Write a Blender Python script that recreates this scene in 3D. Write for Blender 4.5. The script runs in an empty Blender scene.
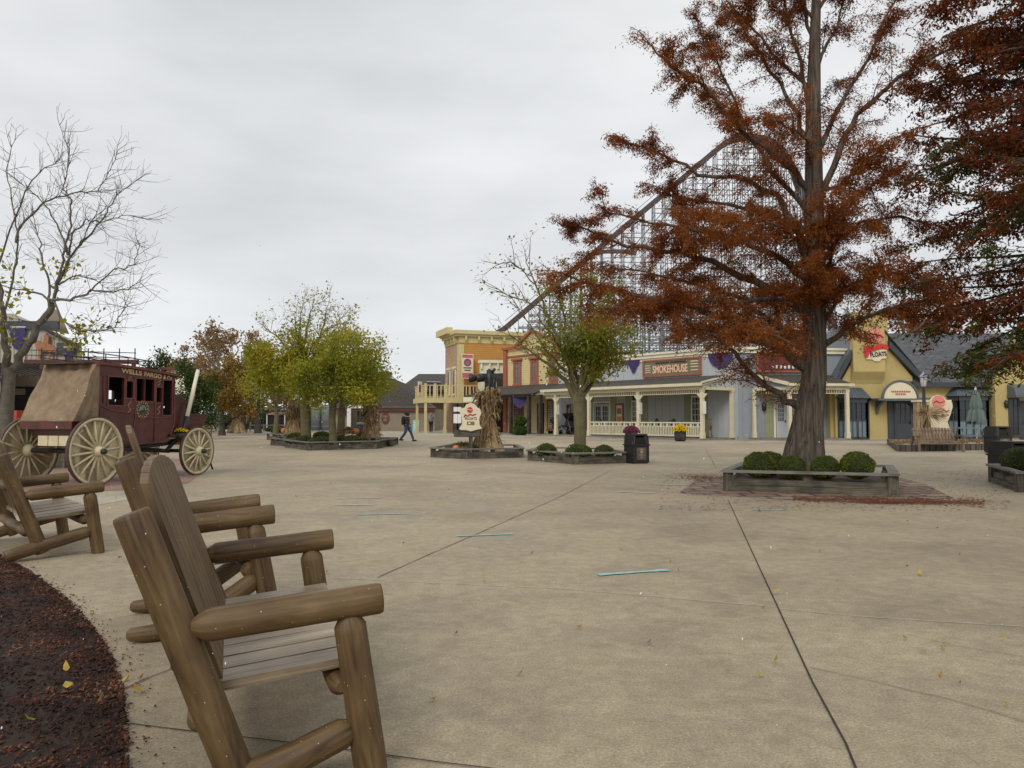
import bpy, math, random
from mathutils import Vector, Matrix, noise
R = math.radians
random.seed(7)
SC = bpy.context.scene
COL = SC.collection
# ------------------------------------------------------------------ camera
CAMH, FPX, HOR = 1.35, 745.0, 418.0
PIT = math.atan((HOR-384)/FPX)
cam_d = bpy.data.cameras.new('camera'); cam = bpy.data.objects.new('camera', cam_d); COL.objects.link(cam)
cam_d.sensor_width = 36; cam_d.lens = 36*FPX/1024; cam_d.clip_end = 3000; cam_d.clip_start = .05
cam.location = (0, 0, CAMH); cam.rotation_euler = (R(90)+PIT, 0, 0)
SC.camera = cam
# ------------------------------------------------------------------ world
W = bpy.data.worlds.new('World'); SC.world = W; W.use_nodes = True
nt = W.node_tree; nt.nodes.clear()
def wn(t, **k):
    n = nt.nodes.new(t)
    for a, b in k.items(): setattr(n, a, b)
    return n
wo = wn('ShaderNodeOutputWorld'); bg = wn('ShaderNodeBackground'); bg.inputs[1].default_value = .1
sky = wn('ShaderNodeTexSky', sky_type='NISHITA', sun_disc=False, sun_elevation=R(38), sun_rotation=R(200))
tc = wn('ShaderNodeTexCoord'); mp = wn('ShaderNodeMapping'); mp.inputs['Scale'].default_value = (1.3, 1.3, 4.2); mp.inputs['Location'].default_value = (3.1, .4, .2)
no = wn('ShaderNodeTexNoise'); no.inputs['Scale'].default_value = 1.6; no.inputs['Detail'].default_value = 7; no.inputs['Roughness'].default_value = .5
rp = wn('ShaderNodeValToRGB'); e = rp.color_ramp.elements
e[0].position = .3; e[0].color = (5.0, 5.1, 5.18, 1); e[1].position = .70; e[1].color = (6.9, 6.98, 7.05, 1)
sx = wn('ShaderNodeSeparateXYZ'); gr = wn('ShaderNodeValToRGB'); e = gr.color_ramp.elements
e[0].position = .0; e[0].color = (1.16, 1.165, 1.17, 1); e[1].position = .55; e[1].color = (.97, .975, .975, 1)
ne = gr.color_ramp.elements.new(.2); ne.color = (.97, .97, .98, 1)
mul = wn('ShaderNodeMixRGB', blend_type='MULTIPLY'); mul.inputs[0].default_value = 1
mx = wn('ShaderNodeMixRGB'); mx.inputs[0].default_value = .96
L = nt.links.new
L(tc.outputs['Generated'], mp.inputs[0]); L(mp.outputs[0], no.inputs['Vector']); L(no.outputs[0], rp.inputs[0])
L(tc.outputs['Generated'], sx.inputs[0]); L(sx.outputs[2], gr.inputs[0])
L(rp.outputs[0], mul.inputs[1]); L(gr.outputs[0], mul.inputs[2]); L(sky.outputs[0], mx.inputs[1]); L(mul.outputs[0], mx.inputs[2])
L(mx.outputs[0], bg.inputs[0]); L(bg.outputs[0], wo.inputs[0])
# ------------------------------------------------------------------ sun behind cloud
sd = bpy.data.lights.new('sun', 'SUN'); sd.energy = 1.2; sd.angle = R(25); sd.color = (1, .96, .9)
so = bpy.data.objects.new('sun', sd); COL.objects.link(so); so.rotation_euler = (R(52), 0, R(-20)); so.location = (0, -5, 30)
SC.view_settings.view_transform = 'Standard'; SC.view_settings.look = 'None'; SC.view_settings.gamma = 1
SC.view_settings.exposure = 0.38; SC.view_settings.use_curve_mapping = False
SC.render.engine = 'CYCLES'; SC.cycles.max_bounces = 6; SC.cycles.transparent_max_bounces = 6

# ------------------------------------------------------------------ helpers
CP, SP = math.cos(PIT), math.sin(PIT)
def ray(px, py):
    u = (px-512)/FPX; v = (384-py)/FPX
    return Vector((u, CP-v*SP, SP+v*CP))
def at(px, py, Y):
    d = ray(px, py); return Vector((0, 0, CAMH)) + d*(Y/d.y)
def G(px, py, z=0.):
    d = ray(px, py); k = (z-CAMH)/d.z; return Vector((0, 0, CAMH)) + d*k

def tag(o, label=None, cat=None, group=None, kind=None):
    if label: o['label'] = label
    if cat: o['category'] = cat
    if group: o['group'] = group
    if kind: o['kind'] = kind
    return o
def thing(name, label, cat, loc=(0, 0, 0), rz=0., group=None):
    o = bpy.data.objects.new(name, None); COL.objects.link(o); o.empty_display_size = .3
    o.location = loc; o.rotation_euler = (0, 0, rz)
    return tag(o, label, cat, group)
CHILD = {}
def copy_tree(o, parent=None):
    c = o.copy(); COL.objects.link(c); c.parent = parent
    for ch in CHILD.get(o.name, []): copy_tree(ch, c)
    return c
def dup(o, loc, rz=0., label=None, scale=None):
    c = copy_tree(o); c.location = loc; c.rotation_euler = (0, 0, rz)
    if label: c['label'] = label
    if scale: c.scale = scale if hasattr(scale, '__len__') else (scale,)*3
    return c

class MB:
    def __init__(s): s.v = []; s.f = []; s.m = []; s.uv = []; s.sm = []
    def face(s, idx, m=0, uv=None, sm=False):
        s.f.append(idx); s.m.append(m); s.sm.append(sm)
        s.uv.append(uv if uv else [(s.v[i][0], s.v[i][1]+s.v[i][2]) for i in idx])
    def poly(s, pts, m=0, uv=None):
        b = len(s.v); s.v += [tuple(p) for p in pts]; s.face(list(range(b, b+len(pts))), m, uv)
        return s
    def box(s, c, sz, m=0, M=None, taper=1.):
        hx, hy, hz = sz[0]/2, sz[1]/2, sz[2]/2; b = len(s.v); c = Vector(c)
        loc = [(-hx, -hy, -hz), (hx, -hy, -hz), (hx, hy, -hz), (-hx, hy, -hz), (-hx*taper, -hy*taper, hz), (hx*taper, -hy*taper, hz), (hx*taper, hy*taper, hz), (-hx*taper, hy*taper, hz)]
        for p in loc:
            q = Vector(p)
            if M is not None: q = M @ q
            s.v.append(tuple(q+c))
        la = max(range(3), key=lambda i: sz[i]); oth = [i for i in range(3) if i != la]
        ru = random.random()*5
        for fc in ((3, 2, 1, 0), (4, 5, 6, 7), (0, 1, 5, 4), (1, 2, 6, 5), (2, 3, 7, 6), (3, 0, 4, 7)):
            s.face([b+i for i in fc], m, [(loc[i][oth[0]]+loc[i][oth[1]]+ru, loc[i][la]+ru) for i in fc])
        return s
    def b2(s, x0, x1, y0, y1, z0, z1, m=0):
        return s.box(((x0+x1)/2, (y0+y1)/2, (z0+z1)/2), (abs(x1-x0), abs(y1-y0), abs(z1-z0)), m)
    def bar(s, a, b, w, h=None, m=0):
        a = Vector(a); b = Vector(b); d = b-a; l = d.length
        if l < 1e-6: return s
        h = h or w; z = d/l; x = Vector((0, 0, 1)).cross(z)
        if x.length < 1e-3: x = Vector((1, 0, 0))
        x.normalize(); y = z.cross(x)
        M = Matrix((x, y, z)).transposed()
        return s.box((a+b)/2, (w, h, l), m, M)
    def tube(s, pts, rad, n=8, m=0, cap=True, smooth=True):
        pts = [Vector(p) for p in pts]
        if not hasattr(rad, '__len__'): rad = [rad]*len(pts)
        b = len(s.v); px = None; vl = 0; vs = []; ru = random.random()*7
        for i, p in enumerate(pts):
            t = (pts[min(i+1, len(pts)-1)]-pts[max(i-1, 0)])
            if t.length < 1e-9: t = Vector((0, 0, 1))
            t.normalize()
            if px is None:
                px = t.cross(Vector((0, 0, 1)))
                if px.length < .05: px = t.cross(Vector((1, 0, 0)))
            px = (px - t*px.dot(t))
            if px.length < 1e-6: px = t.orthogonal()
            px.normalize()
            py = t.cross(px)
            if i: vl += (p-pts[i-1]).length
            vs.append(vl)
            for k in range(n):
                a = 2*math.pi*k/n; s.v.append(tuple(p+(px*math.cos(a)+py*math.sin(a))*rad[i]))
        rm = max(rad)
        for i in range(len(pts)-1):
            for k in range(n):
                k2 = (k+1) % n; u0, u1 = k/n*6.28*rm+ru, (k+1)/n*6.28*rm+ru
                s.face([b+i*n+k, b+i*n+k2, b+(i+1)*n+k2, b+(i+1)*n+k], m, [(u0, vs[i]+ru), (u1, vs[i]+ru), (u1, vs[i+1]+ru), (u0, vs[i+1]+ru)], smooth)
        if cap and n > 3:
            s.face([b+k for k in range(n)][::-1], m); s.face([b+(len(pts)-1)*n+k for k in range(n)], m)
        return s
    def lathe(s, prof, c=(0, 0, 0), n=16, m=0, smooth=True, M=None):
        b = len(s.v); c = Vector(c)
        for r, z in prof:
            for k in range(n):
                a = 2*math.pi*k/n; q = Vector((r*math.cos(a), r*math.sin(a), z))
                if M is not None: q = M @ q
                s.v.append(tuple(c+q))
        for i in range(len(prof)-1):
            for k in range(n):
                k2 = (k+1) % n
                s.face([b+i*n+k, b+i*n+k2, b+(i+1)*n+k2, b+(i+1)*n+k], m, None, smooth)
        if prof[0][0] > 1e-4: s.face([b+k for k in range(n)][::-1], m)
        if prof[-1][0] > 1e-4: s.face([b+(len(prof)-1)*n+k for k in range(n)], m)
        return s
    def prism(s, pts, y0, y1, m=0):
        """outline in x,z extruded along y"""
        n = len(pts); b = len(s.v)
        s.v += [(p[0], y0, p[1]) for p in pts] + [(p[0], y1, p[1]) for p in pts]
        s.face([b+i for i in range(n)], m); s.face([b+n+i for i in range(n)][::-1], m)
        for i in range(n):
            j = (i+1) % n; s.face([b+i, b+n+i, b+n+j, b+j], m)
        return s
    def prismx(s, pts, x0, x1, m=0):
        """outline in y,z extruded along x"""
        n = len(pts); b = len(s.v)
        s.v += [(x0, p[0], p[1]) for p in pts] + [(x1, p[0], p[1]) for p in pts]
        s.face([b+i for i in range(n)][::-1], m); s.face([b+n+i for i in range(n)], m)
        for i in range(n):
            j = (i+1) % n; s.face([b+i, b+j, b+n+j, b+n+i], m)
        return s
    def prismz(s, pts, z0, z1, m=0):
        n = len(pts); b = len(s.v)
        s.v += [(p[0], p[1], z0) for p in pts] + [(p[0], p[1], z1) for p in pts]
        s.face([b+i for i in range(n)][::-1], m); s.face([b+n+i for i in range(n)], m)
        for i in range(n):
            j = (i+1) % n; s.face([b+i, b+j, b+n+j, b+n+i], m)
        return s
    def holes(s, x0, x1, z0, z1, hs, y0, y1, m=0):
        """wall in xz plane from y0 (front) to y1 (back) with rectangular holes (a,b,c,d)=(x0,x1,z0,z1)"""
        xs = sorted(set([x0, x1]+[min(max(h[i], x0), x1) for h in hs for i in (0, 1)])); zs = sorted(set([z0, z1]+[min(max(h[i], z0), z1) for h in hs for i in (2, 3)]))
        def solid(i, j):
            if i < 0 or j < 0 or i >= len(xs)-1 or j >= len(zs)-1: return False
            cx = (xs[i]+xs[i+1])/2; cz = (zs[j]+zs[j+1])/2
            return not any(h[0] < cx < h[1] and h[2] < cz < h[3] for h in hs)
        for i in range(len(xs)-1):
            for j in range(len(zs)-1):
                if not solid(i, j): continue
                a, b, c, d = xs[i], xs[i+1], zs[j], zs[j+1]
                s.poly([(a, y0, c), (b, y0, c), (b, y0, d), (a, y0, d)], m)
                s.poly([(b, y1, c), (a, y1, c), (a, y1, d), (b, y1, d)], m)
                if not solid(i-1, j): s.poly([(a, y1, c), (a, y0, c), (a, y0, d), (a, y1, d)], m)
                if not solid(i+1, j): s.poly([(b, y0, c), (b, y1, c), (b, y1, d), (b, y0, d)], m)
                if not solid(i, j-1): s.poly([(a, y1, c), (b, y1, c), (b, y0, c), (a, y0, c)], m)
                if not solid(i, j+1): s.poly([(a, y0, d), (b, y0, d), (b, y1, d), (a, y1, d)], m)
        return s
    def build(s, name, mats, parent=None, loc=None, kind=None):
        me = bpy.data.meshes.new(name); me.from_pydata(s.v, [], s.f)
        if not isinstance(mats, (list, tuple)): mats = [mats]
        for q in mats: me.materials.append(q)
        me.polygons.foreach_set('material_index', s.m); me.polygons.foreach_set('use_smooth', s.sm)
        ul = me.uv_layers.new(name='UVMap'); fl = []
        for u in s.uv:
            for a in u: fl += [a[0], a[1]]
        ul.data.foreach_set('uv', fl); me.update()
        o = bpy.data.objects.new(name, me); COL.objects.link(o)
        if parent is not None:
            o.parent = parent; CHILD.setdefault(parent.name, []).append(o)
        if loc is not None: o.location = loc
        if kind: o['kind'] = kind
        return o

# ------------------------------------------------------------------ materials
def newmat(name):
    m = bpy.data.materials.new(name); m.use_nodes = True; t = m.node_tree
    return m, t, t.nodes['Principled BSDF']
def ramp(t, cols, pos=None):
    r = t.nodes.new('ShaderNodeValToRGB'); n = len(cols)
    while len(r.color_ramp.elements) < n: r.color_ramp.elements.new(.5)
    for i, c in enumerate(cols):
        r.color_ramp.elements[i].position = pos[i] if pos else i/(n-1); r.color_ramp.elements[i].color = (*c, 1)
    return r
def sc(c, k): return tuple(min(1, x*k) for x in c)
def mat(name, c, rough=.75, var=.18, scale=3., bump=.0, bscale=40., metal=0., fleck=None, dirt=None):
    m, t, b = newmat(name); b.inputs['Roughness'].default_value = rough; b.inputs['Metallic'].default_value = metal
    co = t.nodes.new('ShaderNodeTexCoord'); n = t.nodes.new('ShaderNodeTexNoise'); n.inputs['Scale'].default_value = scale; n.inputs['Detail'].default_value = 8; n.inputs['Roughness'].default_value = .65
    t.links.new(co.outputs['Object'], n.inputs['Vector'])
    r = ramp(t, [sc(c, 1-var), c, sc(c, 1+var)], [.3, .5, .7]); t.links.new(n.outputs[0], r.inputs[0])
    t.links.new(r.outputs[0], b.inputs['Base Color'])
    if bump:
        n2 = t.nodes.new('ShaderNodeTexNoise'); n2.inputs['Scale'].default_value = bscale; n2.inputs['Detail'].default_value = 4
        t.links.new(co.outputs['Object'], n2.inputs['Vector']); bp = t.nodes.new('ShaderNodeBump'); bp.inputs['Strength'].default_value = bump; bp.inputs['Distance'].default_value = .02
        t.links.new(n2.outputs[0], bp.inputs['Height']); t.links.new(bp.outputs[0], b.inputs['Normal'])
    return m
def woodmat(name, cols, rough=.65, along=1.2, across=38., bump=.35, flecks=False, dist=1.4, rings=.0):
    """grain runs along UV v"""
    m, t, b = newmat(name); b.inputs['Roughness'].default_value = rough
    uv = t.nodes.new('ShaderNodeUVMap'); mpn = t.nodes.new('ShaderNodeMapping'); mpn.inputs['Scale'].default_value = (across, along, 1)
    t.links.new(uv.outputs[0], mpn.inputs[0])
    n = t.nodes.new('ShaderNodeTexNoise'); n.inputs['Scale'].default_value = 1; n.inputs['Detail'].default_value = 6; n.inputs['Distortion'].default_value = dist
    t.links.new(mpn.outputs[0], n.inputs['Vector'])
    n3 = t.nodes.new('ShaderNodeTexNoise'); n3.inputs['Scale'].default_value = 3.2; n3.inputs['Detail'].default_value = 5
    co = t.nodes.new('ShaderNodeTexCoord'); t.links.new(co.outputs['Object'], n3.inputs['Vector'])
    ad = t.nodes.new('ShaderNodeMath'); ad.operation = 'MULTIPLY_ADD'; ad.inputs[1].default_value = .5
    hf = t.nodes.new('ShaderNodeMath'); hf.operation = 'MULTIPLY'; hf.inputs[1].default_value = .5
    t.links.new(n.outputs[0], ad.inputs[0]); t.links.new(n3.outputs[0], hf.inputs[0]); t.links.new(hf.outputs[0], ad.inputs[2])
    mp2 = t.nodes.new('ShaderNodeMapping'); mp2.inputs['Scale'].default_value = (across*.3, along*.9, 1); t.links.new(uv.outputs[0], mp2.inputs[0])
    n4 = t.nodes.new('ShaderNodeTexNoise'); n4.inputs['Scale'].default_value = 1; n4.inputs['Detail'].default_value = 1.5; t.links.new(mp2.outputs[0], n4.inputs['Vector'])
    m4 = t.nodes.new('ShaderNodeMath'); m4.operation = 'MULTIPLY'; m4.inputs[1].default_value = 95; t.links.new(n4.outputs[0], m4.inputs[0])
    s4 = t.nodes.new('ShaderNodeMath'); s4.operation = 'SINE'; t.links.new(m4.outputs[0], s4.inputs[0])
    a4 = t.nodes.new('ShaderNodeMath'); a4.operation = 'MULTIPLY_ADD'; a4.inputs[1].default_value = rings; t.links.new(s4.outputs[0], a4.inputs[0]); t.links.new(ad.outputs[0], a4.inputs[2])
    r = ramp(t, cols, [.36+.28*i/(len(cols)-1) for i in range(len(cols))]); t.links.new(a4.outputs[0], r.inputs[0])
    last = r.outputs[0]
    if flecks:
        vo = t.nodes.new('ShaderNodeTexVoronoi'); vo.inputs['Scale'].default_value = 26
        t.links.new(co.outputs['Object'], vo.inputs['Vector'])
        lt = t.nodes.new('ShaderNodeMath'); lt.operation = 'LESS_THAN'; lt.inputs[1].default_value = .055
        t.links.new(vo.outputs['Distance'], lt.inputs[0]); mxn = t.nodes.new('ShaderNodeMixRGB'); mxn.inputs[2].default_value = (.62, .55, .45, 1)
        ml = t.nodes.new('ShaderNodeMath'); ml.operation = 'MULTIPLY'; ml.inputs[1].default_value = .75
        t.links.new(lt.outputs[0], ml.inputs[0]); t.links.new(ml.outputs[0], mxn.inputs[0]); t.links.new(last, mxn.inputs[1]); last = mxn.outputs[0]
    t.links.new(last, b.inputs['Base Color'])
    bp = t.nodes.new('ShaderNodeBump'); bp.inputs['Strength'].default_value = bump; bp.inputs['Distance'].default_value = .004
    t.links.new(n.outputs[0], bp.inputs['Height']); t.links.new(bp.outputs[0], b.inputs['Normal'])
    return m
def leafmat(name, cols, transl=.35, rough=.7, patch=.8):
    m, t, b = newmat(name); b.inputs['Roughness'].default_value = rough; b.inputs['Specular IOR Level'].default_value = .2
    g = t.nodes.new('ShaderNodeNewGeometry'); co = t.nodes.new('ShaderNodeTexCoord')
    n = t.nodes.new('ShaderNodeTexNoise'); n.inputs['Scale'].default_value = patch; n.inputs['Detail'].default_value = 3
    t.links.new(co.outputs['Object'], n.inputs['Vector'])
    a = t.nodes.new('ShaderNodeMath'); a.operation = 'MULTIPLY_ADD'; a.inputs[1].default_value = .5
    s2 = t.nodes.new('ShaderNodeMath'); s2.operation = 'MULTIPLY_ADD'; s2.inputs[1].default_value = 1.6; s2.inputs[2].default_value = -.55
    t.links.new(n.outputs[0], s2.inputs[0]); t.links.new(g.outputs['Random Per Island'], a.inputs[0]); t.links.new(s2.outputs[0], a.inputs[2])
    r = ramp(t, cols); t.links.new(a.outputs[0], r.inputs[0]); t.links.new(r.outputs[0], b.inputs['Base Color'])
    if transl:
        tr = t.nodes.new('ShaderNodeBsdfTranslucent'); t.links.new(r.outputs[0], tr.inputs[0])
        ms = t.nodes.new('ShaderNodeMixShader'); ms.inputs[0].default_value = transl
        t.links.new(b.outputs[0], ms.inputs[1]); t.links.new(tr.outputs[0], ms.inputs[2])
        t.links.new(ms.outputs[0], t.nodes['Material Output'].inputs[0])
    return m
def brickmat(name, c1, c2, mortar, scale=1., bw=.5, rh=.25, ms=.02, coords='UV', rough=.85, bump=.4, off=.5):
    m, t, b = newmat(name); b.inputs['Roughness'].default_value = rough
    co = t.nodes.new('ShaderNodeTexCoord'); bk = t.nodes.new('ShaderNodeTexBrick'); bk.offset = off
    bk.inputs['Scale'].default_value = scale; bk.inputs['Brick Width'].default_value = bw; bk.inputs['Row Height'].default_value = rh
    bk.inputs['Mortar Size'].default_value = ms; bk.inputs['Color1'].default_value = (*c1, 1); bk.inputs['Color2'].default_value = (*c2, 1); bk.inputs['Mortar'].default_value = (*mortar, 1)
    t.links.new(co.outputs[coords], bk.inputs['Vector'])
    n = t.nodes.new('ShaderNodeTexNoise'); n.inputs['Scale'].default_value = 4; n.inputs['Detail'].default_value = 6
    t.links.new(co.outputs['Object'], n.inputs['Vector']); r = ramp(t, [(.72, .72, .72), (1.2, 1.2, 1.2)], [.3, .7]); t.links.new(n.outputs[0], r.inputs[0])
    mu = t.nodes.new('ShaderNodeMixRGB'); mu.blend_type = 'MULTIPLY'; mu.inputs[0].default_value = 1
    t.links.new(bk.outputs[0], mu.inputs[1]); t.links.new(r.outputs[0], mu.inputs[2]); t.links.new(mu.outputs[0], b.inputs['Base Color'])
    bp = t.nodes.new('ShaderNodeBump'); bp.inputs['Strength'].default_value = bump; bp.inputs['Distance'].default_value = .01; bp.invert = True
    t.links.new(bk.outputs['Fac'], bp.inputs['Height']); t.links.new(bp.outputs[0], b.inputs['Normal'])
    return m
def glassmat(name, c=(.02, .025, .03), rough=.08):
    m, t, b = newmat(name); b.inputs['Base Color'].default_value = (*c, 1); b.inputs['Roughness'].default_value = rough
    b.inputs['Specular IOR Level'].default_value = .6
    return m

def barkmat(name, c):
    m, t, b = newmat(name); b.inputs['Roughness'].default_value = .95
    co = t.nodes.new('ShaderNodeTexCoord'); mpn = t.nodes.new('ShaderNodeMapping'); mpn.inputs['Scale'].default_value = (14, 14, 1.1)
    n = t.nodes.new('ShaderNodeTexNoise'); n.inputs['Scale'].default_value = 1.3; n.inputs['Detail'].default_value = 7; n.inputs['Roughness'].default_value = .65; n.inputs['Distortion'].default_value = .5
    t.links.new(co.outputs['Object'], mpn.inputs[0]); t.links.new(mpn.outputs[0], n.inputs['Vector'])
    r = ramp(t, [sc(c, .3), sc(c, .85), sc(c, 1.5)], [.36, .5, .66]); t.links.new(n.outputs[0], r.inputs[0]); t.links.new(r.outputs[0], b.inputs['Base Color'])
    bp = t.nodes.new('ShaderNodeBump'); bp.inputs['Strength'].default_value = 1; bp.inputs['Distance'].default_value = .03; t.links.new(n.outputs[0], bp.inputs['Height']); t.links.new(bp.outputs[0], b.inputs['Normal'])
    return m
M = {}
M['log'] = woodmat('log_wood', [(.045, .022, .007), (.09, .05, .017), (.127, .076, .028), (.17, .11, .048)], rough=.62, across=22, along=1.3, flecks=True, rings=.022)
M['plank'] = woodmat('plank_wood', [(.065, .037, .014), (.13, .08, .033), (.185, .12, .056)], rough=.6, across=40, along=1.0, flecks=True, rings=.03)
M['seatwood'] = woodmat('sheen_pale_seat_wood', [(.15, .108, .066), (.27, .21, .14), (.42, .345, .25)], rough=.4, across=40, along=1.0, flecks=True, rings=.03)  # plank tones lightened to imitate the whitish sheen on the seat
M['greywood'] = woodmat('grey_timber', [(.03, .025, .017), (.085, .073, .052), (.165, .145, .105)], rough=.85, across=18, along=1.2)
M['capwood'] = woodmat('grey_cap_timber', [(.08, .074, .062), (.16, .15, .125), (.22, .205, .175)], rough=.8, across=18, along=1.2)
M['benchwood'] = woodmat('bench_wood', [(.09, .06, .035), (.19, .13, .08), (.26, .19, .12)], rough=.75, across=18, along=1.2)
M['darkwood'] = woodmat('dark_wood', [(.018, .014, .011), (.04, .031, .024), (.07, .055, .043)], rough=.8, across=18)
M['bark'] = barkmat('bark', (.115, .092, .07))
M['barkgrey'] = mat('grey_bark', (.12, .105, .082), .95, .35, 5, .8, 25)
M['barkdark'] = mat('dark_bark', (.055, .045, .038), .95, .3, 5, .6, 25)
M['barkpale'] = mat('pale_bark', (.26, .235, .19), .95, .4, 2.5, .5, 25)
M['barkgreen'] = mat('mossy_bark', (.13, .11, .055), .95, .35, 4, .8, 25)
M['rust'] = leafmat('rust_needles', [(.105, .027, .007), (.20, .056, .011), (.30, .092, .017), (.40, .15, .03)], .45)
M['rustdark'] = leafmat('rust_needles_deep', [(.055, .025, .008), (.13, .034, .010), (.20, .052, .013), (.27, .08, .018)], .4, patch=.35)
M['yewgreen'] = leafmat('dark_green_needles', [(.03, .05, .008), (.05, .075, .012), (.09, .10, .015), (.14, .09, .016)], .35)
M['ylw'] = leafmat('yellow_green_leaves', [(.12, .165, .018), (.24, .26, .026), (.40, .36, .036), (.50, .37, .045)], .5, patch=.45)
M['ash'] = leafmat('green_gold_leaves', [(.07, .11, .015), (.16, .19, .022), (.28, .26, .03), (.38, .22, .04)], .5, patch=.8)
M['brownleaf'] = leafmat('brown_leaves', [(.16, .10, .045), (.25, .15, .07), (.32, .21, .11), (.36, .22, .06)], .3, patch=.3)
M['orangeleaf'] = leafmat('orange_brown_leaves', [(.13, .09, .02), (.24, .15, .03), (.30, .19, .045)], .3, patch=.3)
M['dkgreen'] = leafmat('deep_green_leaves', [(.02, .04, .01), (.04, .075, .015), (.08, .11, .02)], .25)
M['box'] = leafmat('boxwood_leaves', [(.06, .085, .010), (.14, .17, .020), (.27, .28, .035)], .4, patch=3)
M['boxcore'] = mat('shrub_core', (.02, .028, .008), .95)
M['hedge'] = leafmat('hedge_leaves', [(.03, .06, .01), (.06, .11, .015), (.11, .17, .025)], .25, patch=2)
M['stalk'] = leafmat('corn_stalks', [(.18, .11, .05), (.36, .24, .12), (.52, .38, .21), (.66, .52, .33)], .25, patch=1.5)
M['stalkdk'] = leafmat('corn_husks_dark', [(.10, .065, .032), (.24, .16, .08), (.44, .32, .18)], .1, patch=1.5)
M['needle'] = leafmat('fallen_needles', [(.08, .03, .015), (.15, .05, .02), (.2, .08, .03)], 0)
M['chip'] = leafmat('mulch_chips', [(.012, .007, .005), (.035, .016, .011), (.09, .033, .018), (.26, .12, .065)], 0, patch=2.2)
M['grass'] = leafmat('dry_grass', [(.1, .08, .03), (.18, .15, .06), (.24, .2, .09)], .2)
M['soil'] = mat('soil', (.05, .03, .02), .95, .4, 8, .5, 30)
M['cream'] = mat('cream_paint', (.62, .565, .39), .6, .1, 2)
M['creampale'] = mat('pale_cream_paint', (.74, .70, .53), .6, .08, 2)
M['lilac'] = mat('pale_grey_siding', (.45, .465, .475), .7, .07, 1.2)
M['porchwall'] = mat('porch_wall_grey', (.42, .43, .41), .7, .07, 1.2)
M['slate'] = mat('slate_blue_siding', (.26, .28, .31), .7, .07, 1.2)
M['sage'] = mat('sage_trim', (.27, .28, .16), .7, .1, 1.2)
M['orange'] = mat('ochre_orange_siding', (.50, .245, .055), .7, .1, 1.5)
M['ycream'] = mat('light_yellow_siding', (.60, .50, .25), .7, .08, 1.5)
M['brickred'] = mat('brick_red_trim', (.33, .10, .055), .7, .12, 2)
M['pinkbrick'] = brickmat('pink_brick', (.45, .24, .15), (.52, .29, .18), (.42, .3, .2), 1, .45, .16, .02, 'Object')
M['roofdk'] = brickmat('dark_shingles', (.055, .045, .034), (.085, .072, .055), (.03, .026, .02), 1, .4, .18, .015, 'UV')
M['roofbr'] = brickmat('brown_shingles', (.075, .052, .04), (.11, .08, .062), (.05, .038, .03), 1, .4, .2, .015, 'UV')
M['roofgr'] = brickmat('grey_shingles', (.075, .08, .085), (.12, .125, .13), (.045, .045, .05), 1, .4, .2, .015, 'UV')
M['charcoal'] = mat('charcoal_trim', (.042, .048, .055), .55, .12, 2)
M['metalroof'] = mat('grey_metal_roof', (.10, .115, .13), .45, .12, 2)
M['dcream'] = mat('yellow_cream_trim', (.58, .49, .24), .65, .08, 2)
M['yellow'] = mat('yellow_stucco', (.47, .365, .15), .85, .1, .9, .25, 30)
M['taupe'] = mat('taupe_wall', (.25, .205, .145), .85, .1, 1)
M['white'] = mat('white_paint', (.74, .73, .69), .6, .08, 3)
M['glass'] = glassmat('window_glass')
M['glasslt'] = glassmat('pale_window_glass', (.16, .18, .19), .12)
M['black'] = mat('black_metal', (.018, .018, .019), .45, .2, 3)
M['blackpl'] = mat('black_plastic', (.017, .015, .0145), .5, .2, 3)
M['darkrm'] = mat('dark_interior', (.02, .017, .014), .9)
M['maroon'] = mat('maroon_coach_paint', (.085, .02, .016), .36, .4, 3.5, .1, 20)
M['maroonlt'] = mat('maroon_trim_paint', (.14, .035, .028), .4, .2, 3)
M['gold'] = mat('gold_lettering', (.55, .40, .19), .5, .1, 10)
M['wheelcr'] = mat('cream_wheel_paint', (.60, .52, .33), .55, .15, 8, .1, 40)
M['tyre'] = mat('iron_tyre', (.07, .035, .025), .6, .3, 8)
M['purple'] = mat('purple_bunting', (.045, .03, .12), .75, .25, 4)
M['redsign'] = mat('red_sign_paint', (.38, .05, .03), .6, .1, 5)
M['redorange'] = mat('red_orange_paint', (.52, .10, .05), .6, .1, 5)
M['signolive'] = mat('olive_sign_board', (.17, .15, .085), .6, .1, 5)
M['peach'] = mat('peach_lettering', (.80, .50, .34), .6, .05, 5)
M['signcream'] = mat('sign_cream', (.70, .62, .44), .6, .06, 5)
M['pink'] = mat('pink_disc', (.75, .24, .2), .5, .08, 5)
M['red'] = mat('bright_red', (.55, .03, .025), .5, .1, 5)
M['teal'] = mat('teal_sign', (.22, .52, .50), .6, .08, 5)
M['galv'] = mat('galvanised_steel', (.17, .18, .185), .55, .1, 1, metal=.2)
M['trackbr'] = mat('brown_track', (.07, .047, .045), .6, .15, .5)
M['stone'] = brickmat('stacked_stone', (.36, .25, .12), (.50, .38, .22), (.12, .09, .06), 1, .32, .17, .02, 'Object')
M['stonedk'] = brickmat('dark_stone_wall', (.08, .065, .05), (.13, .11, .085), (.03, .025, .02), 1, .35, .12, .015, 'Object')
M['umb'] = mat('grey_green_canvas', (.12, .16, .145), .85, .12, 5)
M['bluegrey'] = mat('blue_grey_metal', (.15, .20, .225), .5, .1, 5)
M['tank'] = mat('grey_tank', (.20, .22, .24), .6, .15, 1)
M['pumpkin'] = mat('pumpkin', (.62, .17, .03), .5, .15, 6)
M['mumy'] = leafmat('yellow_mums', [(.62, .40, .01), (.78, .55, .02), (.85, .65, .05)], .1)
M['mump'] = leafmat('magenta_mums', [(.12, .02, .06), (.22, .035, .11), (.3, .06, .16)], .1)
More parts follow.
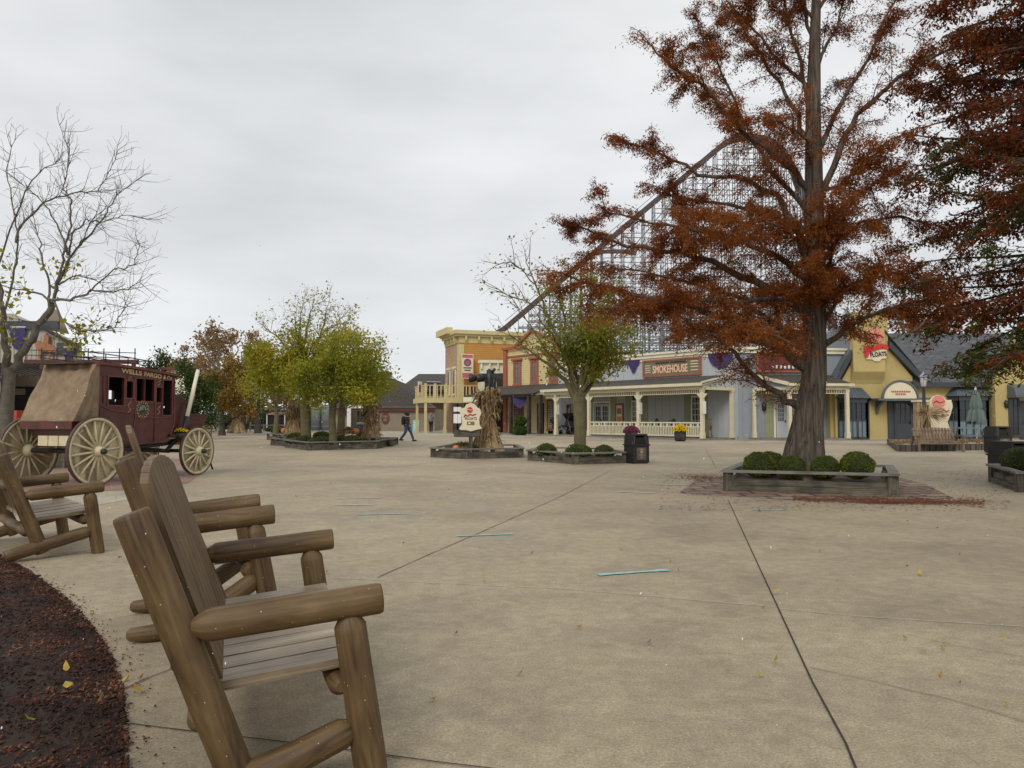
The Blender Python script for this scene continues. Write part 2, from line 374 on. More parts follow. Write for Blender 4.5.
M['skin'] = mat('skin', (.42, .26, .19), .6, .06, 10)
M['jacketdk'] = mat('dark_jacket', (.022, .026, .024), .85, .3, 6)
M['denim'] = mat('denim', (.055, .085, .16), .85, .25, 8)
M['hoodie'] = mat('grey_hoodie', (.42, .43, .48), .9, .1, 8)
M['hair'] = mat('dark_hair', (.02, .014, .01), .7)
M['bagblue'] = mat('grey_bag', (.25, .27, .3), .8)
M['wicker'] = mat('wicker', (.17, .13, .08), .8, .3, 20)
def wornmat(name, c, base):
    m, t, b = newmat(name); b.inputs['Roughness'].default_value = .8; co = t.nodes.new('ShaderNodeTexCoord'); n = t.nodes.new('ShaderNodeTexNoise'); n.inputs['Scale'].default_value = 28; n.inputs['Detail'].default_value = 6; n.inputs['Roughness'].default_value = .75
    t.links.new(co.outputs['Object'], n.inputs['Vector']); r = ramp(t, [base, sc(c, .85), c], [.36, .5, .62]); t.links.new(n.outputs[0], r.inputs[0]); t.links.new(r.outputs[0], b.inputs['Base Color']); return m
M['tapecyan'] = wornmat('cyan_paint_mark', (.33, .60, .57), (.34, .34, .27))
M['tapewhite'] = wornmat('faded_white_mark', (.58, .59, .54), (.36, .32, .24))
M['joint'] = mat('dark_joint', (.04, .03, .022), .95, .4, 9)
M['jointlt'] = mat('light_joint', (.46, .42, .34), .95, .15, 9)
M['crack'] = mat('hairline_crack', (.17, .14, .10), .95, .2, 9)
M['snow'] = mat('snow', (.85, .86, .88), .6, .02)
# canvas with folds (own material)
def canvasmat():
    m, t, b = newmat('tan_canvas'); b.inputs['Roughness'].default_value = .8
    co = t.nodes.new('ShaderNodeTexCoord'); n = t.nodes.new('ShaderNodeTexNoise'); n.inputs['Scale'].default_value = 2.2; n.inputs['Detail'].default_value = 7; n.inputs['Roughness'].default_value = .7
    t.links.new(co.outputs['Object'], n.inputs['Vector'])
    r = ramp(t, [(.15, .098, .056), (.22, .152, .09), (.30, .218, .14)], [.32, .5, .68]); t.links.new(n.outputs[0], r.inputs[0]); t.links.new(r.outputs[0], b.inputs['Base Color'])
    return m
M['canvas'] = canvasmat()
def concrete(name, c, tint=None):
    m, t, b = newmat(name); N = t.nodes.new; Lk = t.links.new
    b.inputs['Roughness'].default_value = .78
    co = N('ShaderNodeTexCoord')
    def nz(s, d, ro=.6, di=0.):
        n = N('ShaderNodeTexNoise'); n.inputs['Scale'].default_value = s; n.inputs['Detail'].default_value = d; n.inputs['Roughness'].default_value = ro; n.inputs['Distortion'].default_value = di
        Lk(co.outputs['Object'], n.inputs['Vector']); return n
    big = nz(.22, 7, .62, .4); mid = nz(1.6, 8, .7, 1.2); fine = nz(75, 4, .8); spk = nz(240, 2, .6)
    rb = ramp(t, [sc(c, .76), c, sc(c, 1.14)], [.33, .52, .68]); Lk(big.outputs[0], rb.inputs[0])
    def mulr(prev, n, lo, hi, p0=.3, p1=.7):
        r = ramp(t, [(lo,)*3, (hi,)*3], [p0, p1]); Lk(n.outputs[0], r.inputs[0]); x = N('ShaderNodeMixRGB'); x.blend_type = 'MULTIPLY'; x.inputs[0].default_value = 1
        Lk(prev, x.inputs[1]); Lk(r.outputs[0], x.inputs[2]); return x.outputs[0]
    o = mulr(rb.outputs[0], mid, .84, 1.12); o = mulr(o, fine, .62, 1.34, .34, .66); o = mulr(o, spk, .72, 1.26, .35, .65); o = mulr(o, nz(9, 5, .7, .6), .86, 1.12, .35, .65)
    # dark damp blotches
    bl = nz(.7, 5, .55, .8); o = mulr(o, bl, .88, 1.0, .34, .50)
    vo = N('ShaderNodeTexVoronoi'); vo.inputs['Scale'].default_value = 1.1; Lk(co.outputs['Object'], vo.inputs['Vector']); o = mulr(o, type('S', (), {'outputs': [vo.outputs['Distance']]})(), .55, 1.0, .016, .03)
    bk = N('ShaderNodeTexBrick'); bk.inputs['Scale'].default_value = 1; bk.inputs['Brick Width'].default_value = 4.6; bk.inputs['Row Height'].default_value = 3.7; bk.inputs['Mortar Size'].default_value = .0; bk.inputs['Color1'].default_value = (.93, .93, .93, 1); bk.inputs['Color2'].default_value = (1.06, 1.06, 1.06, 1)
    rm = N('ShaderNodeMapping'); rm.inputs['Rotation'].default_value = (0, 0, .42); rm.inputs['Location'].default_value = (1.3, .7, 0); Lk(co.outputs['Object'], rm.inputs[0]); Lk(rm.outputs[0], bk.inputs['Vector'])
    x = N('ShaderNodeMixRGB'); x.blend_type = 'MULTIPLY'; x.inputs[0].default_value = .8; Lk(o, x.inputs[1]); Lk(bk.outputs[0], x.inputs[2]); o = x.outputs[0]
    Lk(o, b.inputs['Base Color'])
    # trowel swirls
    wv = N('ShaderNodeTexWave'); wv.wave_type = 'RINGS'; wv.inputs['Scale'].default_value = 2.2; wv.inputs['Distortion'].default_value = 18; wv.inputs['Detail'].default_value = 3; wv.inputs['Detail Scale'].default_value = 1.2
    Lk(co.outputs['Object'], wv.inputs['Vector'])
    ad = N('ShaderNodeMath'); ad.operation = 'MULTIPLY_ADD'; ad.inputs[1].default_value = .25; Lk(wv.outputs['Fac'], ad.inputs[0]); Lk(fine.outputs[0], ad.inputs[2])
    bp = N('ShaderNodeBump'); bp.inputs['Strength'].default_value = .55; bp.inputs['Distance'].default_value = .006; Lk(ad.outputs[0], bp.inputs['Height']); Lk(bp.outputs[0], b.inputs['Normal'])
    rr = ramp(t, [(.6,)*3, (.88,)*3], [.35, .6]); Lk(bl.outputs[0], rr.inputs[0]); Lk(rr.outputs[0], b.inputs['Roughness'])
    return m
M['concrete'] = concrete('plaza_concrete', (.385, .315, .210))
M['concretepale'] = concrete('pale_pavement_concrete', (.43, .375, .29))
M['concretegrey'] = concrete('grey_pavement_concrete', (.24, .21, .165))
M['pinkpave'] = concrete('pink_pavement', (.30, .185, .145))
M['paver'] = brickmat('brick_pavers', (.20, .125, .085), (.29, .21, .15), (.05, .04, .032), 1, .62, .46, .035, 'Object', bump=.5)

# ================================================================== SETTING
def sheet(name, pts, z, m, kind='structure', label=None):
    mb = MB(); mb.poly([(p[0], p[1], z) for p in pts]); return mb.build(name, m, kind=kind)
mb = MB()
mb.poly([(-900, -60, 0), (900, -60, 0), (900, 1500, 0), (-900, 1500, 0)]); mb.build('ground', M['concrete'], kind='structure')
sheet('pavement', [G(-60, 434.4), G(260, 434.8), G(430, 435.3), G(560, 438.2), G(706, 443.0), G(800, 442.6), G(900, 444.5), (60, 38), (60, 60), (-60, 110)], .004, M['concretepale'])
sheet('brick_paving', [G(-40, 497.5), G(60, 492.5), G(125, 490), G(188, 483.5), G(206, 470), G(190, 459), G(60, 459), G(-60, 462)], .004, M['pinkpave'])
sheet('brick_paving', [G(679, 493), G(697, 479), G(740, 474), G(880, 473), G(925, 484), G(953, 498), G(893, 504.5), G(790, 500)], .004, M['paver'])
sheet('pavement', [G(-30, 517), G(60, 512), G(128, 500), G(130, 491), G(60, 493.5), G(-40, 498.5)], .0042, M['concretepale'])
def strip(name, pts, w, m, z=.006, jit=.0, sub=1):
    """thin strip along ground pixel polyline, widths in metres"""
    P3 = [G(*p) for p in pts]; Q = []
    for i in range(len(P3)-1):
        n = max(1, int((P3[i+1]-P3[i]).length/.12)) if sub else 1
        for k in range(n): Q.append(P3[i].lerp(P3[i+1], k/n))
    Q.append(P3[-1]); mb = MB(); prev = None
    for i, q in enumerate(Q):
        t = (Q[min(i+1, len(Q)-1)]-Q[max(0, i-1)]); t.z = 0; t.normalize(); nrm = Vector((-t.y, t.x, 0))
        j = (noise.noise(q*1.7)*jit*1.5 + random.uniform(-1, 1)*jit*.45) if jit else 0; ww = w*(1+random.uniform(-.3, .3)*(1 if jit else 0))
        a = q+nrm*(j-ww/2); b = q+nrm*(j+ww/2); a.z = b.z = z
        if prev: mb.poly([prev[0], a, b, prev[1]])
        prev = (a, b)
    return mb.build(name, m, kind='structure')
strip('pavement_joint', [(728, 500), (777, 606), (812, 682), (846, 745), (864, 790)], .0105, M['joint'], jit=.0)
strip('pavement_joint', [(777, 608), (690, 600), (560, 589), (400, 582), (330, 578)], .008, M['jointlt'], jit=.008)
strip('pavement_joint', [(779, 609), (860, 617), (940, 622), (1040, 628)], .008, M['jointlt'], jit=.008)
strip('pavement_joint', [(377, 578), (440, 550), (500, 524), (560, 497), (612, 470)], .011, M['crack'], jit=.004)
strip('pavement_joint', [(120, 692), (150, 678), (176, 668)], .008, M['joint'], jit=.003)
strip('pavement_joint', [(130, 724), (300, 745), (440, 763), (560, 778)], .008, M['joint'], jit=.004)
strip('pavement_joint', [(20, 563), (60, 556), (110, 546), (200, 535)], .008, M['crack'], jit=.004)
strip('pavement_crack', [(810, 668), (880, 682), (950, 700), (1030, 724)], .005, M['crack'], jit=.02)
strip('pavement_crack', [(905, 635), (960, 648), (1040, 660)], .004, M['crack'], jit=.02)
strip('pavement_joint', [(716, 468), (705, 448)], .02, M['crack'], jit=.004)
strip('pavement_joint', [(380, 486), (560, 483), (720, 497)], .012, M['crack'], jit=.01)
for (x0, y0, x1, y1, w, m) in [(598, 575.5, 668, 570.5, .065, 'tapecyan'), (457, 536.5, 513, 534.5, .06, 'tapecyan'), (357, 515, 410, 514, .065, 'tapecyan'), (337, 499, 380, 498.5, .08, 'tapewhite'), (335, 505, 372, 505.5, .07, 'tapewhite'),
                               (618, 492, 655, 493.5, .09, 'tapewhite'), (655, 484.5, 688, 485.5, .1, 'tapewhite'), (752, 510.5, 786, 510.5, .05, 'tapecyan'), (520, 472, 545, 475, .05, 'tapewhite'), (340, 490, 365, 489, .04, 'tapewhite'),
                               (930, 466, 950, 466.5, .06, 'tapewhite'), (890, 467, 908, 468, .05, 'tapewhite'), (410, 476, 440, 477, .06, 'tapewhite'), (385, 470, 405, 470, .06, 'tapewhite')]:
    strip('painted_line', [(x0, y0), (x1, y1)], w, M[m], z=.008, jit=.003)
# mulch bed
edge = [G(*p) for p in [(-60, 545), (0, 557), (30, 574), (60, 596), (88, 624), (108, 654), (120, 690), (125, 735), (123, 800), (115, 900)]]
def chain(pts, n):
    L_ = [0]
    for i in range(1, len(pts)): L_.append(L_[-1]+(pts[i]-pts[i-1]).length)
    out = []
    for k in range(n):
        s = L_[-1]*k/(n-1); i = 0
        while i < len(pts)-2 and L_[i+1] < s: i += 1
        out.append(pts[i].lerp(pts[i+1], (s-L_[i])/(L_[i+1]-L_[i])))
    return out
ec = chain(edge, 90); mb = MB(); NJ = 40
for i, p in enumerate(ec):
    for j in range(NJ):
        f = j/(NJ-1); q = p + Vector((-3.2, -.6, 0))*f
        h = .006 + .03*min(1, f*12) + (.022*noise.noise(q*6)+.012*noise.noise(q*19))*min(1, f*14)
        jit = Vector((noise.noise(q*7)*.035+noise.noise(q*23)*.012, noise.noise(q*9+Vector((5, 5, 5)))*.02, 0)) if j == 0 else Vector((0, 0, 0))
        mb.v.append(tuple(q+jit+Vector((0, 0, max(.005, h)))))
for i in range(len(ec)-1):
    for j in range(NJ-1): mb.face([i*NJ+j, i*NJ+j+1, (i+1)*NJ+j+1, (i+1)*NJ+j], 0, None, True)
M['mulch'] = mat('mulch_base', (.03, .016, .011), .95, .6, 14, .8, 60)
mb.build('mulch_bed', M['mulch'], kind='structure')
mb = MB()
def inbed():
    i = random.randrange(len(ec)-1); f = random.random()**1.5
    return ec[i].lerp(ec[i+1], random.random())+Vector((-3.2, -.6, 0))*(f*.62-.004), f
for k in range(20000):
    q, f = inbed(); l = random.uniform(.006, .026); w = random.uniform(.004, .014)
    if random.random() < .07: l *= 2.2; w *= .7
    h = .012+.03*min(1, f*12)+.022*noise.noise(q*6)+random.uniform(-.006, .012)
    Mx = Matrix.Rotation(random.uniform(0, 6.28), 3, 'Z') @ Matrix.Rotation(random.gauss(0, .35), 3, 'Y') @ Matrix.Rotation(random.gauss(0, .5), 3, 'X')
    mb.box(q+Vector((0, 0, max(.008, h))), (l, w, w*.5), 0, Mx, .7)
for k in range(420):
    i = random.randrange(len(ec)-1); q = ec[i].lerp(ec[i+1], random.random())+Vector((.9, .3, 0)).normalized()*abs(random.gauss(0, .07)); l = random.uniform(.005, .02)
    mb.box(q+Vector((0, 0, .009)), (l, l*.4, .004), 0, Matrix.Rotation(random.uniform(0, 6.28), 3, 'Z'), .7)
tag(mb.build('mulch_chips', M['chip']), 'loose dark brown wood chips covering the bed beside the pavement', 'mulch', kind='stuff')
# leaf scatter
mb = MB()
M['deadleaf'] = leafmat('fallen_leaves', [(.12, .05, .02), (.28, .15, .04), (.45, .33, .06), (.2, .11, .05)], 0, patch=6)
def leafcard(mb, p, s, m=0, flat=True):
    a = random.uniform(0, 6.28); Mx = Matrix.Rotation(a, 3, 'Z') @ Matrix.Rotation(random.gauss(0, .3 if flat else 1.2), 3, 'X') @ Matrix.Rotation(random.gauss(0, .3 if flat else 1.2), 3, 'Y')
    pts = [(-s, 0, 0), (-.25*s, -.45*s, 0), (.6*s, -.3*s, .1*s), (s, 0, .02), (.5*s, .35*s, .1*s), (-.3*s, .45*s, 0)]
    mb.poly([Vector(p)+Mx @ Vector(q) for q in pts], m)
for k in range(120):
    py = 418+18+282*random.random()**2.2; px = random.uniform(-40, 1060); p = G(px, py)
    if p.y < 2.4: continue
    leafcard(mb, (p.x, p.y, .014), random.uniform(.010, .02)*(1+p.y*.04))
for (px, py, s) in [(137, 695, .035), (68, 700, .05), (28, 735, .04), (66, 681, .035), (100, 715, .03), (142, 668, .03), (920, 576, .04), (776, 595, .035), (776, 665, .02), (118, 566, .02), (900, 480, .03), (120, 565, .04)]:
    p = G(px, py); leafcard(mb, (p.x, p.y, .03 if px > 125 else .07), s)
tag(mb.build('fallen_leaves', M['deadleaf']), 'scattered dry fallen leaves lying on the plaza', 'fallen leaves', kind='stuff')
mb = MB()
for k in range(4200):
    r = random.random()
    if r < .5:
        t = random.random(); px = 730+t*255; py = 498+5*t+random.gauss(0, 1.1+1.2*t)+2*noise.noise(Vector((px*.03, 0, 0)))
        if noise.noise(Vector((px*.02, 3, 0)))+.55*t < .05: continue
    elif r < .7: px = random.gauss(915, 32); py = random.gauss(503, 1)
    elif r < .8: px = random.gauss(700, 14); py = random.gauss(478, 2)
    else: px = random.uniform(660, 1010); py = random.uniform(470, 512)
    p = G(px, py); l = random.uniform(.02, .06); Mx = Matrix.Rotation(random.uniform(0, 6.28), 3, 'Z')
    mb.box((p.x, p.y, .010+random.random()*.012), (l, .008, .004), 0, Mx)
tag(mb.build('needle_litter', M['needle']), 'rust brown fallen needles drifted against the tree planter', 'needle litter', kind='stuff')

# ================================================================== foliage + trees
def rnd3():
    while True:
        v = Vector((random.uniform(-1, 1), random.uniform(-1, 1), random.uniform(-1, 1)))
        if .05 < v.length < 1: return v.normalized()
def leafquad(mb, p, s, asp=.5, d=None, m=0):
    d = d or rnd3(); o = rnd3(); n = d.cross(o)
    if n.length < .1: n = d.orthogonal()
    n.normalize(); n = n*(s*asp*.5); d = d*s
    p = Vector(p); mb.poly([p-d*.5, p-n+d*.05, p+d*.5, p+n+d*.05], m)
class Tree:
    def __init__(s, seed): s.w = MB(); s.l = MB(); s.tw = []; s.r = random.Random(seed)
    def limb(s, pts, r0, r1, n=7):
        k = len(pts); s.w.tube(pts, [r0+(r1-r0)*(i/(k-1))**.8 for i in range(k)], n, cap=False)
    def grow(s, p, d, L_, r, lvl, maxl, up=.1, wob=.25, spread=.75, kids=(3, 5), sides=6):
        R_ = s.r; n = 5 if lvl < maxl else 3; pts = [p.copy()]; dd = d.normalized()
        for i in range(n):
            dd = (dd + Vector((R_.gauss(0, wob), R_.gauss(0, wob), R_.gauss(0, wob)*.7+up))*.5).normalized()
            pts.append(pts[-1]+dd*(L_/n))
        s.limb(pts, r, max(r*.45, .004), max(3, sides))
        if lvl >= maxl: s.tw.append(pts); return
        for k in range(R_.randint(*kids)):
            f = R_.uniform(.3, 1.) if k else 1.; i = min(n-1, int(f*n)); q = pts[i].lerp(pts[i+1], f*n-i)
            t = (pts[i+1]-pts[i]).normalized(); o = Vector((R_.gauss(0, 1), R_.gauss(0, 1), R_.gauss(0, .7)))
            o = (o-t*o.dot(t)).normalized()
            nd = t*(1-spread*.5)+o*spread*R_.uniform(.6, 1.2)
            s.grow(q, nd, L_*R_.uniform(.5, .75)*(1-.25*f), r*.55*(1-.35*f), lvl+1, maxl, up, wob, spread, kids, max(3, sides-1))
    def leaves(s, n, size, jit=.12, asp=.55, zmin=None, dens=None, m=0, mb=None, down=0.):
        R_ = s.r; mb = mb or s.l; k = 0; tries = 0
        if not s.tw: return
        while k < n and tries < n*6:
            tries += 1; tw = R_.choice(s.tw); i = R_.randrange(len(tw)-1); q = tw[i].lerp(tw[i+1], R_.random())
            if dens and R_.random() > dens(q): continue
            q = q+Vector((R_.gauss(0, jit), R_.gauss(0, jit), R_.gauss(0, jit)-down*R_.random()))
            d = None
            leafquad(mb, q, size*R_.uniform(.6, 1.3), asp, d, m); k += 1
    def done(s, name, label, cat, base, bark, leaf, group=None):
        t = thing(name, label, cat, base, 0, group); s.w.build('trunk', bark, t)
        if s.l.f: s.l.build('crown', leaf, t)
        return t
def bush_tree(name, label, base, h, r, spread, seed, bark, leaf, nleaf, lsize, first=.3, levels=3, ntop=6, up=.12, kids=(3, 5), dens=None, group=None, jit=.2, lean=(0, 0), cat='tree', wob=.25, sp=.75, lenf=.55):
    """trunk splitting into limbs; local coordinates, z up"""
    T = Tree(seed); Rn = T.r; n = 7; pts = [Vector((0, 0, -.05))]
    for i in range(1, n+1):
        f = i/n; pts.append(Vector((lean[0]*f+Rn.gauss(0, .04*h*.1), lean[1]*f+Rn.gauss(0, .04*h*.1), h*.72*f)))
    T.w.tube(pts, [r*1.35]+[r*(1-.75*i/n) for i in range(1, n+1)], 9, cap=False)
    for k in range(ntop):
        f = first+(1-first)*(k+.5)/ntop; z = f*n; i = min(n-1, int(z)); q = pts[i].lerp(pts[i+1], z-i)
        a = k*2.4+Rn.uniform(-.4, .4); el = .35+.9*f*Rn.uniform(.6, 1.1)
        d = Vector((math.cos(a)*spread, math.sin(a)*spread, el*h*.25)).normalized()
        T.grow(q, d, spread*lenf*(1.25-.55*f)*Rn.uniform(.85, 1.2)+h*.1, r*.5*(1.15-.7*f), 1, levels, up, wob, sp, kids)
    T.grow(pts[-1], Vector((0, 0, 1)), h*.3, r*.3, 1, levels, up, wob, sp, kids)
    if nleaf: T.leaves(nleaf, lsize, jit, dens=dens)
    return T.done(name, label, cat, base, bark, leaf, group)

# ---- big rust cypress: trunk and limbs follow the real habit
def cypress():
    Y0 = 14.6; T = Tree(5); Rn = T.r; base = Vector((5.80, Y0, 0))
    tr = [Vector((5.72, Y0, .0)), at(804, 455, Y0), at(808, 420, Y0), at(814, 380, Y0), at(815, 330, Y0), at(815, 260, Y0), at(814, 190, Y0), at(813, 110, Y0), at(815, 30, Y0), at(818, -50, Y0), at(820, -130, Y0)]
    rr = [.46, .36, .275, .235, .215, .195, .17, .14, .10, .065, .03]
    rng = []
    for i, p in enumerate(tr):  # fluted buttress
        rng.append(p)
    b0 = len(T.w.v); n = 22
    prof = []
    for i in range(len(tr)-1):
        for k in range(4 if i < 6 else 3):
            m_ = 4 if i < 6 else 3; prof.append((tr[i].lerp(tr[i+1], k/m_), rr[i]+(rr[i+1]-rr[i])*k/m_))
    prof.append((tr[-1], rr[-1]))
    for i, (p, r) in enumerate(prof):
        zz = p.z; fl = .16*max(0, 1-zz/2.2)+.045
        for k in range(n):
            a = 6.2832*k/n; rad = r*(1+fl*math.sin(a*7+1.3+zz*.25)+.05*noise.noise(Vector((math.cos(a)*2, math.sin(a)*2, zz*1.5))))
            T.w.v.append((p.x+rad*math.cos(a), p.y+rad*math.sin(a), p.z))
    for i in range(len(prof)-1):
        for k in range(n):
            k2 = (k+1) % n; T.w.face([b0+i*n+k, b0+i*n+k2, b0+(i+1)*n+k2, b0+(i+1)*n+k], 0, None, True)
    limbs = [  # (pixels, depth drift at tip, radius, foliage density)
        ([(800, 408), (780, 395), (758, 378), (735, 354), (712, 335), (688, 322)], -.9, .085, .32),
        ([(806, 368), (785, 352), (757, 340), (733, 322), (690, 308), (640, 294), (600, 287), (560, 272)], -1.2, .12, 1.3),
        ([(808, 318), (795, 300), (756, 282), (712, 263), (662, 252), (610, 240), (575, 225)], .8, .12, 1.3),
        ([(808, 280), (780, 258), (740, 240), (700, 230), (650, 222), (605, 212)], -.4, .075, 1.0),
        ([(808, 262), (795, 225), (775, 195), (748, 182), (700, 172), (660, 154), (615, 136)], .3, .085, 1.1),
        ([(809, 190), (788, 165), (760, 145), (735, 122), (700, 85), (672, 70), (652, 45)], -.8, .075, 1.1),
        ([(811, 150), (797, 115), (780, 82), (752, 42), (733, 8)], .5, .06, .9),
        ([(811, 110), (801, 60), (788, 10), (780, -30)], -.6, .05, .8),
        ([(818, 352), (845, 330), (865, 318), (892, 308), (925, 300)], -1.0, .075, .55),
        ([(822, 262), (838, 238), (862, 222), (899, 217), (925, 222)], .4, .055, .8),
        ([(820, 200), (838, 150), (860, 112), (890, 85), (920, 62), (948, 50), (985, 32)], -.3, .075, .9),
        ([(819, 150), (840, 105), (858, 75), (882, 25), (900, -10)], .6, .06, .9),
        ([(820, 300), (845, 288), (885, 275), (915, 272)], .7, .06, 1.1),
        ([(817, 70), (836, 30), (850, -20)], -.5, .04, .8),
        ([(806, 345), (770, 320), (745, 300), (715, 290), (660, 275), (610, 268)], 1.6, .07, 1.2),
        ([(808, 235), (770, 215), (730, 205), (690, 200), (660, 195)], 1.4, .06, .9),
        ([(810, 215), (770, 170), (745, 130), (735, 100), (715, 60), (700, 30)], 1.3, .055, .9),
        ([(820, 230), (850, 200), (880, 180), (905, 165)], 1.0, .05, .7),
        ([(812, 90), (770, 50), (745, 20), (720, -10)], .4, .04, .8),
        ([(806, 335), (790, 330), (770, 325), (735, 330)], -1.8, .05, .8),
        ([(822, 325), (838, 300), (860, 280), (880, 262)], -1.6, .05, 1.0),
        ([(818, 290), (830, 262), (838, 240), (845, 215)], -1.9, .05, .8),
        ([(812, 250), (800, 235), (785, 225), (765, 222)], -1.9, .05, .8),
        ([(812, 330), (800, 310), (780, 300), (760, 300)], 2.2, .05, .9),
        ([(822, 190), (840, 185), (862, 165), (880, 150)], -1.4, .045, .7),
        ([(812, 170), (806, 140), (795, 130), (770, 120)], -1.5, .045, .8),
        ([(814, 40), (800, 0), (790, -40), (770, -70)], .3, .04, .8), ([(818, 10), (840, -30), (870, -60)], .5, .04, .8),
        ([(816, 20), (790, -10), (750, -40)], -.5, .04, .9),
        ([(814, 300), (820, 290), (812, 275), (806, 262)], -2.2, .04, 1.3), ([(814, 250), (822, 235), (826, 225), (830, 205)], -2.0, .035, 1.2), ([(812, 340), (800, 335), (785, 335), (770, 335)], -2.4, .04, .8), ([(806, 350), (770, 335), (730, 330), (700, 330), (680, 335)], .6, .045, .6),
        ([(806, 300), (760, 300), (720, 302), (680, 300), (640, 305), (610, 310)], -2.0, .05, 1.1), ([(812, 230), (780, 232), (750, 225), (720, 215), (690, 215)], -2.0, .045, 1.0),
    ]
    twigs = []
    for (pp, dr, r, den) in limbs:
        k = len(pp); pts = []
        for i, q in enumerate(pp):
            f = i/(k-1); pts.append(at(q[0], q[1], Y0+dr*f))
        # refine with wobble
        fin = []
        for i in range(k-1):
            for j in range(3):
                f = j/3; q = pts[i].lerp(pts[i+1], f)
                if i or j: q += Vector((Rn.gauss(0, .025), Rn.gauss(0, .05), Rn.gauss(0, .02)))
                fin.append(q)
        fin.append(pts[-1]); T.limb(fin, r, .014, 7)
        tot = len(fin)
        for i in range(2, tot):
            f = i/(tot-1); nb = Rn.choice((1, 2, 2, 3)) if f > .18 else 1
            for _ in range(nb):
                t = (fin[i]-fin[i-1]).normalized(); a = Rn.uniform(-1, 1)
                side = Vector((Rn.gauss(0, .5), Rn.gauss(0, 1), Rn.gauss(.1, .35)))
                d = (t*.8+side).normalized(); ln = Rn.uniform(.35, 1.15)*(1.15-.45*f)
                pt = [fin[i-1].lerp(fin[i], Rn.random())]; dd = d
                for s_ in range(4):
                    dd = (dd+Vector((Rn.gauss(0, .22), Rn.gauss(0, .22), Rn.gauss(-.04, .15)))).normalized(); pt.append(pt[-1]+dd*ln/4)
                T.w.tube(pt, [.015, .011, .008, .006, .004], 4, cap=False); twigs.append((pt, den*(.35+.8*f)))
                for _k in range(3):
                    j = Rn.randrange(1, 4); q = pt[j]; d2 = (dd+Vector((Rn.gauss(0, .8), Rn.gauss(0, .8), Rn.gauss(-.15, .3)))).normalized(); l2 = Rn.uniform(.2, .5)
                    p2 = [q, q+d2*l2*.5, q+d2*l2+Vector((0, 0, -.06))]; T.w.tube(p2, [.007, .005, .003], 3, cap=False); twigs.append((p2, den*(.4+.8*f)))
    for pt, den in twigs:
        L_ = sum((pt[i+1]-pt[i]).length for i in range(len(pt)-1)); n = int(L_*den*330*max(.22, .85+1.35*noise.noise(pt[0]*.9)))
        for _ in range(n):
            i = Rn.randrange(len(pt)-1); q = pt[i].lerp(pt[i+1], Rn.random()); o = Vector((Rn.gauss(0, .06), Rn.gauss(0, .06), Rn.gauss(-.03, .045)))
            d = Vector((Rn.gauss(0, .7), Rn.gauss(0, .7), -.55+Rn.gauss(0, .4))).normalized()
            s_ = Rn.uniform(.04, .09); q = q+o+d*s_*.4
            leafquad(T.l, q, s_, Rn.uniform(.15, .33), d)
    for vv in (T.w, T.l): vv.v = [(a-base.x, b-base.y, c) for a, b, c in vv.v]
    return T.done('cypress_tree', 'tall rust red cypress with fluted trunk rising from the timber planter of boxwood balls', 'tree', base, M['bark'], M['rust'])
cypress()
# second cypress, trunk just outside the frame on the right
def cypress2():
    T = Tree(17); Rn = T.r; bx, by = 10.95, 13.2
    pts = [Vector((0, 0, -.05)), Vector((0, 0, 1.5)), Vector((.05, 0, 3.5)), Vector((0, .1, 6)), Vector((-.1, 0, 9)), Vector((-.1, 0, 12))]
    T.w.tube(pts, [.5, .34, .28, .22, .14, .03], 12, cap=False)
    tw = []
    for k in range(104):
        z = 2.5+8.6*(k/104); a = math.pi+math.asin(Rn.uniform(-.97, .97)) if Rn.random() < .8 else Rn.uniform(0, 6.28); L_ = (3.75-.09*max(0, z-5.5)**1.5-.35*max(0, 3.2-z))*Rn.uniform(.6, 1.05)*(.8+.2*abs(math.cos(a)))
        d = Vector((math.cos(a), math.sin(a), .12)); p = [Vector((0, 0, z))]
        for i in range(7):
            d = (d+Vector((Rn.gauss(0, .12), Rn.gauss(0, .12), Rn.gauss(-.06, .09)))).normalized(); p.append(p[-1]+d*L_/7)
        T.limb(p, .055, .012, 6)
        for i in range(2, 8):
            for _ in range(3):
                dd = (d*.5+Vector((Rn.gauss(0, .8), Rn.gauss(0, .8), Rn.gauss(-.05, .25)))).normalized(); ln = Rn.uniform(.3, 1.0); q = [p[i]]
                for s_ in range(3):
                    dd = (dd+Vector((Rn.gauss(0, .2), Rn.gauss(0, .2), Rn.gauss(-.1, .1)))).normalized(); q.append(q[-1]+dd*ln/3)
                T.w.tube(q, [.012, .008, .006, .004], 3, cap=False); tw.append(q)
    for q in tw:
        green = noise.noise(Vector((q[0].x+3, q[0].y, q[0].z))*.55) > .16 and q[0].z < 6.4 or (q[0].z < 3.3 and Rn.random() < .7)
        for _ in range(int(62*max(.3, 1+1.2*noise.noise(q[0]*.8)))):
            i = Rn.randrange(3); c = q[i].lerp(q[i+1], Rn.random())+Vector((Rn.gauss(0, .07), Rn.gauss(0, .07), Rn.gauss(-.03, .05)))
            d = Vector((Rn.gauss(0, .7), Rn.gauss(0, .7), -.5+Rn.gauss(0, .4))).normalized(); s_ = Rn.uniform(.05, .13)
            leafquad(T.l, c+d*s_*.4, s_, Rn.uniform(.22, .45), d, 1 if green else 0)
    return T.done('cypress_tree', 'dense dark rust and green cypress hanging in from the right edge above the yellow building', 'tree', (bx, by, 0), M['bark'], [M['rustdark'], M['yewgreen']])
cypress2()
M['dkred'] = mat('dark_red_board', (.13, .028, .02), .6, .1, 5)
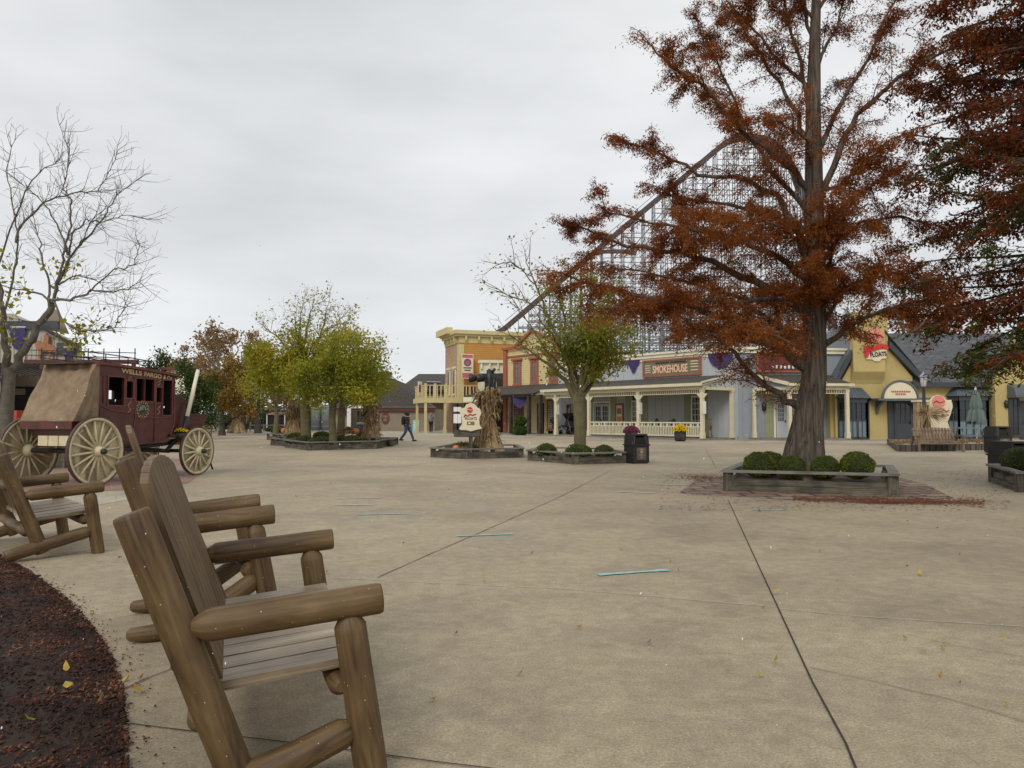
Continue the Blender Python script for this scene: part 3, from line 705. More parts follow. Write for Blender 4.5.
# ================================================================== BUILDINGS  (local frame: x along the front, -y out of it, z up)
def roofslab(mb, a, b, c, d, th=.1, m=0):
    a, b, c, d = map(Vector, (a, b, c, d)); w = (b-a).length; h = (d-a).length; dn = Vector((0, 0, -th))
    mb.poly([a, b, c, d], m, [(0, 0), (w, 0), (w, h), (0, h)])
    mb.poly([d+dn, c+dn, b+dn, a+dn], m, [(0, 0), (0, 0), (0, 0), (0, 0)])
    for p, q in ((a, b), (b, c), (c, d), (d, a)): mb.poly([p+dn, q+dn, q, p], m, [(0, 0)]*4)
def window(par, x0, x1, z0, z1, y, fm, cols=2, rows=2, fw=.09, gl='glass', name='window', dep=.08, mun=.035, label=None, sill=True):
    mb = MB(); mb.holes(x0-fw, x1+fw, z0-fw, z1+fw, [(x0, x1, z0, z1)], y-dep/2, y+.02)
    if sill: mb.b2(x0-fw-.05, x1+fw+.05, y-dep/2-.06, y-dep/2-.001, z0-fw-.06, z0-fw+.02)
    for i in range(1, cols): xx = x0+(x1-x0)*i/cols; mb.b2(xx-mun/2, xx+mun/2, y-.025, y-.002, z0+.002, z1-.002)
    for j in range(1, rows): zz = z0+(z1-z0)*j/rows; mb.b2(x0+.002, x1-.002, y-.022, y-.004, zz-mun/2, zz+mun/2)
    f = mb.build(name, fm, par)
    if label: f['label'] = label
    g = MB(); g.poly([(x0, y+.005, z0), (x1, y+.005, z0), (x1, y+.005, z1), (x0, y+.005, z1)]); g.build('pane', M[gl], f)
    return f
def door(par, x0, x1, z0, z1, y, m, cols=2, rows=3, gz=None, label=None, gl='glass', leaves=1):
    gz = gz or (z0+.9, z1-.15); mb = MB(); hs = []; w = (x1-x0)/leaves
    for k in range(leaves): hs.append((x0+k*w+.12, x0+(k+1)*w-.12, gz[0], gz[1]))
    mb.holes(x0, x1, z0, z1, hs, y-.05, y)
    for h in hs:
        mb.b2(h[0], h[1], y-.06, y-.051, z0+.15, gz[0]-.15)
        for i in range(1, cols): xx = h[0]+(h[1]-h[0])*i/cols; mb.b2(xx-.02, xx+.02, y-.04, y-.01, gz[0], gz[1])
        for j in range(1, rows): zz = gz[0]+(gz[1]-gz[0])*j/rows; mb.b2(h[0], h[1], y-.038, y-.012, zz-.02, zz+.02)
    d = mb.build('door', m, par)
    if label: d['label'] = label
    for h in hs:
        g = MB(); g.poly([(h[0], y-.008, gz[0]), (h[1], y-.008, gz[0]), (h[1], y-.008, gz[1]), (h[0], y-.008, gz[1])]); g.build('pane', M[gl], d)
    hx = x0+w*(.94 if leaves > 1 else .88); h = MB(); h.b2(hx-.03, hx+.03, y-.1, y-.052, z0+.95, z0+1.1); h.build('handle', M['black'], d)
    return d
def battens(mb, x0, x1, z0, z1, y, step=.41, hs=(), w=.045, d=.022, m=0):
    n = int((x1-x0)/step)
    for i in range(n+1):
        x = x0+.02+i*step
        segs = [(z0, z1)]
        for h in hs:
            if h[0]-.1 < x < h[1]+.1:
                ns = []
                for a, b in segs:
                    if h[2]-.1 > a: ns.append((a, min(b, h[2]-.1)))
                    if h[3]+.1 < b: ns.append((max(a, h[3]+.1), b))
                segs = ns
        for a, b in segs:
            if b-a > .05: mb.b2(x, x+w, y-d, y-.001, a+.003, b-.003, m)
def clap(mb, x0, x1, z0, z1, y, step=.17, hs=(), m=0):
    """overlapping horizontal boards"""
    z = z0
    while z < z1-.01:
        zt = min(z+step, z1); segs = [(x0, x1)]
        for h in hs:
            if h[3] > z+.02 and h[2] < zt-.02:
                ns = []
                for a, b in segs:
                    if h[1] <= a or h[0] >= b: ns.append((a, b)); continue
                    if h[0] > a: ns.append((a, h[0]))
                    if h[1] < b: ns.append((h[1], b))
                segs = ns
        for a, b in segs:
            mb.poly([(a, y-.03, z), (b, y-.03, z), (b, y-.004, zt), (a, y-.004, zt)], m); mb.poly([(a, y-.002, z), (b, y-.002, z), (b, y-.03, z), (a, y-.03, z)], m)
        z = zt
def text_obj(body, size, m, parent, loc, rot=(R(90), 0, 0), ext=.008, name='lettering', sx=1., space=1., align='CENTER', shear=0., bold=0.):
    cu = bpy.data.curves.new('t', 'FONT'); cu.body = body; cu.size = size; cu.extrude = ext; cu.align_x = align; cu.align_y = 'CENTER'; cu.space_character = space; cu.shear = shear; cu.offset = bold; cu.resolution_u = 3
    o = bpy.data.objects.new('t', cu); COL.objects.link(o); bpy.context.view_layer.update()
    me = bpy.data.meshes.new_from_object(o.evaluated_get(bpy.context.evaluated_depsgraph_get())); bpy.data.objects.remove(o); bpy.data.curves.remove(cu)
    me.name = name; me.materials.clear(); me.materials.append(m)
    for v in me.vertices: v.co.x *= sx
    t = bpy.data.objects.new(name, me); COL.objects.link(t); t.parent = parent; t.location = loc; t.rotation_euler = rot
    CHILD.setdefault(parent.name, []).append(t); return t
def bunting(label, loc, rz, w=1.4, h=.75, kind='half', group='purple buntings'):
    """gathered half-round fan of cloth, or an off-centre drape"""
    mb = MB(); n = 28; ri = 6
    for j in range(ri+1):
        for i in range(n+1):
            a = math.pi*i/n; r = j/ri
            if kind == 'half': x = -math.cos(a)*w/2*r; z = -math.sin(a)*h*r
            else:
                t = i/n; x = (t-.5)*w; zz = .25+.75*math.exp(-((t-.68)/.17)**2); z = -r*h*zz*(1 if 0 < i < n else .2)
            mb.v.append((x, -.03-.035*r*(1+math.sin(i*2.6)), z))
    for j in range(ri):
        for i in range(n): k = j*(n+1)+i; mb.face([k, k+n+1, k+n+2, k+1], 0, None, True)
    t = thing('bunting', label, 'bunting', loc, rz, group); mb.build('cloth', M['purple'], t)
    b = MB(); b.b2(-w/2, w/2, -.05, -.01, 0, .035); b.build('header_band', M['white'], t); return t
def post_mb(x, y, z0, z1, w=.17):
    p = MB(); p.b2(x-w*.62, x+w*.62, y-w*.62, y+w*.62, z0, z0+.35); p.b2(x-w/2, x+w/2, y-w/2, y+w/2, z0+.35, z1-.12); p.b2(x-w*.6, x+w*.6, y-w*.6, y+w*.6, z1-.12, z1)
    return p

# ---------------- A: grey smokehouse
A_ANG = math.atan2(-.78, .62)
A = thing('smokehouse', 'long pale grey building with cream posted porch and a big framed smokehouse sign', 'building', (13.9, 46.64, 0), A_ANG)
def axw(px, off=0.): # local x on wall plane seen at pixel column
    u = (px-512)/FPX; return (u*46.64-13.9)/(.62+.78*u)
def axp(px):         # local x on porch front plane
    u = (px-512)/FPX; return (u*44.7-11.46)/(.62+.78*u)
d0, d1 = axw(595), axw(610)
Ah = [(axw(568), axw(577), .15, 2.35), (d0, d1, .15, 2.45), (axw(632.5), axw(639.5), .75, 2.55), (axw(692), axw(702), .75, 2.75)]
mb = MB(); mb.holes(-16.4, 0, 0, 5.55, Ah, 0, .25); battens(mb, -16.4, -.1, 3.95, 5.5, 0); battens(mb, -16.4, -.1, .1, 3.3, 0, hs=[(axw(648), axw(685), 0, 4)]+Ah)
mb.b2(-16.4, 0, .26, 9, 0, .2); mb.b2(-.25, 0, .25, 9, 0, 5.5)
mb.build('wall', M['lilac'], A)
mb = MB(); mb.b2(-16.5, .12, -.16, .3, 5.5, 5.72); mb.b2(-16.5, .2, -.26, .32, 5.72, 5.86); mb.b2(-16.5, .1, -.06, -.002, 5.3, 5.5); mb.build('cornice', M['creampale'], A)
mb = MB(); roofslab(mb, (-16.4, .25, 5.3), (0, .25, 5.3), (0, 12, 5.6), (-16.4, 12, 5.6)); mb.build('roof', M['roofdk'], A)
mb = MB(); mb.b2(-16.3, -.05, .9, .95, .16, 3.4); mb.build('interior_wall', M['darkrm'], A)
for (a, b) in [(577, 594), (611, 617), (626, 632), (641, 648), (685, 691), (703.5, 708)]: mb = MB(); mb.b2(axw(a), axw(b), -.028, -.024, .15, 3.25); mb.build('shutter_panel', M['sage'], A)
mb = MB(); mb.b2(axw(648.5), axw(684.5), -.014, -.01, .15, 3.25)
x = axw(648.5)
while x < axw(684.5): mb.b2(x, x+.05, -.035, -.0145, .15, 3.25); x += .62
mb.build('white_panel', M['porchwall'], A)
door(A, d0+.05, d1-.05, .15, 2.4, 0, M['porchwall'], 3, 3, (1.15, 2.2), leaves=2)
mb = MB(); mb.holes(d0-.12, d1+.12, .15, 2.58, [(d0, d1, .1, 2.45)], -.07, -.002); mb.build('door_frame', M['creampale'], A)
window(A, axw(632.5)+.06, axw(639.5)-.06, .8, 2.5, -.02, M['creampale'], 2, 5)
window(A, axw(692)+.05, axw(702)-.05, .8, 2.7, -.02, M['creampale'], 3, 5)
window(A, axw(568), axw(577), .3, 2.35, -.02, M['brickred'], 3, 5)
mb = MB(); mb.b2(-16.4, .05, -3.35, -.002, 0, .12); mb.build('porch_floor', M['concretegrey'], A)
mb = MB(); roofslab(mb, (-14.5, -3.5, 3.42), (.25, -3.5, 3.42), (.25, -.03, 4.08), (-16.2, -.03, 4.08), .07); mb.build('porch_roof', M['roofdk'], A)
mb = MB(); mb.b2(-14.4, .12, -3.25, -3.03, 3.06, 3.34); mb.b2(-14.5, .25, -3.56, -3.505, 3.28, 3.46)
mb.b2(-.1, .12, -3.02, -.05, 3.06, 3.26); mb.bar((.2, -3.5, 3.42), (.2, -.03, 4.08), .1, .2)
x = -14.3
while x < 0: mb.b2(x, x+.04, -3.16, -3.12, 2.86, 3.06); x += .16
mb.b2(-14.3, 0, -3.17, -3.11, 2.82, 2.86); mb.build('porch_beam', M['cream'], A)
mb = MB(); mb.prismx([(-3.2, 3.27), (-.05, 3.27), (-.05, 3.97), (-3.2, 3.37)], .02, .09); mb.build('porch_gable', M['lilac'], A)
for px in (557, 590, 639.5, 703): 
    x = axp(px); p = post_mb(x-.05, -3.13, .12, 3.06, .2); p.prism([(x-.45, 2.82), (x-.15, 2.82), (x-.15, 2.5)], -3.16, -3.1); p.prism([(x+.35, 2.82), (x+.05, 2.82), (x+.05, 2.5)], -3.16, -3.1); p.build('porch_post', M['cream'], A)
post_mb(0, -.25, .12, 3.06, .2).build('porch_post', M['cream'], A)
ra, rb = axp(591), axp(701)
mb = MB(); mb.b2(ra, rb, -3.17, -3.09, 1.02, 1.1); mb.b2(ra, rb, -3.16, -3.1, .22, .3); mb.b2(ra, rb, -3.15, -3.11, .8, .85); x = ra
while x < rb: mb.b2(x, x+.055, -3.15, -3.11, .3, .8); x += .13
x = ra
while x < rb: mb.b2(x, x+.14, -3.145, -3.115, .85, 1.02) if int(x*4) % 2 else mb.b2(x, x+.04, -3.145, -3.115, .85, 1.02); x += .26
mb.build('porch_railing', M['cream'], A)
for px in (557.5, 640, 703.5):
    x = axp(px)-.05; mb = MB(); mb.b2(x+.11, x+.15, -3.27, -3.0, 1.6, 2.35); b = mb.build('post_plaque', M['white'], A)
# lantern
mb = MB(); mb.lathe([(.03, .35), (.12, .25), (.09, 0), (.02, -.05)], (axw(655)-.5, -1.6, 2.6), 6); mb.bar((axw(655)-.5, -1.6, 2.95), (axw(655)-.5, -1.6, 3.3), .02); mb.build('hanging_lantern', M['black'], A)
sg = thing('wall_sign', 'long olive sign in red frame with pale peach smokehouse lettering', 'sign', tuple(Vector((13.9, 46.64, 4.78))+Vector((.62, -.78, 0))*((axw(644)+axw(702.5))/2)+Vector((-.78, -.62, 0))*.06), A_ANG)
sw = axw(702.5)-axw(644); mb = MB(); mb.holes(-sw/2, sw/2, -.6, .6, [(-sw/2+.13, sw/2-.13, -.49, .49)], -.08, .0); mb.build('frame', M['brickred'], sg)
mb = MB(); mb.b2(-sw/2+.1, sw/2-.1, -.03, 0, -.5, .5); mb.build('board', M['signolive'], sg)
t_ = text_obj('SMOKEHOUSE', .72, M['peach'], sg, (-.02*sw, -.045, -.12), bold=.02); wd_ = max(v.co.x for v in t_.data.vertices)-min(v.co.x for v in t_.data.vertices)
for v in t_.data.vertices: v.co.x *= .60*sw/wd_
mb = MB()
for (a, b, z) in ((-.27, -.03, .35), (-.01, .24, .35)): mb.b2(a*sw, b*sw, -.045, -.032, z-.06, z+.05)
mb.build('plaque', M['darkwood'], sg)
mb = MB()
for zz in (.32, .14, -.04, -.26): mb.b2(.33*sw, .45*sw, -.045, -.032, zz-.03, zz+.03)
for zz in (.22, .05, -.1, -.25): mb.b2(-.46*sw, -.36*sw, -.045, -.032, zz-.025, zz+.025)
mb.build('small_lettering', M['signcream'], sg)
for (pp, k, lb) in ((598, 'drape', 0), (629, 'drape', 'purple bunting gathered off centre on pale grey wall left of the smokehouse sign'), (723, 'half', 'purple half round bunting on pale grey wall right of the smokehouse sign')):
    if not lb: continue
    px = 631 if pp == 629 else 722
    v = Vector((13.9, 46.64, 0))+Vector((.62, -.78, 0))*axw(px)+Vector((-.78, -.62, 0))*.05
    v.z = at(px, 360.5 if pp == 629 else 353, v.y).z; bunting(lb, tuple(v), A_ANG, 1.9, .95, k)
fp = thing('framed_poster', 'brown framed menu poster on the porch wall beside the grey double doors', 'poster', tuple(Vector((13.9, 46.64, 1.55))+Vector((.62, -.78, 0))*axw(620)+Vector((-.78, -.62, 0))*.06), A_ANG)
mb = MB(); mb.holes(-.4, .4, -.85, .85, [(-.3, .3, -.72, .72)], -.06, 0); mb.build('frame', M['brickred'], fp)
mb = MB(); mb.b2(-.31, .31, -.03, -.005, -.73, .73, 0); mb.b2(-.22, .22, -.04, -.031, .1, .5, 1); mb.b2(-.22, .22, -.04, -.031, -.5, -.1, 2); mb.build('print', [M['signcream'], M['taupe'], M['orange']], fp)
# ---------------- B: grey annex
B_ANG = R(8); Bo = Vector((16.37, 47.2, 0)); bx_, by_ = Vector((math.cos(B_ANG), math.sin(B_ANG), 0)), Vector((-math.sin(B_ANG), math.cos(B_ANG), 0))
B = thing('grey_annex', 'slate grey annex with small cream posted porch behind the big cypress', 'building', tuple(Bo), B_ANG)
def bxw(px, y=0.):
    u = (px-512)/FPX; o = Bo+by_*y; return (u*o.y-o.x)/(bx_.x-u*bx_.y)
bd = (bxw(775), bxw(795))
Bh = [(bd[0], bd[1], .15, 2.5)]
mb = MB(); mb.holes(-2.35, 6.2, 0, 5.55, Bh, 0, .25); battens(mb, -2.3, 6.1, .1, 5.4, 0, hs=Bh); mb.b2(5.95, 6.2, .25, 8, 0, 5.55); mb.build('wall', M['slate'], B)
mb = MB(); mb.b2(-2.4, 6.3, -.15, .28, 5.45, 5.68); mb.b2(-2.4, 6.4, -.25, .3, 5.68, 5.82); mb.build('cornice', M['creampale'], B)
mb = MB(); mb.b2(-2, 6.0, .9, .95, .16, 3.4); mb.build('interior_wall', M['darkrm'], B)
mb = MB(); roofslab(mb, (-2.3, .25, 5.3), (6.2, .25, 5.3), (6.2, 8, 5.4), (-2.3, 8, 5.4)); mb.build('roof', M['roofdk'], B)
door(B, bd[0]+.05, bd[1]-.05, .12, 2.4, 0, M['lilac'], 3, 4, (1.15, 2.2), leaves=2)
mb = MB(); mb.holes(bd[0]-.12, bd[1]+.12, .12, 2.6, [(bd[0], bd[1], .1, 2.45)], -.07, -.023); mb.build('door_frame', M['creampale'], B)
mb = MB(); mb.b2(bd[0]-.7, bd[0]-.14, -.03, -.024, .12, 3.2); mb.build('shutter_panel', M['sage'], B); mb = MB(); mb.b2(bxw(826), bxw(829), -.03, -.024, .12, 3.2); mb.build('shutter_panel', M['sage'], B)
mb = MB(); mb.b2(bxw(829.5), bxw(836), -.035, -.025, .12, 3.1); mb.build('side_door', M['charcoal'], B)
PD = 2.35; x0b, x1b = .02, 3.75; xs_ = -1.2
mb = MB(); mb.prismz([(xs_-.3, -.002), (x0b-.3, -PD-.15), (x1b+.2, -PD-.15), (x1b+.2, -.002)], 0, .12); mb.build('porch_floor', M['concretegrey'], B)
mb = MB(); roofslab(mb, (x0b-.2, -PD-.3, 3.4), (x1b+.3, -PD-.3, 3.4), (x1b+.3, -.03, 4.1), (xs_-.2, -.03, 4.1), .07); mb.build('porch_roof', M['roofdk'], B)
mb = MB(); mb.b2(x0b-.1, x1b+.1, -PD-.1, -PD+.1, 3.06, 3.3); mb.b2(x0b-.2, x1b+.3, -PD-.36, -PD-.31, 3.28, 3.44); mb.bar((x0b, -PD+.1, 3.16), (xs_, -.12, 3.16), .16, .2); mb.bar((x0b-.2, -PD-.3, 3.4), (xs_-.2, -.03, 4.1), .1, .2)
x = x0b
while x < x1b: mb.b2(x, x+.04, -PD-.02, -PD+.02, 2.86, 3.06); x += .16
y = -PD
while y < -.15: xq = x0b+(xs_-x0b)*(y+PD)/PD; mb.b2(xq-.02, xq+.02, y, y+.04, 2.86, 3.06); y += .16
mb.b2(x0b, x1b, -PD-.03, -PD+.03, 2.82, 2.86); mb.build('porch_beam', M['cream'], B)
for (x, y) in ((xs_, -.2), (x0b, -PD), (x1b, -PD)): post_mb(x, y, .12, 3.06, .2).build('porch_post', M['cream'], B)
mb = MB(); mb.poly([(x0b-.02, -PD, 3.27), (xs_-.02, -.05, 3.27), (xs_-.02, -.05, 4.0), (x0b-.02, -PD, 3.38)]); mb.build('porch_gable', M['slate'], B)
mb = MB(); q = Vector((bxw(763), -.15, 1.95)); mb.lathe([(.02, .4), (.16, .28), (.13, -.1), (.03, -.16)], q, 6); mb.bar(q+Vector((0, .15, .45)), q+Vector((0, 0, .42)), .03); mb.build('wall_lantern', M['black'], B)
s2 = thing('wall_sign', 'long dark red sign partly hidden behind the cypress branches', 'sign', tuple(Bo+bx_*((bxw(757)+bxw(822))/2)-by_*.06+Vector((0, 0, 4.85))), B_ANG)
sw2 = bxw(822)-bxw(757); mb = MB(); mb.b2(-sw2/2, sw2/2, -.06, 0, -.55, .55); mb.build('board', M['dkred'], s2)
mb = MB(); mb.holes(-sw2/2-.05, sw2/2+.05, -.6, .6, [(-sw2/2+.06, sw2/2-.06, -.49, .49)], -.1, .01); mb.build('frame', M['brickred'], s2)
mb = MB()
for i in range(11): mb.b2(-sw2*.28+i*sw2*.062, -sw2*.28+i*sw2*.062+sw2*.03, -.08, -.062, -.36, -.16 if i % 3 else -.2)
mb.build('worn_lettering', M['white'], s2)

# ---------------- C: light yellow two-storey front
def cw(px): return axw(px)
C = thing('storefront', 'light yellow clapboard storefront with brick red trim and three narrow upper windows', 'building', (13.9, 46.64, 0), A_ANG)
c0, c1 = axw(503), -16.55
Ch = [(axw(p0), axw(p1), 4.3, 6.15) for p0, p1 in ((513, 518.5), (530, 535.5), (548.5, 554.5))]
Cg = [(axw(512), axw(522), .3, 2.7), (axw(535), axw(542), .12, 2.6), (axw(549.5), axw(553.8), .5, 2.75)]
mb = MB(); mb.holes(c0, c1, 0, 7.2, Ch+Cg, .3, .5); clap(mb, c0+.3, c1, .1, 7.1, .3, .19, Ch+Cg); mb.b2(c0, c0+.2, .5, 9, 0, 7.2); mb.build('wall', M['ycream'], C)
mb = MB(); roofslab(mb, (c0, .5, 7.1), (c1, .5, 7.1), (c1, 9, 7.1), (c0, 9, 7.1)); mb.build('roof', M['roofdk'], C)
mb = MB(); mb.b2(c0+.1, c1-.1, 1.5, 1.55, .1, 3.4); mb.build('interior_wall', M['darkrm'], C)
mb = MB(); mb.b2(c0-.05, c0+.4, .1, .29, 0, 7.3); mb.b2(c1-.45, c1-.02, .1, .29, 0, 7.3)
mb.b2(c0-.15, c0+3.2, .02, .32, 7.3, 7.5); mb.b2(c0+.4, c1-.45, .18, .265, 6.6, 6.72); mx_ = (c0+c1)/2
mb.bar((c0+1.6, .12, 7.45), (mx_+.3, .12, 8.7), .3, .22); mb.bar((c1+.1, .12, 7.45), (mx_+.3, .12, 8.7), .3, .22); mb.build('trim', M['brickred'], C)
mb = MB(); mb.prism([(c0+1.6, 7.2), (c1, 7.2), (mx_+.3, 8.6)], .2, .45); mb.build('gable', M['ycream'], C)
for h in Ch:
    f = window(C, h[0]+.05, h[1]-.05, 4.38, 6.05, .25, M['brickred'], 2, 4, .2, 'glasslt', dep=.12)
    mb = MB(); mb.b2(h[0]-.3, h[1]+.3, .05, .27, 6.28, 6.45); mb.build('hood', M['brickred'], f)
window(C, Cg[0][0]+.1, Cg[0][1]-.1, .4, 2.6, .28, M['brickred'], 4, 5, .12)
door(C, Cg[1][0]+.05, Cg[1][1]-.05, .12, 2.5, .28, M['darkwood'], 2, 4)
window(C, axw(546), axw(553.8), .55, 2.7, .28, M['brickred'], 4, 5, .14, 'glasslt', name='window')
mb = MB(); mb.b2(c0-2.2, c1+1.5, -2.3, .28, 0, .1); mb.build('porch_floor', M['concretegrey'], C)
mb = MB(); roofslab(mb, (c0-1.6, -3.0, 3.25), (c1+.6, -3.0, 3.25), (c1+.1, .25, 4.15), (c0-.9, .25, 4.15), .08); mb.build('porch_roof', M['roofdk'], C)
mb = MB(); mb.prismx([(-2.9, 3.12), (-.1, 3.12), (.2, 4.05), (-2.9, 3.2)], c1+.3, c1+.4); mb.b2(c0-1.7, c0+.9, -2.98, -2.9, 2.75, 3.15); mb.build('porch_fascia', M['creampale'], C)
for px in (511.5, 529.5, 541):
    u = (px-512)/FPX; o = Vector((13.9, 46.64, 0))+Vector((.78, .62, 0))*(-2.75); x = (u*o.y-o.x)/(.62+.78*u)
    mb = MB(); mb.b2(x-.13, x+.13, -2.88, -2.62, .1, 3.15); mb.build('porch_post', M['darkwood'], C)
mb = MB(); mb.b2(c0-1.6, c1+.5, -2.85, -2.7, 3.0, 3.17); mb.build('porch_beam', M['darkwood'], C)
v = at(520, 396, 59.2); bunting('purple half round bunting hung on the dark porch of the yellow storefront', tuple(v), A_ANG*.5, 1.25, .95)
# ---------------- E: link with bracketed cornice
E = thing('link_building', 'narrow dark fronted link building with cream bracketed cornice between orange and yellow storefronts', 'building', tuple(at(480, 430, 67)*1 - Vector((0, 0, at(480, 430, 67).z))), R(12))
mb = MB(); mb.b2(0, 2.6, 0, .2, 0, 5.4); mb.build('wall', M['darkwood'], E)
mb = MB(); mb.b2(.0, 2.6, -.2, .25, 5.35, 6.3); mb.b2(-.15, 2.6, -.45, .3, 6.3, 6.55)
for x in (0, .75, 1.5, 2.2): mb.b2(x, x+.14, -.4, -.2, 5.75, 6.3)
mb.build('cornice', M['creampale'], E)
for a, b in ((-.2, .4), (1.2, 1.5), (.6, .85)): mb = MB(); mb.b2(a, b, -.06, -.002, 3.2, 4.6); mb.build('shutter_panel', M['cream'], E)
mb = MB(); roofslab(mb, (-.5, -2.2, 2.9), (2.6, -2.2, 2.9), (2.6, -.02, 3.3), (-.5, -.02, 3.3)); mb.build('awning', M['roofdk'], E)
# ---------------- D: ochre building with balcony
D_ANG = R(20); Do = Vector((-4.9, 69, 0)); D = thing('balcony_building', 'two storey ochre orange building with pink brick front, cream cornice and a wrap around balcony', 'building', tuple(Do), D_ANG)
mb = MB(); mb.b2(0, 8.5, 0, .2, 0, 9.0); clap(mb, .45, 8.5, 3.2, 8.35, 0, .2); clap(mb, .45, 8.5, .1, 2.9, 0, .2); mb.build('side_wall', M['orange'], D)
mb = MB(); mb.b2(0, .2, .2, 5.0, 0, 9.0); mb.b2(.2, 8.5, 4.8, 5.0, 0, 9.0); mb.build('brick_front', M['pinkbrick'], D)
mb = MB(); mb.b2(-.06, .45, -.08, -.005, 0, 8.2); mb.b2(-.07, -.002, .0, .45, 0, 8.2); mb.b2(-.05, 8.5, -.06, -.004, 8.35, 8.95); mb.b2(-.07, -.004, .45, 5.0, 8.35, 8.95)
mb.build('corner_board', M['dcream'], D)
mb = MB(); mb.b2(-.55, 8.6, -.5, .2, 9.15, 9.5); mb.b2(-.35, 8.6, -.3, .1, 8.95, 9.15); mb.b2(-.55, .1, .2, 5.1, 9.15, 9.5); mb.b2(-.35, .1, .1, 5.1, 8.95, 9.15)
for i in range(6): x = .5+i*1.25; mb.b2(x, x+.16, -.36, -.07, 8.6, 8.95); mb.b2(x+.02, x+.14, -.22, -.07, 8.45, 8.6)
for i in range(4): y = .7+i*1.15; mb.b2(-.36, -.08, y, y+.16, 8.55, 8.95)
mb.b2(-.9, -.3, 1.2, 5.3, 9.3, 9.9); mb.build('cornice', M['dcream'], D)
mb = MB(); mb.b2(.2, 8.5, .2, 4.8, 8.9, 8.96); mb.build('roof', M['roofdk'], D)
for y in (1.5, 3.5):
    mb = MB(); mb.b2(-.1, -.003, y-.45, y+.45, 3.5, 6.0); mb.b2(-.18, -.003, y-.55, y+.55, 6.0, 6.2); f = mb.build('window', M['signcream'], D)
    mb = MB(); mb.b2(-.115, -.101, y-.3, y+.3, 3.65, 5.85); mb.build('pane', M['glasslt'], f)
def dl(px, y):  # local x on plane y (local) for pixel column
    u = (px-512)/FPX; ux = Vector((math.cos(D_ANG), math.sin(D_ANG), 0)); vy = Vector((-math.sin(D_ANG), math.cos(D_ANG), 0)); o = Do+vy*y; return (u*o.y-o.x)/(ux.x-u*ux.y)
xl = dl(425.6, -1.2); xr = dl(481, -1.2)
mb = MB(); mb.b2(xl-.1, xr, -1.3, -.09, 2.95, 3.12); mb.b2(xl-.1, -.09, -.09, 3.2, 2.95, 3.12); mb.b2(xl-.12, xr, -1.36, -1.31, 2.72, 3.15); mb.b2(xl-.16, xl-.11, -1.36, 3.2, 2.72, 3.15); mb.build('balcony_floor', M['dcream'], D)
for (x, y) in ((xl, -1.2), (dl(445, -1.2), -1.2), (xl, 2.2), (dl(470, -1.2), -1.2)): post_mb(x, y, 0, 2.95, .2).build('porch_post', M['dcream'], D)
mb = MB(); mb.b2(xl, xr, -1.24, -1.16, 4.25, 4.33); mb.b2(xl-.04, xl+.04, -1.2, 3.2, 4.25, 4.33); mb.b2(xl, xr, -1.23, -1.17, 3.2, 3.27); x = xl
while x < xr: mb.b2(x, x+.1, -1.22, -1.18, 3.15, 4.25); x += .34
y = -1.2
while y < 3.2: mb.b2(xl-.02, xl+.02, y, y+.1, 3.15, 4.25); y += .34
for px in (425.6, 435, 446): x = dl(px, -1.2); mb.b2(x-.1, x+.1, -1.3, -1.1, 3.13, 4.45)
mb.build('balcony_railing', M['dcream'], D)
mb = MB(); 
for px in (466, 473): x = dl(px, 0); mb.b2(x-.2, x+.2, -.06, -.035, 3.15, 4.4)
mb.build('balcony_door', M['darkrm'], D)
for px in (461, 466, 471): x = dl(px, 0); mb = MB(); mb.b2(x-.18, x+.18, -.07, -.04, .2, 2.6); mb.build('ground_door', M['darkwood'], D)
p_ = at(467.5, 366.5, 68.9); ps = thing('wall_poster', 'tall pink and cream poster with purple oval head picture on the ochre orange wall', 'poster', tuple(p_+Vector((0, -.25, 0))), D_ANG)
mb = MB(); mb.b2(-.56, .56, -.06, -.0, -1.15, 1.15, 0); mb.b2(-.5, .5, -.07, -.061, .78, 1.07, 1); mb.b2(-.5, .5, -.07, -.061, -1.08, -.62, 1)
mb.lathe([(.36, 0), (.36, .012)], (0, -.06, .35), 20, 2, M=Matrix.Rotation(R(90), 3, 'X')); mb.lathe([(.2, 0), (.2, .012)], (0, -.075, .30), 16, 1, M=Matrix.Rotation(R(90), 3, 'X'))
mb.b2(-.4, .4, -.07, -.061, -.2, -.1, 3); mb.b2(-.3, .3, -.07, -.061, -.42, -.32, 3)
mb.build('print', [M['signcream'], mat('poster_pink', (.48, .12, .15), .7), mat('poster_purple', (.19, .08, .16), .7), M['darkwood']], ps)
v = at(433.5, 382, 67.2); bunting('purple bunting draped on the balcony railing of the ochre building', tuple(v), D_ANG, 1.3, .9)
bi = thing('hanging_banner', 'small pink and white banner hanging at the left end of the balcony', 'banner', tuple(at(420, 388, 68.5)), R(60))
mb = MB(); mb.b2(-.3, .3, -.02, .02, -.6, .6, 0); mb.b2(-.2, .2, -.03, -.021, -.4, .3, 1); mb.build('cloth', [M['white'], M['redsign']], bi)
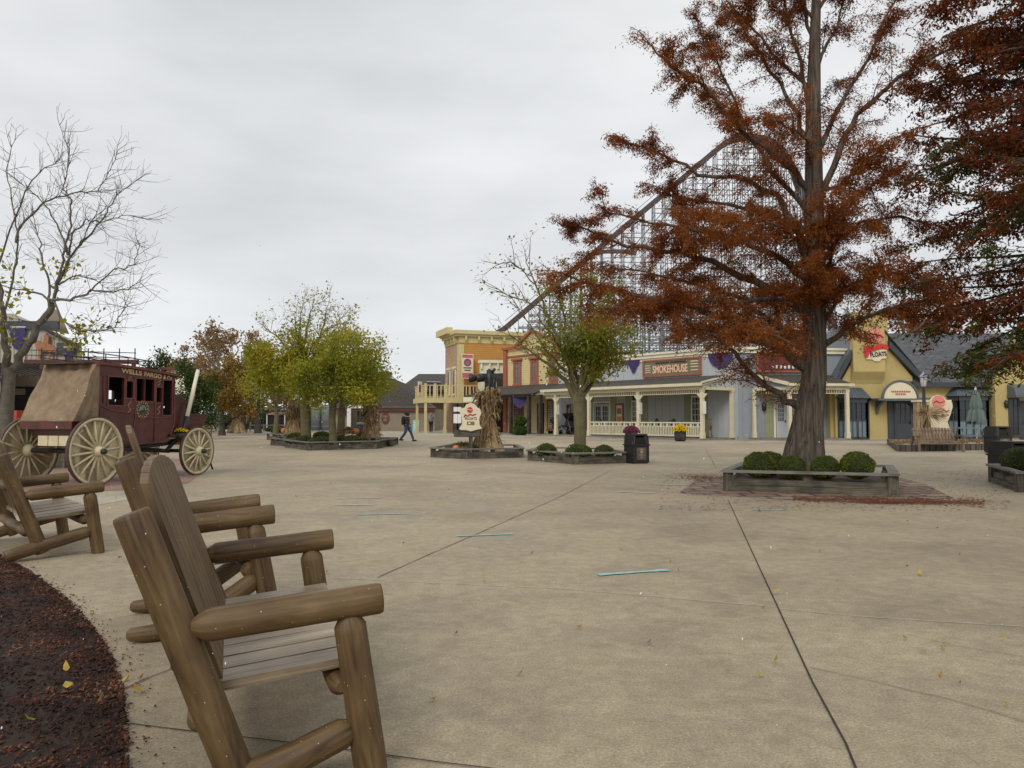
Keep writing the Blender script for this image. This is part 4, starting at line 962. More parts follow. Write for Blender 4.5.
# ---------------- F: taupe building with brown hip roof
Fo = Vector((0, 77.5, 0)); F = thing('brown_roof_building', 'low taupe building with large brown shingled hip roof and red eave board', 'building', tuple(Fo), 0)
k_ = 77.5/FPX
fx = lambda px: (px-512)*k_
fz = lambda py: CAMH+(HOR-py)*k_
mb = MB(); mb.b2(fx(374), fx(433), 0, .2, 0, 2.25); mb.b2(fx(433), fx(433)+.2, 0, 9, 0, 2.3); mb.b2(fx(332), fx(346), .5, 9, 0, 2.3); mb.build('wall', M['taupe'], F)
mb = MB(); mb.b2(fx(335), fx(436), -.35, -.25, 2.1, 2.42); mb.build('eave_board', M['dkred'], F)
a, b, c, d = (fx(332), -.4, 2.4), (fx(437), -.4, 2.4), (fx(394), 7, 5.3), (fx(362), 7, 6.6)
mb = MB(); roofslab(mb, a, b, (fx(402), 7, 5.0), (fx(366), 7, 6.5), .1); mb.build('roof', M['roofbr'], F)
for px in (350, 376.5): mb = MB(); mb.b2(fx(px)-.2, fx(px)+.2, -.5, -.26, 0, 2.35); mb.build('porch_post', M['white'], F)
mb = MB(); mb.b2(fx(349), fx(378), -.52, -.27, 2.36, 2.7); mb.build('porch_beam', M['white'], F)
mb = MB(); mb.b2(fx(356), fx(372), .6, .7, .1, 2.1); mb.build('shop_front', M['darkwood'], F)
mb = MB(); mb.lathe([(.0, 0), (.5, .001), (.52, .06), (.0, .08)], (fx(385.5), -.01, 1.35), 20, 0, M=Matrix.Rotation(R(90), 3, 'X')); mb.b2(-.0, .01, 0, .01, 0, .01)
rs = thing('round_sign', 'dark red oval sign with cream marks on the taupe wall', 'sign', (fx(385.5), 77.46, 1.32), 0)
mb = MB(); mb.lathe([(.48, 0), (.48, .06)], (0, 0, 0), 22, 0, M=Matrix.Diagonal((.85, 1, 1.25)) @ Matrix.Rotation(R(90), 3, 'X')); mb.b2(-.25, .25, -.085, -.061, .1, .3, 1); mb.b2(-.2, .2, -.085, -.061, -.3, -.1, 1); mb.b2(-.06, .06, -.084, -.061, -.1, .1, 1); mb.build('disc', [M['dkred'], M['signolive']], rs)
tw = thing('water_tower', 'squat taupe cylindrical tower behind the brown roof with a dark rim', 'tower', (at(382.5, 400, 92).x, 92, 0)); kk = 92/FPX
mb = MB(); mb.lathe([(1.05, 0), (1.0, 6.5)], n=20); mb.build('drum', M['taupe'], tw); mb = MB(); mb.lathe([(1.12, 6.5), (1.15, 7.0), (.9, 7.05), (0, 7.1)], n=20); mb.build('rim', M['roofdk'], tw)
si = thing('silo', 'small red silo with a white domed cap above the brown roof', 'silo', (at(395, 400, 96).x, 96, 0))
mb = MB(); mb.lathe([(.75, 0), (.75, 5.4)], n=16); mb.build('drum', M['redsign'], si); mb = MB(); mb.lathe([(.78, 5.4), (.7, 5.9), (.4, 6.3), (0, 6.4)], n=16); mb.build('cap', M['white'], si)
fb = thing('dark_roof_hall', 'long hall with dark grey shingled roof behind the balcony building', 'building', (0, 112, 0)); k2 = 112/FPX; gx = lambda px: (px-512)*k2; gz = lambda py: CAMH+(HOR-py)*k2
mb = MB(); mb.b2(gx(404), gx(475), 0, .3, 0, gz(391)); mb.build('wall', M['taupe'], fb)
mb = MB(); roofslab(mb, (gx(398), -1, gz(390)), (gx(476), -1, gz(390)), (gx(476), 9, gz(377)+1.0), (gx(411), 9, gz(377)+1.0), .3); roofslab(mb, (gx(404), -4, gz(402)), (gx(476), -4, gz(402)), (gx(476), -.3, gz(393)), (gx(404), -.3, gz(393)), .3); mb.build('roof', M['roofdk'], fb)
# ---------------- H: yellow stucco restaurant
HY = 47.0; H = thing('yellow_restaurant', 'yellow stucco building with steep grey gable, tall sign chimney, arched door hood and bay windows', 'building', (0, HY, 0)); hk = HY/FPX
hx = lambda px: (px-512)*hk
hz = lambda py: CAMH+(HOR-py)*hk
ap = hx(873.5); az = 7.15; el_, er = hx(832), hx(921); ez = 3.35
mb = MB(); mb.prism([(hx(835), 0), (hx(913), 0), (hx(913), hz(377)), (ap, az-.15), (hx(835), hz(392))], 0, .3)
mb.b2(hx(913), hx(1000), .35, .6, 0, 3.4); mb.b2(hx(832), hx(832)+.2, .3, 8, 0, 3.2)
mb.build('wall', M['yellow'], H)
mb = MB(); mb.prism([(hx(990), 0), (hx(1062), 0), (hx(1062), 4.0), (hx(1030), 8.3), (hx(990), 3.6)], -.5, -.2); mb.b2(hx(990), hx(990)+.25, -.2, .34, 0, 3.7); mb.build('right_gable_wall', M['yellow'], H)
mb = MB(); mb.b2(hx(851), hx(882.5), -.45, -.003, hz(372), hz(314)); mb.prismx([(-.45, hz(372)), (-.003, hz(372)), (-.003, hz(384)), (-.12, hz(380))], hx(851), hx(882.5)); mb.b2(hx(882.5), hx(888.5), -.1, .9, hz(350), hz(315)); mb.b2(hx(855), hx(882.4), -.002, .9, hz(340), hz(316)); mb.build('chimney', M['yellow'], H)
mb = MB(); mb.b2(hx(850.5), hx(883), -.5, .95, hz(314), hz(313)+.03); mb.build('chimney_cap', M['sage'], H)
def barv(mb, p, q, w, dpt, m=0): # raked fascia
    p = Vector(p); q = Vector(q); mb.prism([(p.x, p.z), (q.x, q.z), (q.x, q.z+w), (p.x, p.z+w)], p.y, p.y+dpt, m)
mb = MB(); barv(mb, (el_, -.35, hz(390)), (hx(851), -.35, hz(357)), .45, .33); mb.build('rake_board', M['charcoal'], H)
mb = MB(); barv(mb, (hx(888), -.35, hz(348)), (er, -.35, hz(383)), .45, .33); mb.build('rake_board', M['charcoal'], H)
mb = MB(); roofslab(mb, (el_, -.3, hz(389)+.46), (el_, 6, hz(389)+.46), (ap, 6, az+.6), (ap, -.3, az+.6), .06)
roofslab(mb, (ap, -.3, az+.6), (ap, 6, az+.6), (er, 6, hz(382)+.46), (er, -.3, hz(382)+.46), .06); mb.build('gable_roof', M['metalroof'], H)
mb = MB(); roofslab(mb, (hx(907), -.1, 3.6), (hx(1064), -.1, 3.6), (hx(1064)+2, 5.2, 7.3), (hx(880), 5.2, 7.3), .12); mb.build('main_roof', M['roofgr'], H)
mb = MB(); mb.b2(hx(912), hx(990), -.2, -.11, 3.3, 3.6); mb.b2(hx(912), hx(990), -.1, .34, 3.3, 3.42); mb.build('eave_board', M['charcoal'], H)
def bay(x0, x1, z0, z1, roofz, yb, ex=.55):
    mb = MB(); c = .35
    P_ = [(x0, yb), (x0+c, yb-ex), (x1-c, yb-ex), (x1, yb)]
    for i in range(3):
        a = Vector((*P_[i], 0)); b = Vector((*P_[i+1], 0)); n = 2 if i == 1 else 1
        mb.bar(a+Vector((0, 0, z0+.0)), b+Vector((0, 0, z0)), .1, .15); mb.bar(a+Vector((0, 0, z1)), b+Vector((0, 0, z1)), .12, .3); mb.bar(a+Vector((0, 0, z0+1.1)), b+Vector((0, 0, z0+1.1)), .07, .07)
        mb.bar(a+Vector((0, 0, (z0+1.1+z1)/2)), b+Vector((0, 0, (z0+1.1+z1)/2)), .04, .04)
        for k in range(n*2+1):
            q = a.lerp(b, k/(n*2)); mb.bar(q+Vector((0, 0, z0)), q+Vector((0, 0, z1)), .1 if k % 2 == 0 else .04)
    f = mb.build('bay_window', M['charcoal'], H)
    g = MB()
    for i in range(3):
        a = P_[i]; b = P_[i+1]; g.poly([(a[0], a[1]+.03, z0+1.1), (b[0], b[1]+.03, z0+1.1), (b[0], b[1]+.03, z1), (a[0], a[1]+.03, z1)])
    g.build('pane', M['glass'], f)
    g = MB()
    for i in range(3):
        a = P_[i]; b = P_[i+1]; g.poly([(a[0], a[1]+.02, z0), (b[0], b[1]+.02, z0), (b[0], b[1]+.02, z0+1.1), (a[0], a[1]+.02, z0+1.1)])
    g.build('lower_panel', M['bluegrey'], f)
    r = MB(); e_ = .2; top = [(x0+.35, yb), (x1-.35, yb)]
    Q = [(x0-e_, yb, z1+.14), (x0+c-e_, yb-ex-e_, z1+.14), (x1-c+e_, yb-ex-e_, z1+.14), (x1+e_, yb, z1+.14)]; Tq = [(x0+.35, yb, roofz), (x0+c+.2, yb-.1, roofz), (x1-c-.2, yb-.1, roofz), (x1-.35, yb, roofz)]
    for i in range(3): r.poly([Q[i], Q[i+1], Tq[i+1], Tq[i]])
    for i in range(9):
        t = (i+.5)/9; a = Vector(Q[1]).lerp(Vector(Q[2]), t); b = Vector(Tq[1]).lerp(Vector(Tq[2]), t); r.bar(a+Vector((0, 0, .02)), b+Vector((0, 0, .02)), .03)
    r.poly(Q[::-1]); r.build('bay_roof', M['metalroof'], f)
bay(hx(838), hx(868), .1, 2.45, 3.25, 0); bay(hx(951), hx(991), .1, 2.6, 3.35, .35)
# arched hood + door
dx0, dx1 = hx(887), hx(917)
mb = MB(); mb.b2(dx0, dx1, -.08, -.002, 0, 2.55); mb.build('door_surround', M['charcoal'], H)
door(H, hx(893), hx(911), .02, 2.45, -.09, M['charcoal'], 3, 4, (1.0, 2.25))
n = 18; cx = hx(897); rad = 1.15; mb = MB(); zc = hz(399)
for i in range(n):
    a0, a1 = math.pi*i/n, math.pi*(i+1)/n
    for (r_, rv) in ((rad, 1), (rad-.12, -1)):
        f0, f1 = (cx-.35+r_*math.cos(a0), zc+r_*math.sin(a0)), (cx-.35+r_*math.cos(a1), zc+r_*math.sin(a1)); s0, s1 = (f0[0]+.5, f0[1]), (f1[0]+.5, f1[1])
        q = [(f0[0], -1.15, f0[1]), (f1[0], -1.15, f1[1]), (s1[0], -.01, s1[1]), (s0[0], -.01, s0[1])]; mb.poly(q if rv > 0 else q[::-1])
    mb.poly([(cx-.35+rad*math.cos(a0), -1.15, zc+rad*math.sin(a0)), (cx-.35+rad*math.cos(a1), -1.15, zc+rad*math.sin(a1)), (cx-.35+(rad-.12)*math.cos(a1), -1.15, zc+(rad-.12)*math.sin(a1)), (cx-.35+(rad-.12)*math.cos(a0), -1.15, zc+(rad-.12)*math.sin(a0))])
mb.b2(cx-.35-rad-.25, cx-.35-rad+.15, -1.2, -.01, zc-.12, zc+.02); mb.b2(cx-.35+rad-.15, cx+.15+rad+.25, -1.2, -.01, zc-.12, zc+.06); mb.b2(cx-.35-rad, cx-.35+rad, -1.18, -1.05, zc-.14, zc-.02)
mb.prismx([(-1.1, zc-.12), (-.09, zc-.12), (-.09, zc-.95), (-.3, zc-.55)], cx-.35-rad+.1, cx-.35-rad+.25); mb.prismx([(-1.1, zc-.12), (-.09, zc-.12), (-.09, zc-.95), (-.3, zc-.55)], cx+.1+rad-.3, cx+.1+rad-.12)
mb.build('door_hood', M['metalroof'], H)
mb = MB(); mb.v = []; pts = [(cx-.35+(rad-.14)*math.cos(math.pi*i/16), zc+(rad-.14)*math.sin(math.pi*i/16)) for i in range(17)]; mb.prism(pts, -1.1, -1.04)
hs_ = mb.build('hood_sign', M['signcream'], H)
mb = MB()
for (w_, z_) in ((.55, .42), (.3, .26)):
    x = cx-.35-w_
    while x < cx-.35+w_: mb.b2(x, x+.07, -1.115, -1.102, zc+z_-.05, zc+z_+.06); x += .11
mb.build('small_lettering', M['redsign'], hs_)
window(H, hx(1004), hx(1012), .3, 2.5, -.52, M['charcoal'], 2, 4); door(H, hx(1013), hx(1026), .02, 2.4, -.52, M['charcoal'], 2, 4)
mb = MB(); mb.prismx([(-1.3, 2.75), (-.51, 2.75), (-.51, 3.45), (-1.2, 3.2)], hx(1002), hx(1030)); mb.b2(hx(1001.5), hx(1031), -1.36, -.51, 2.62, 2.749); mb.build('door_canopy', M['metalroof'], H)
q = Vector((hx(1000), -.62, 2.15)); mb = MB(); mb.lathe([(.02, .3), (.15, .2), (.1, -.15), (.02, -.2)], q, 6); mb.bar(q+Vector((0, .1, .3)), q+Vector((0, 0, .28)), .04); mb.build('wall_lantern', M['black'], H)
q = Vector((hx(852), -.6, 0))
# chimney sign
cs = thing('disc_sign', 'round pink disc sign with dark script high on the yellow chimney', 'sign', (hx(873), HY-.46, hz(336.5)))
mb = MB(); mb.lathe([(.44, 0), (.46, .05), (.44, .1)], (0, 0, 0), 28, 0, M=Matrix.Rotation(R(90), 3, 'X')); mb.build('disc', M['pink'], cs)
mb = MB(); mb.tube([(-.75, -.13, .14), (-.6, -.13, .22), (-.5, -.13, .1), (-.35, -.13, .18), (-.2, -.13, .06), (-.05, -.13, .15), (.1, -.13, .03), (.25, -.13, .06), (.35, -.13, -.06), (.5, -.13, -.12)], [.02, .05, .03, .055, .03, .055, .04, .06, .05, .02], 6); mb.build('script_lettering', M['redsign'], cs)
fs = thing('floats_sign', 'red script and white lettered cutout sign below the pink disc on the yellow chimney', 'sign', (hx(873), HY-.46, hz(352)))
mb = MB(); mb.prism([(-.72, -.05), (-.62, -.5), (-.25, -.5), (-.1, -.62), (.2, -.62), (.35, -.46), (.62, -.44), (.7, .18), (-.3, .12)], -.08, 0); mb.build('board', M['signcream'], fs)
mb = MB(); mb.prism([(-.75, -.12), (-.78, .28), (-.55, .38), (-.3, .28), (.0, .4), (.3, .5), (.5, .42), (.62, .46), (.78, .25), (.72, .1), (.4, .17), (-.1, .05), (-.45, -.12), (-.55, -.4), (-.7, -.38)], -.14, -.081); mb.build('script_lettering', M['red'], fs)
text_obj('FLOATS', .38, M['blackpl'], fs, (.13, -.1, -.2), sx=.78, bold=.012, rot=(R(90), R(-6), 0))
# ---------------- left saloon behind the coach
LY = 30.; lk = LY/FPX; lx = lambda px: (px-512)*lk; lz = lambda py: CAMH+(HOR-py)*lk
M['saloon'] = mat('saloon_siding', (.42, .39, .33), .8, .12, 1.5)
Lb = thing('saloon_building', 'grey cream board sided saloon with shingled porch roof and red railing behind the stagecoach', 'building', (0, LY, 0))
mb = MB(); mb.prism([(lx(-60), 0), (lx(76), 0), (lx(76), lz(344)), (lx(58), lz(335)), (lx(8), lz(313)), (lx(-60), lz(313))], 0, .3); battens(mb, lx(-20), lx(57), lz(372), lz(336), 0, .18, w=.03); mb.poly([(lx(76), .3, 0), (lx(76)*1.25, 8, 0), (lx(76)*1.25, 8, lz(346)), (lx(76), .3, lz(346))]); mb.build('wall', M['saloon'], Lb)
mb = MB(); mb.b2(lx(58), lx(78), -.2, -.01, lz(352), lz(343)); mb.b2(lx(6), lx(58), -.14, -.01, lz(329), lz(321)); mb.build('eave_board', M['charcoal'], Lb)
mb = MB(); roofslab(mb, (lx(79), -.3, lz(345)), (lx(78)*1.27, 8, lz(345)), (lx(44)*1.27, 8, lz(326)), (lx(44), -.3, lz(326)), .1); pass; mb.build('roof', M['roofgr'], Lb)
mb = MB(); mb.prism([(lx(33), lz(327)), (lx(62), lz(333)), (lx(51), lz(309)), (lx(44), lz(306)), (lx(36), lz(312))], .32, .38); mb.build('dormer', M['taupe'], Lb)
mb = MB(); roofslab(mb, (lx(-80), -2.6, lz(380)), (lx(45), -2.6, lz(380)), (lx(38), -.03, lz(363)), (lx(-80), -.03, lz(363)), .1)
for i in range(22): x = lx(-10)+i*.24; mb.bar((x, -2.6, lz(379.4)), (x+.1, -.03, lz(362.6)), .05, .05)
mb.build('porch_roof', M['roofdk'], Lb)
mb = MB(); mb.b2(lx(-80), lx(45), -2.68, -2.61, lz(387), lz(380)); mb.build('porch_fascia', M['lilac'], Lb)
mb = MB(); mb.b2(lx(-80), lx(70), -.3, -.02, .5, lz(387)); mb.build('shop_front', M['darkrm'], Lb)
mb = MB(); mb.b2(lx(20), lx(30), -.36, -.301, lz(395), lz(389)); mb.build('menu_board', M['taupe'], Lb)
mb = MB(); mb.b2(lx(-80), lx(50), -2.5, -2.4, lz(402), lz(400)); mb.b2(lx(-80), lx(50), -2.5, -2.4, lz(411), lz(409)); x = lx(-20)
while x < lx(50): mb.bar((x, -2.45, lz(409)), (x+.28, -2.45, lz(402)), .05); mb.bar((x+.28, -2.45, lz(409)), (x, -2.45, lz(402)), .05); x += .34
mb.build('railing', M['redorange'], Lb)
mb = MB(); mb.b2(lx(-80), lx(60), -2.6, -.31, 0, lz(411)); mb.build('porch_base', M['redsign'], Lb)
mb = MB()
for px in (-20, 12, 44): mb.b2(lx(px)-.09, lx(px)+.09, -2.5, -2.32, lz(411), lz(384))
mb.build('porch_post', M['creampale'], Lb)
bunting('purple bunting on the saloon wall beneath the bare tree limb', (lx(18), LY-.1, lz(327.5)), 0, .62, .9, 'half')
bunting('purple bunting on the far right corner of the saloon behind the coach roof', (lx(72), LY-.25, lz(348)), 0, .45, .55, 'half')
M['rustpl'] = mat('rusty_plate', (.33, .15, .07), .8, .2, 6)
hs2 = thing('horse_cutout', 'rusty orange horse and rider cutout mounted on the saloon board siding', 'wall ornament', (lx(47), LY-.14, lz(351)))
mb = MB(); mb.prism([(-.45, .3), (-.3, .42), (-.1, .3), (.15, .28), (.3, .18), (.5, -.05), (.42, -.12), (.25, .0), (.2, -.25), (.12, -.28), (.1, -.02), (-.15, -.02), (-.22, -.3), (-.32, -.32), (-.28, .0), (-.38, .12)], -.05, 0); mb.build('plate', M['rustpl'], hs2)
mb = MB(); mb.prism([(-.1, .3), (.1, .3), (.12, .55), (.02, .72), (-.08, .6)], -.055, -.001); mb.build('rider_plate', M['rustpl'], hs2)
rb_ = thing('upper_walkway_rail', 'thin dark metal railing along the upper walkway behind the coach roof', 'railing', (0, LY-1.2, 0))
mb = MB()
for py in (352.5, 357.5): mb.bar((lx(44), 0, lz(py)), (lx(150), 0, lz(py+3)), .03)
for px in range(44, 151, 15): mb.bar((lx(px), 0, lz(351)), (lx(px), 0, lz(366)), .03)
mb.build('rails', M['black'], rb_)
mb = MB(); mb.b2(lx(44), lx(152), -.1, .1, lz(366), lz(362)); mb.build('walkway_edge', M['maroon'], rb_)
for px in (60, 148): mb = MB(); mb.bar((lx(px), 0, 0), (lx(px), 0, lz(366)), .12); mb.build('support_post', M['maroon'], rb_)
rd = thing('far_kiosk', 'far cream kiosk with a red roof edge half hidden beside the dark green tree', 'building', (at(178, 400, 60).x, 60, 0)); k6 = 60/FPX
mb = MB(); mb.b2(-.9, .6, 0, 2, 0, CAMH+(HOR-370)*k6); mb.build('wall', M['creampale'], rd); mb = MB(); mb.b2(-1.3, .9, -.4, 2.3, CAMH+(HOR-370)*k6, CAMH+(HOR-367.5)*k6); mb.build('roof', M['dkred'], rd)

# ---------------- roller coaster
K = thing('roller_coaster', 'tall lattice roller coaster with brown track rising behind the buildings', 'roller coaster', (0, 155, 0)); ck = 155/FPX
cxm = lambda px: (px-512)*ck
czm = lambda py: CAMH+(HOR-py)*ck
trk = [(465, 352), (505, 328), (560, 281), (620, 230), (690, 171), (712, 152.5), (726, 141), (733, 137), (741, 134.2), (752, 133), (770, 135.5), (785, 146), (797, 166), (808, 200), (818, 245), (826, 290), (834, 330), (850, 352)]
tp = [Vector((cxm(a), 0, czm(b))) for a, b in trk]
def tz(x):
    for i in range(len(tp)-1):
        if tp[i].x <= x <= tp[i+1].x: f = (x-tp[i].x)/(tp[i+1].x-tp[i].x); return tp[i].z+(tp[i+1].z-tp[i].z)*f
    return 0
mb = MB()
for yo in (-.9, .9):
    for i in range(len(tp)-1): mb.bar(tp[i]+Vector((0, yo, 0)), tp[i+1]+Vector((0, yo, 0)), .55, .9)
for i in range(len(tp)-1):
    L_ = (tp[i+1]-tp[i]).length; n = int(L_/1.2)
    for k in range(n): q = tp[i].lerp(tp[i+1], k/n); mb.bar(q+Vector((0, -1.3, -.1)), q+Vector((0, 1.3, -.1)), .2)
for i in range(1, 4):
    mb.bar(tp[i]+Vector((0, -1.6, 1.3)), tp[i+1]+Vector((0, -1.6, 1.3)), .1)
mb.build('track', M['trackbr'], K)
mb = MB(); t2 = [(583, 264), (600, 260), (618, 260), (630, 262)]
for i in range(len(t2)-1): mb.bar((cxm(t2[i][0]), -9, czm(t2[i][1])), (cxm(t2[i+1][0]), -9, czm(t2[i+1][1])), .5, .7)
mb.build('lower_track', M['trackbr'], K)
x = cxm(508); kk_ = 0; bents = []
while x < cxm(832):
    h = tz(x)-.6
    if h > 4:
        mb = MB(); wd = 1.6+h*.09; cols = [(-wd, -1.4), (0, 0), (wd, 1.4)] if h < 26 else [(-wd-1.2, -1.5), (-wd*.4, -.6), (wd*.4, .6), (wd+1.2, 1.5)]
        for (yb, yt) in cols: mb.bar((x, yb, 0), (x, yt, h), .13)
        z = 2.
        while z < h: f = z/h; mb.bar((x, cols[0][0]*(1-f)+cols[0][1]*f, z), (x, cols[-1][0]*(1-f)+cols[-1][1]*f, z), .13); z += 2.6
        mb.build('bent', M['galv'], K); bents.append((x, h, cols))
    x += cxm(523)-cxm(512.5); kk_ += 1
mb = MB()
rr_ = random.Random(3)
for i in range(len(bents)-1):
    (x0, h0, c0_), (x1, h1, c1_) = bents[i], bents[i+1]; z = 2.; j = 0
    while z < min(h0, h1)-.5:
        for side in (0, -1, 1):
            f0 = z/h0; f1 = z/h1; a = c0_[side]; b = c1_[side]
            y0 = a[0]*(1-f0)+a[1]*f0; y1 = b[0]*(1-f1)+b[1]*f1
            if side != 1 or z < 30: mb.bar((x0, y0, z), (x1, y1, z), .14)
            if rr_.random() < .4 and z+2.6 < min(h0, h1): mb.bar((x0, y0, z), (x1, y1, z+2.6), .1)
        z += 1.3 if z < 24 else 2.6; j += 1
mb.build('bracing', M['galv'], K)
# second, denser structure of returning track lower down
mb = MB()
for row, yo in enumerate((-14, -8, 10, 17)):
    if row == 2: mb.build('lower_supports', M['galv'], K); mb = MB()
    x = cxm(522+row*5)
    while x < cxm(806):
        hh = min(tz(x)-4, 26+6*math.sin(x*.21+row*1.7)+3*math.sin(x*.5+row))
        if hh > 5:
            mb.bar((x, yo, 0), (x, yo, hh), .18)
        x += 3.3
    z = 5.
    while z < 27:
        xs = cxm(522)
        while xs < cxm(800):
            if tz(xs) > z+6 and rr_.random() < .8: mb.bar((xs, yo, z), (xs+4.6, yo, z+rr_.choice((0, 0, 0, 2.2, -2.2))), .14)
            xs += 4.6
        z += 1.7
mb.build('lower_supports', M['galv'], K)
# ================================================================== STAGECOACH
CA = R(74); cs_, cn_ = Vector((math.cos(CA), math.sin(CA), 0)), Vector((-math.sin(CA), math.cos(CA), 0))
Rc = Vector((-8.24, 14.8, 0))+cn_*.85
def kx(px, y):
    u = (px-512)/FPX; o = Rc+cn_*y; return (u*o.y-o.x)/(cs_.x-u*cs_.y)
def kz(py, x, y):
    Y = (Rc+cn_*y+cs_*x).y; return at(512, py, Y).z
coach = thing('stagecoach', 'dark red stagecoach with cream spoked wheels, tan canvas rear cover and gold lettering', 'stagecoach', tuple(Rc), CA)
def wheel(x, y, Rr, ns):
    side = -1 if y < 0 else 1; MX = Matrix.Rotation(R(90), 3, 'X'); c = Vector((x, y, Rr))
    mb = MB(); n = 36; prof = [(Rr-.075, -.032), (Rr-.022, -.032), (Rr-.022, .032), (Rr-.075, .032), (Rr-.075, -.032)]; mb.lathe(prof, c, n, 0, True, MX)
    for k in range(ns):
        a = 2*math.pi*k/ns+.1; d = Vector((math.cos(a), 0, math.sin(a))); mb.tube([c+d*.09+Vector((0, side*.05, 0)), c+d*(Rr*.5)+Vector((0, side*.02, 0)), c+d*(Rr-.06)], [.032, .024, .02], 7)
    w = mb.build('wheel', M['wheelcr'], coach)
    mb = MB(); mb.lathe([(Rr-.02, -.036), (Rr, -.036), (Rr, .036), (Rr-.02, .036), (Rr-.02, -.036)], c, n, 0, True, MX); mb.build('tyre', M['tyre'], w)
    mb = MB(); mb.lathe([(.05, .1), (.10, .07), (.13, .02), (.13, -.05), (.095, -.1), (.085, -.16), (.0, -.165)] if side < 0 else [(.05, -.1), (.10, -.07), (.13, -.02), (.13, .05), (.095, .1), (.085, .16), (0, .165)], c, 16, 0, True, Matrix.Rotation(R(-90), 3, 'X')); mb.build('hub', M['wheelcr'], w)
    mb = MB(); mb.lathe([(.055, .15), (.062, .2), (.05, .24), (0, .245)], c, 12, 0, True, Matrix.Rotation(R(90 if side < 0 else -90), 3, 'X')); mb.build('axle_cap', M['black'], w)
FXA = 3.0
for x, y, Rr, ns in ((0, -.85, .69, 16), (0, .85, .69, 16), (FXA, -.80, .57, 14), (FXA, .80, .57, 14)): wheel(x, y, Rr, ns)
bx0, bx1 = kx(98, -.65), kx(175, -.65); yb = .65
zt = lambda x: 2.47 - .12*max(0, (x-bx0)/(bx1-bx0))**1.6
def zz_(py, x): return kz(py, x, -.65)
X = lambda px: kx(px, -.65)
hl = [(X(108), X(123.5), 1.62, 2.30), (X(126), X(132.5), 1.78, 2.13), (X(134.8), X(143.4), 1.72, 2.22), (X(144.6), X(153.6), 1.72, 2.22), (X(156), X(161.5), 1.70, 2.03), (X(162.8), X(171.5), 1.42, 2.22)]
for s in (-1, 1):
    mb = MB(); y0, y1 = (-yb, -yb+.05) if s < 0 else (yb-.05, yb)
    mb.holes(bx0, bx1, 1.36, 2.24, [(a, b, c, min(d, 2.2)) for a, b, c, d in (hl if s < 0 else [(X(108)+1.1, X(108)+1.42, 1.6, 1.98)])], y0, y1)
    n = 10; top = [(bx0+(bx1-bx0)*i/n, zt(bx0+(bx1-bx0)*i/n)) for i in range(n+1)]
    mb.prism([(bx0, 2.24), (bx1, 2.24)]+top[::-1], y0, y1); mb.build('side_panel', M['maroon'], coach)
mb = MB(); low = [(bx0, 1.36), (bx0+.02, 1.2), (bx0+.25, 1.02), (bx0+.6, .88), (bx0+1.0, .80), (bx0+1.5, .78), (bx1-.35, .81), (bx1-.12, .92), (bx1-.02, 1.15), (bx1, 1.36)]
mb.prism(low, -yb, yb)
mb.b2(bx0, bx0+.05, -yb+.05, yb-.05, 1.36, 2.45)
mb.b2(bx1-.05, bx1, -yb+.05, yb-.05, 1.36, 2.33); mb.build('lower_body', M['maroon'], coach)
mb = MB(); mb.holes(bx0+.06, bx1-.06, 1.37, 2.3, [(X(108)+1.1, X(108)+1.42, 1.6, 1.98)], yb-.09, yb-.055); mb.b2(bx0+.06, bx1-.06, -yb+.1, yb-.1, 2.3, 2.32); mb.b2(bx1-.08, bx1-.055, -yb+.1, yb-.1, 1.37, 2.3); mb.b2(bx0+.4, bx0+1.0, -.4, .5, 1.37, 1.75); mb.build('interior_shade_panels', M['darkrm'], coach)  # near-black panels put the shade inside the coach into colour
mb = MB(); n = 10
for i in range(n):
    a = bx0-.05+(bx1-bx0+.12)*i/n; b = bx0-.05+(bx1-bx0+.12)*(i+1)/n
    mb.poly([(a, -yb-.06, zt(a)), (b, -yb-.06, zt(b)), (b, yb+.06, zt(b)), (a, yb+.06, zt(a))]); mb.poly([(a, -yb-.06, zt(a)-.04), (b, -yb-.06, zt(b)-.04), (b, -yb-.06, zt(b)+.015), (a, -yb-.06, zt(a)+.015)])
    mb.poly([(a, -yb-.06, zt(a)-.04), (b, -yb-.06, zt(b)-.04), (b, yb+.06, zt(b)-.04), (a, yb+.06, zt(a)-.04)])
mb.b2(bx0-.07, bx0-.045, -yb-.06, yb+.06, 2.41, 2.49); mb.b2(bx1+.05, bx1+.08, -yb-.06, yb+.06, 2.29, 2.37); mb.build('roof', M['maroonlt'], coach)
# mouldings
mb = MB(); 
for a, b, c, d in hl:
    d = min(d, 2.2); mb.holes(a-.03, b+.03, c-.03, d+.03, [(a, b, c, d)], -yb-.015, -yb-.001)
def curve_mould(pts, r=.012): mb.tube([(p[0], -yb-.008, p[1]) for p in pts], r, 5)
curve_mould([(bx0, 1.62), (bx0+.35, 1.50), (bx0+.8, 1.46), (bx0+1.0, 1.44)]); curve_mould([(bx0+1.0, 2.2), (bx0+1.0, 1.4), (bx0+.95, 1.1), (bx0+.9, .83)]); curve_mould([(X(155), 2.2), (X(155), 1.4), (X(154.5), .80)])
curve_mould([(bx0+1.0, 1.36), (X(155), 1.36), (bx1-.3, 1.36), (bx1-.1, 1.42), (bx1-.02, 1.6)]); curve_mould([(bx0+.02, 2.2), (bx0+.02, 1.36)], .02); curve_mould([(X(103), 2.2), (X(103), 1.65)]); curve_mould([(bx1-.03, 2.2), (bx1-.02, 1.2), (bx1-.14, .93), (bx1-.35, .82), (bx0+1.5, .79)], .014)
mb.build('moulding', M['maroonlt'], coach)
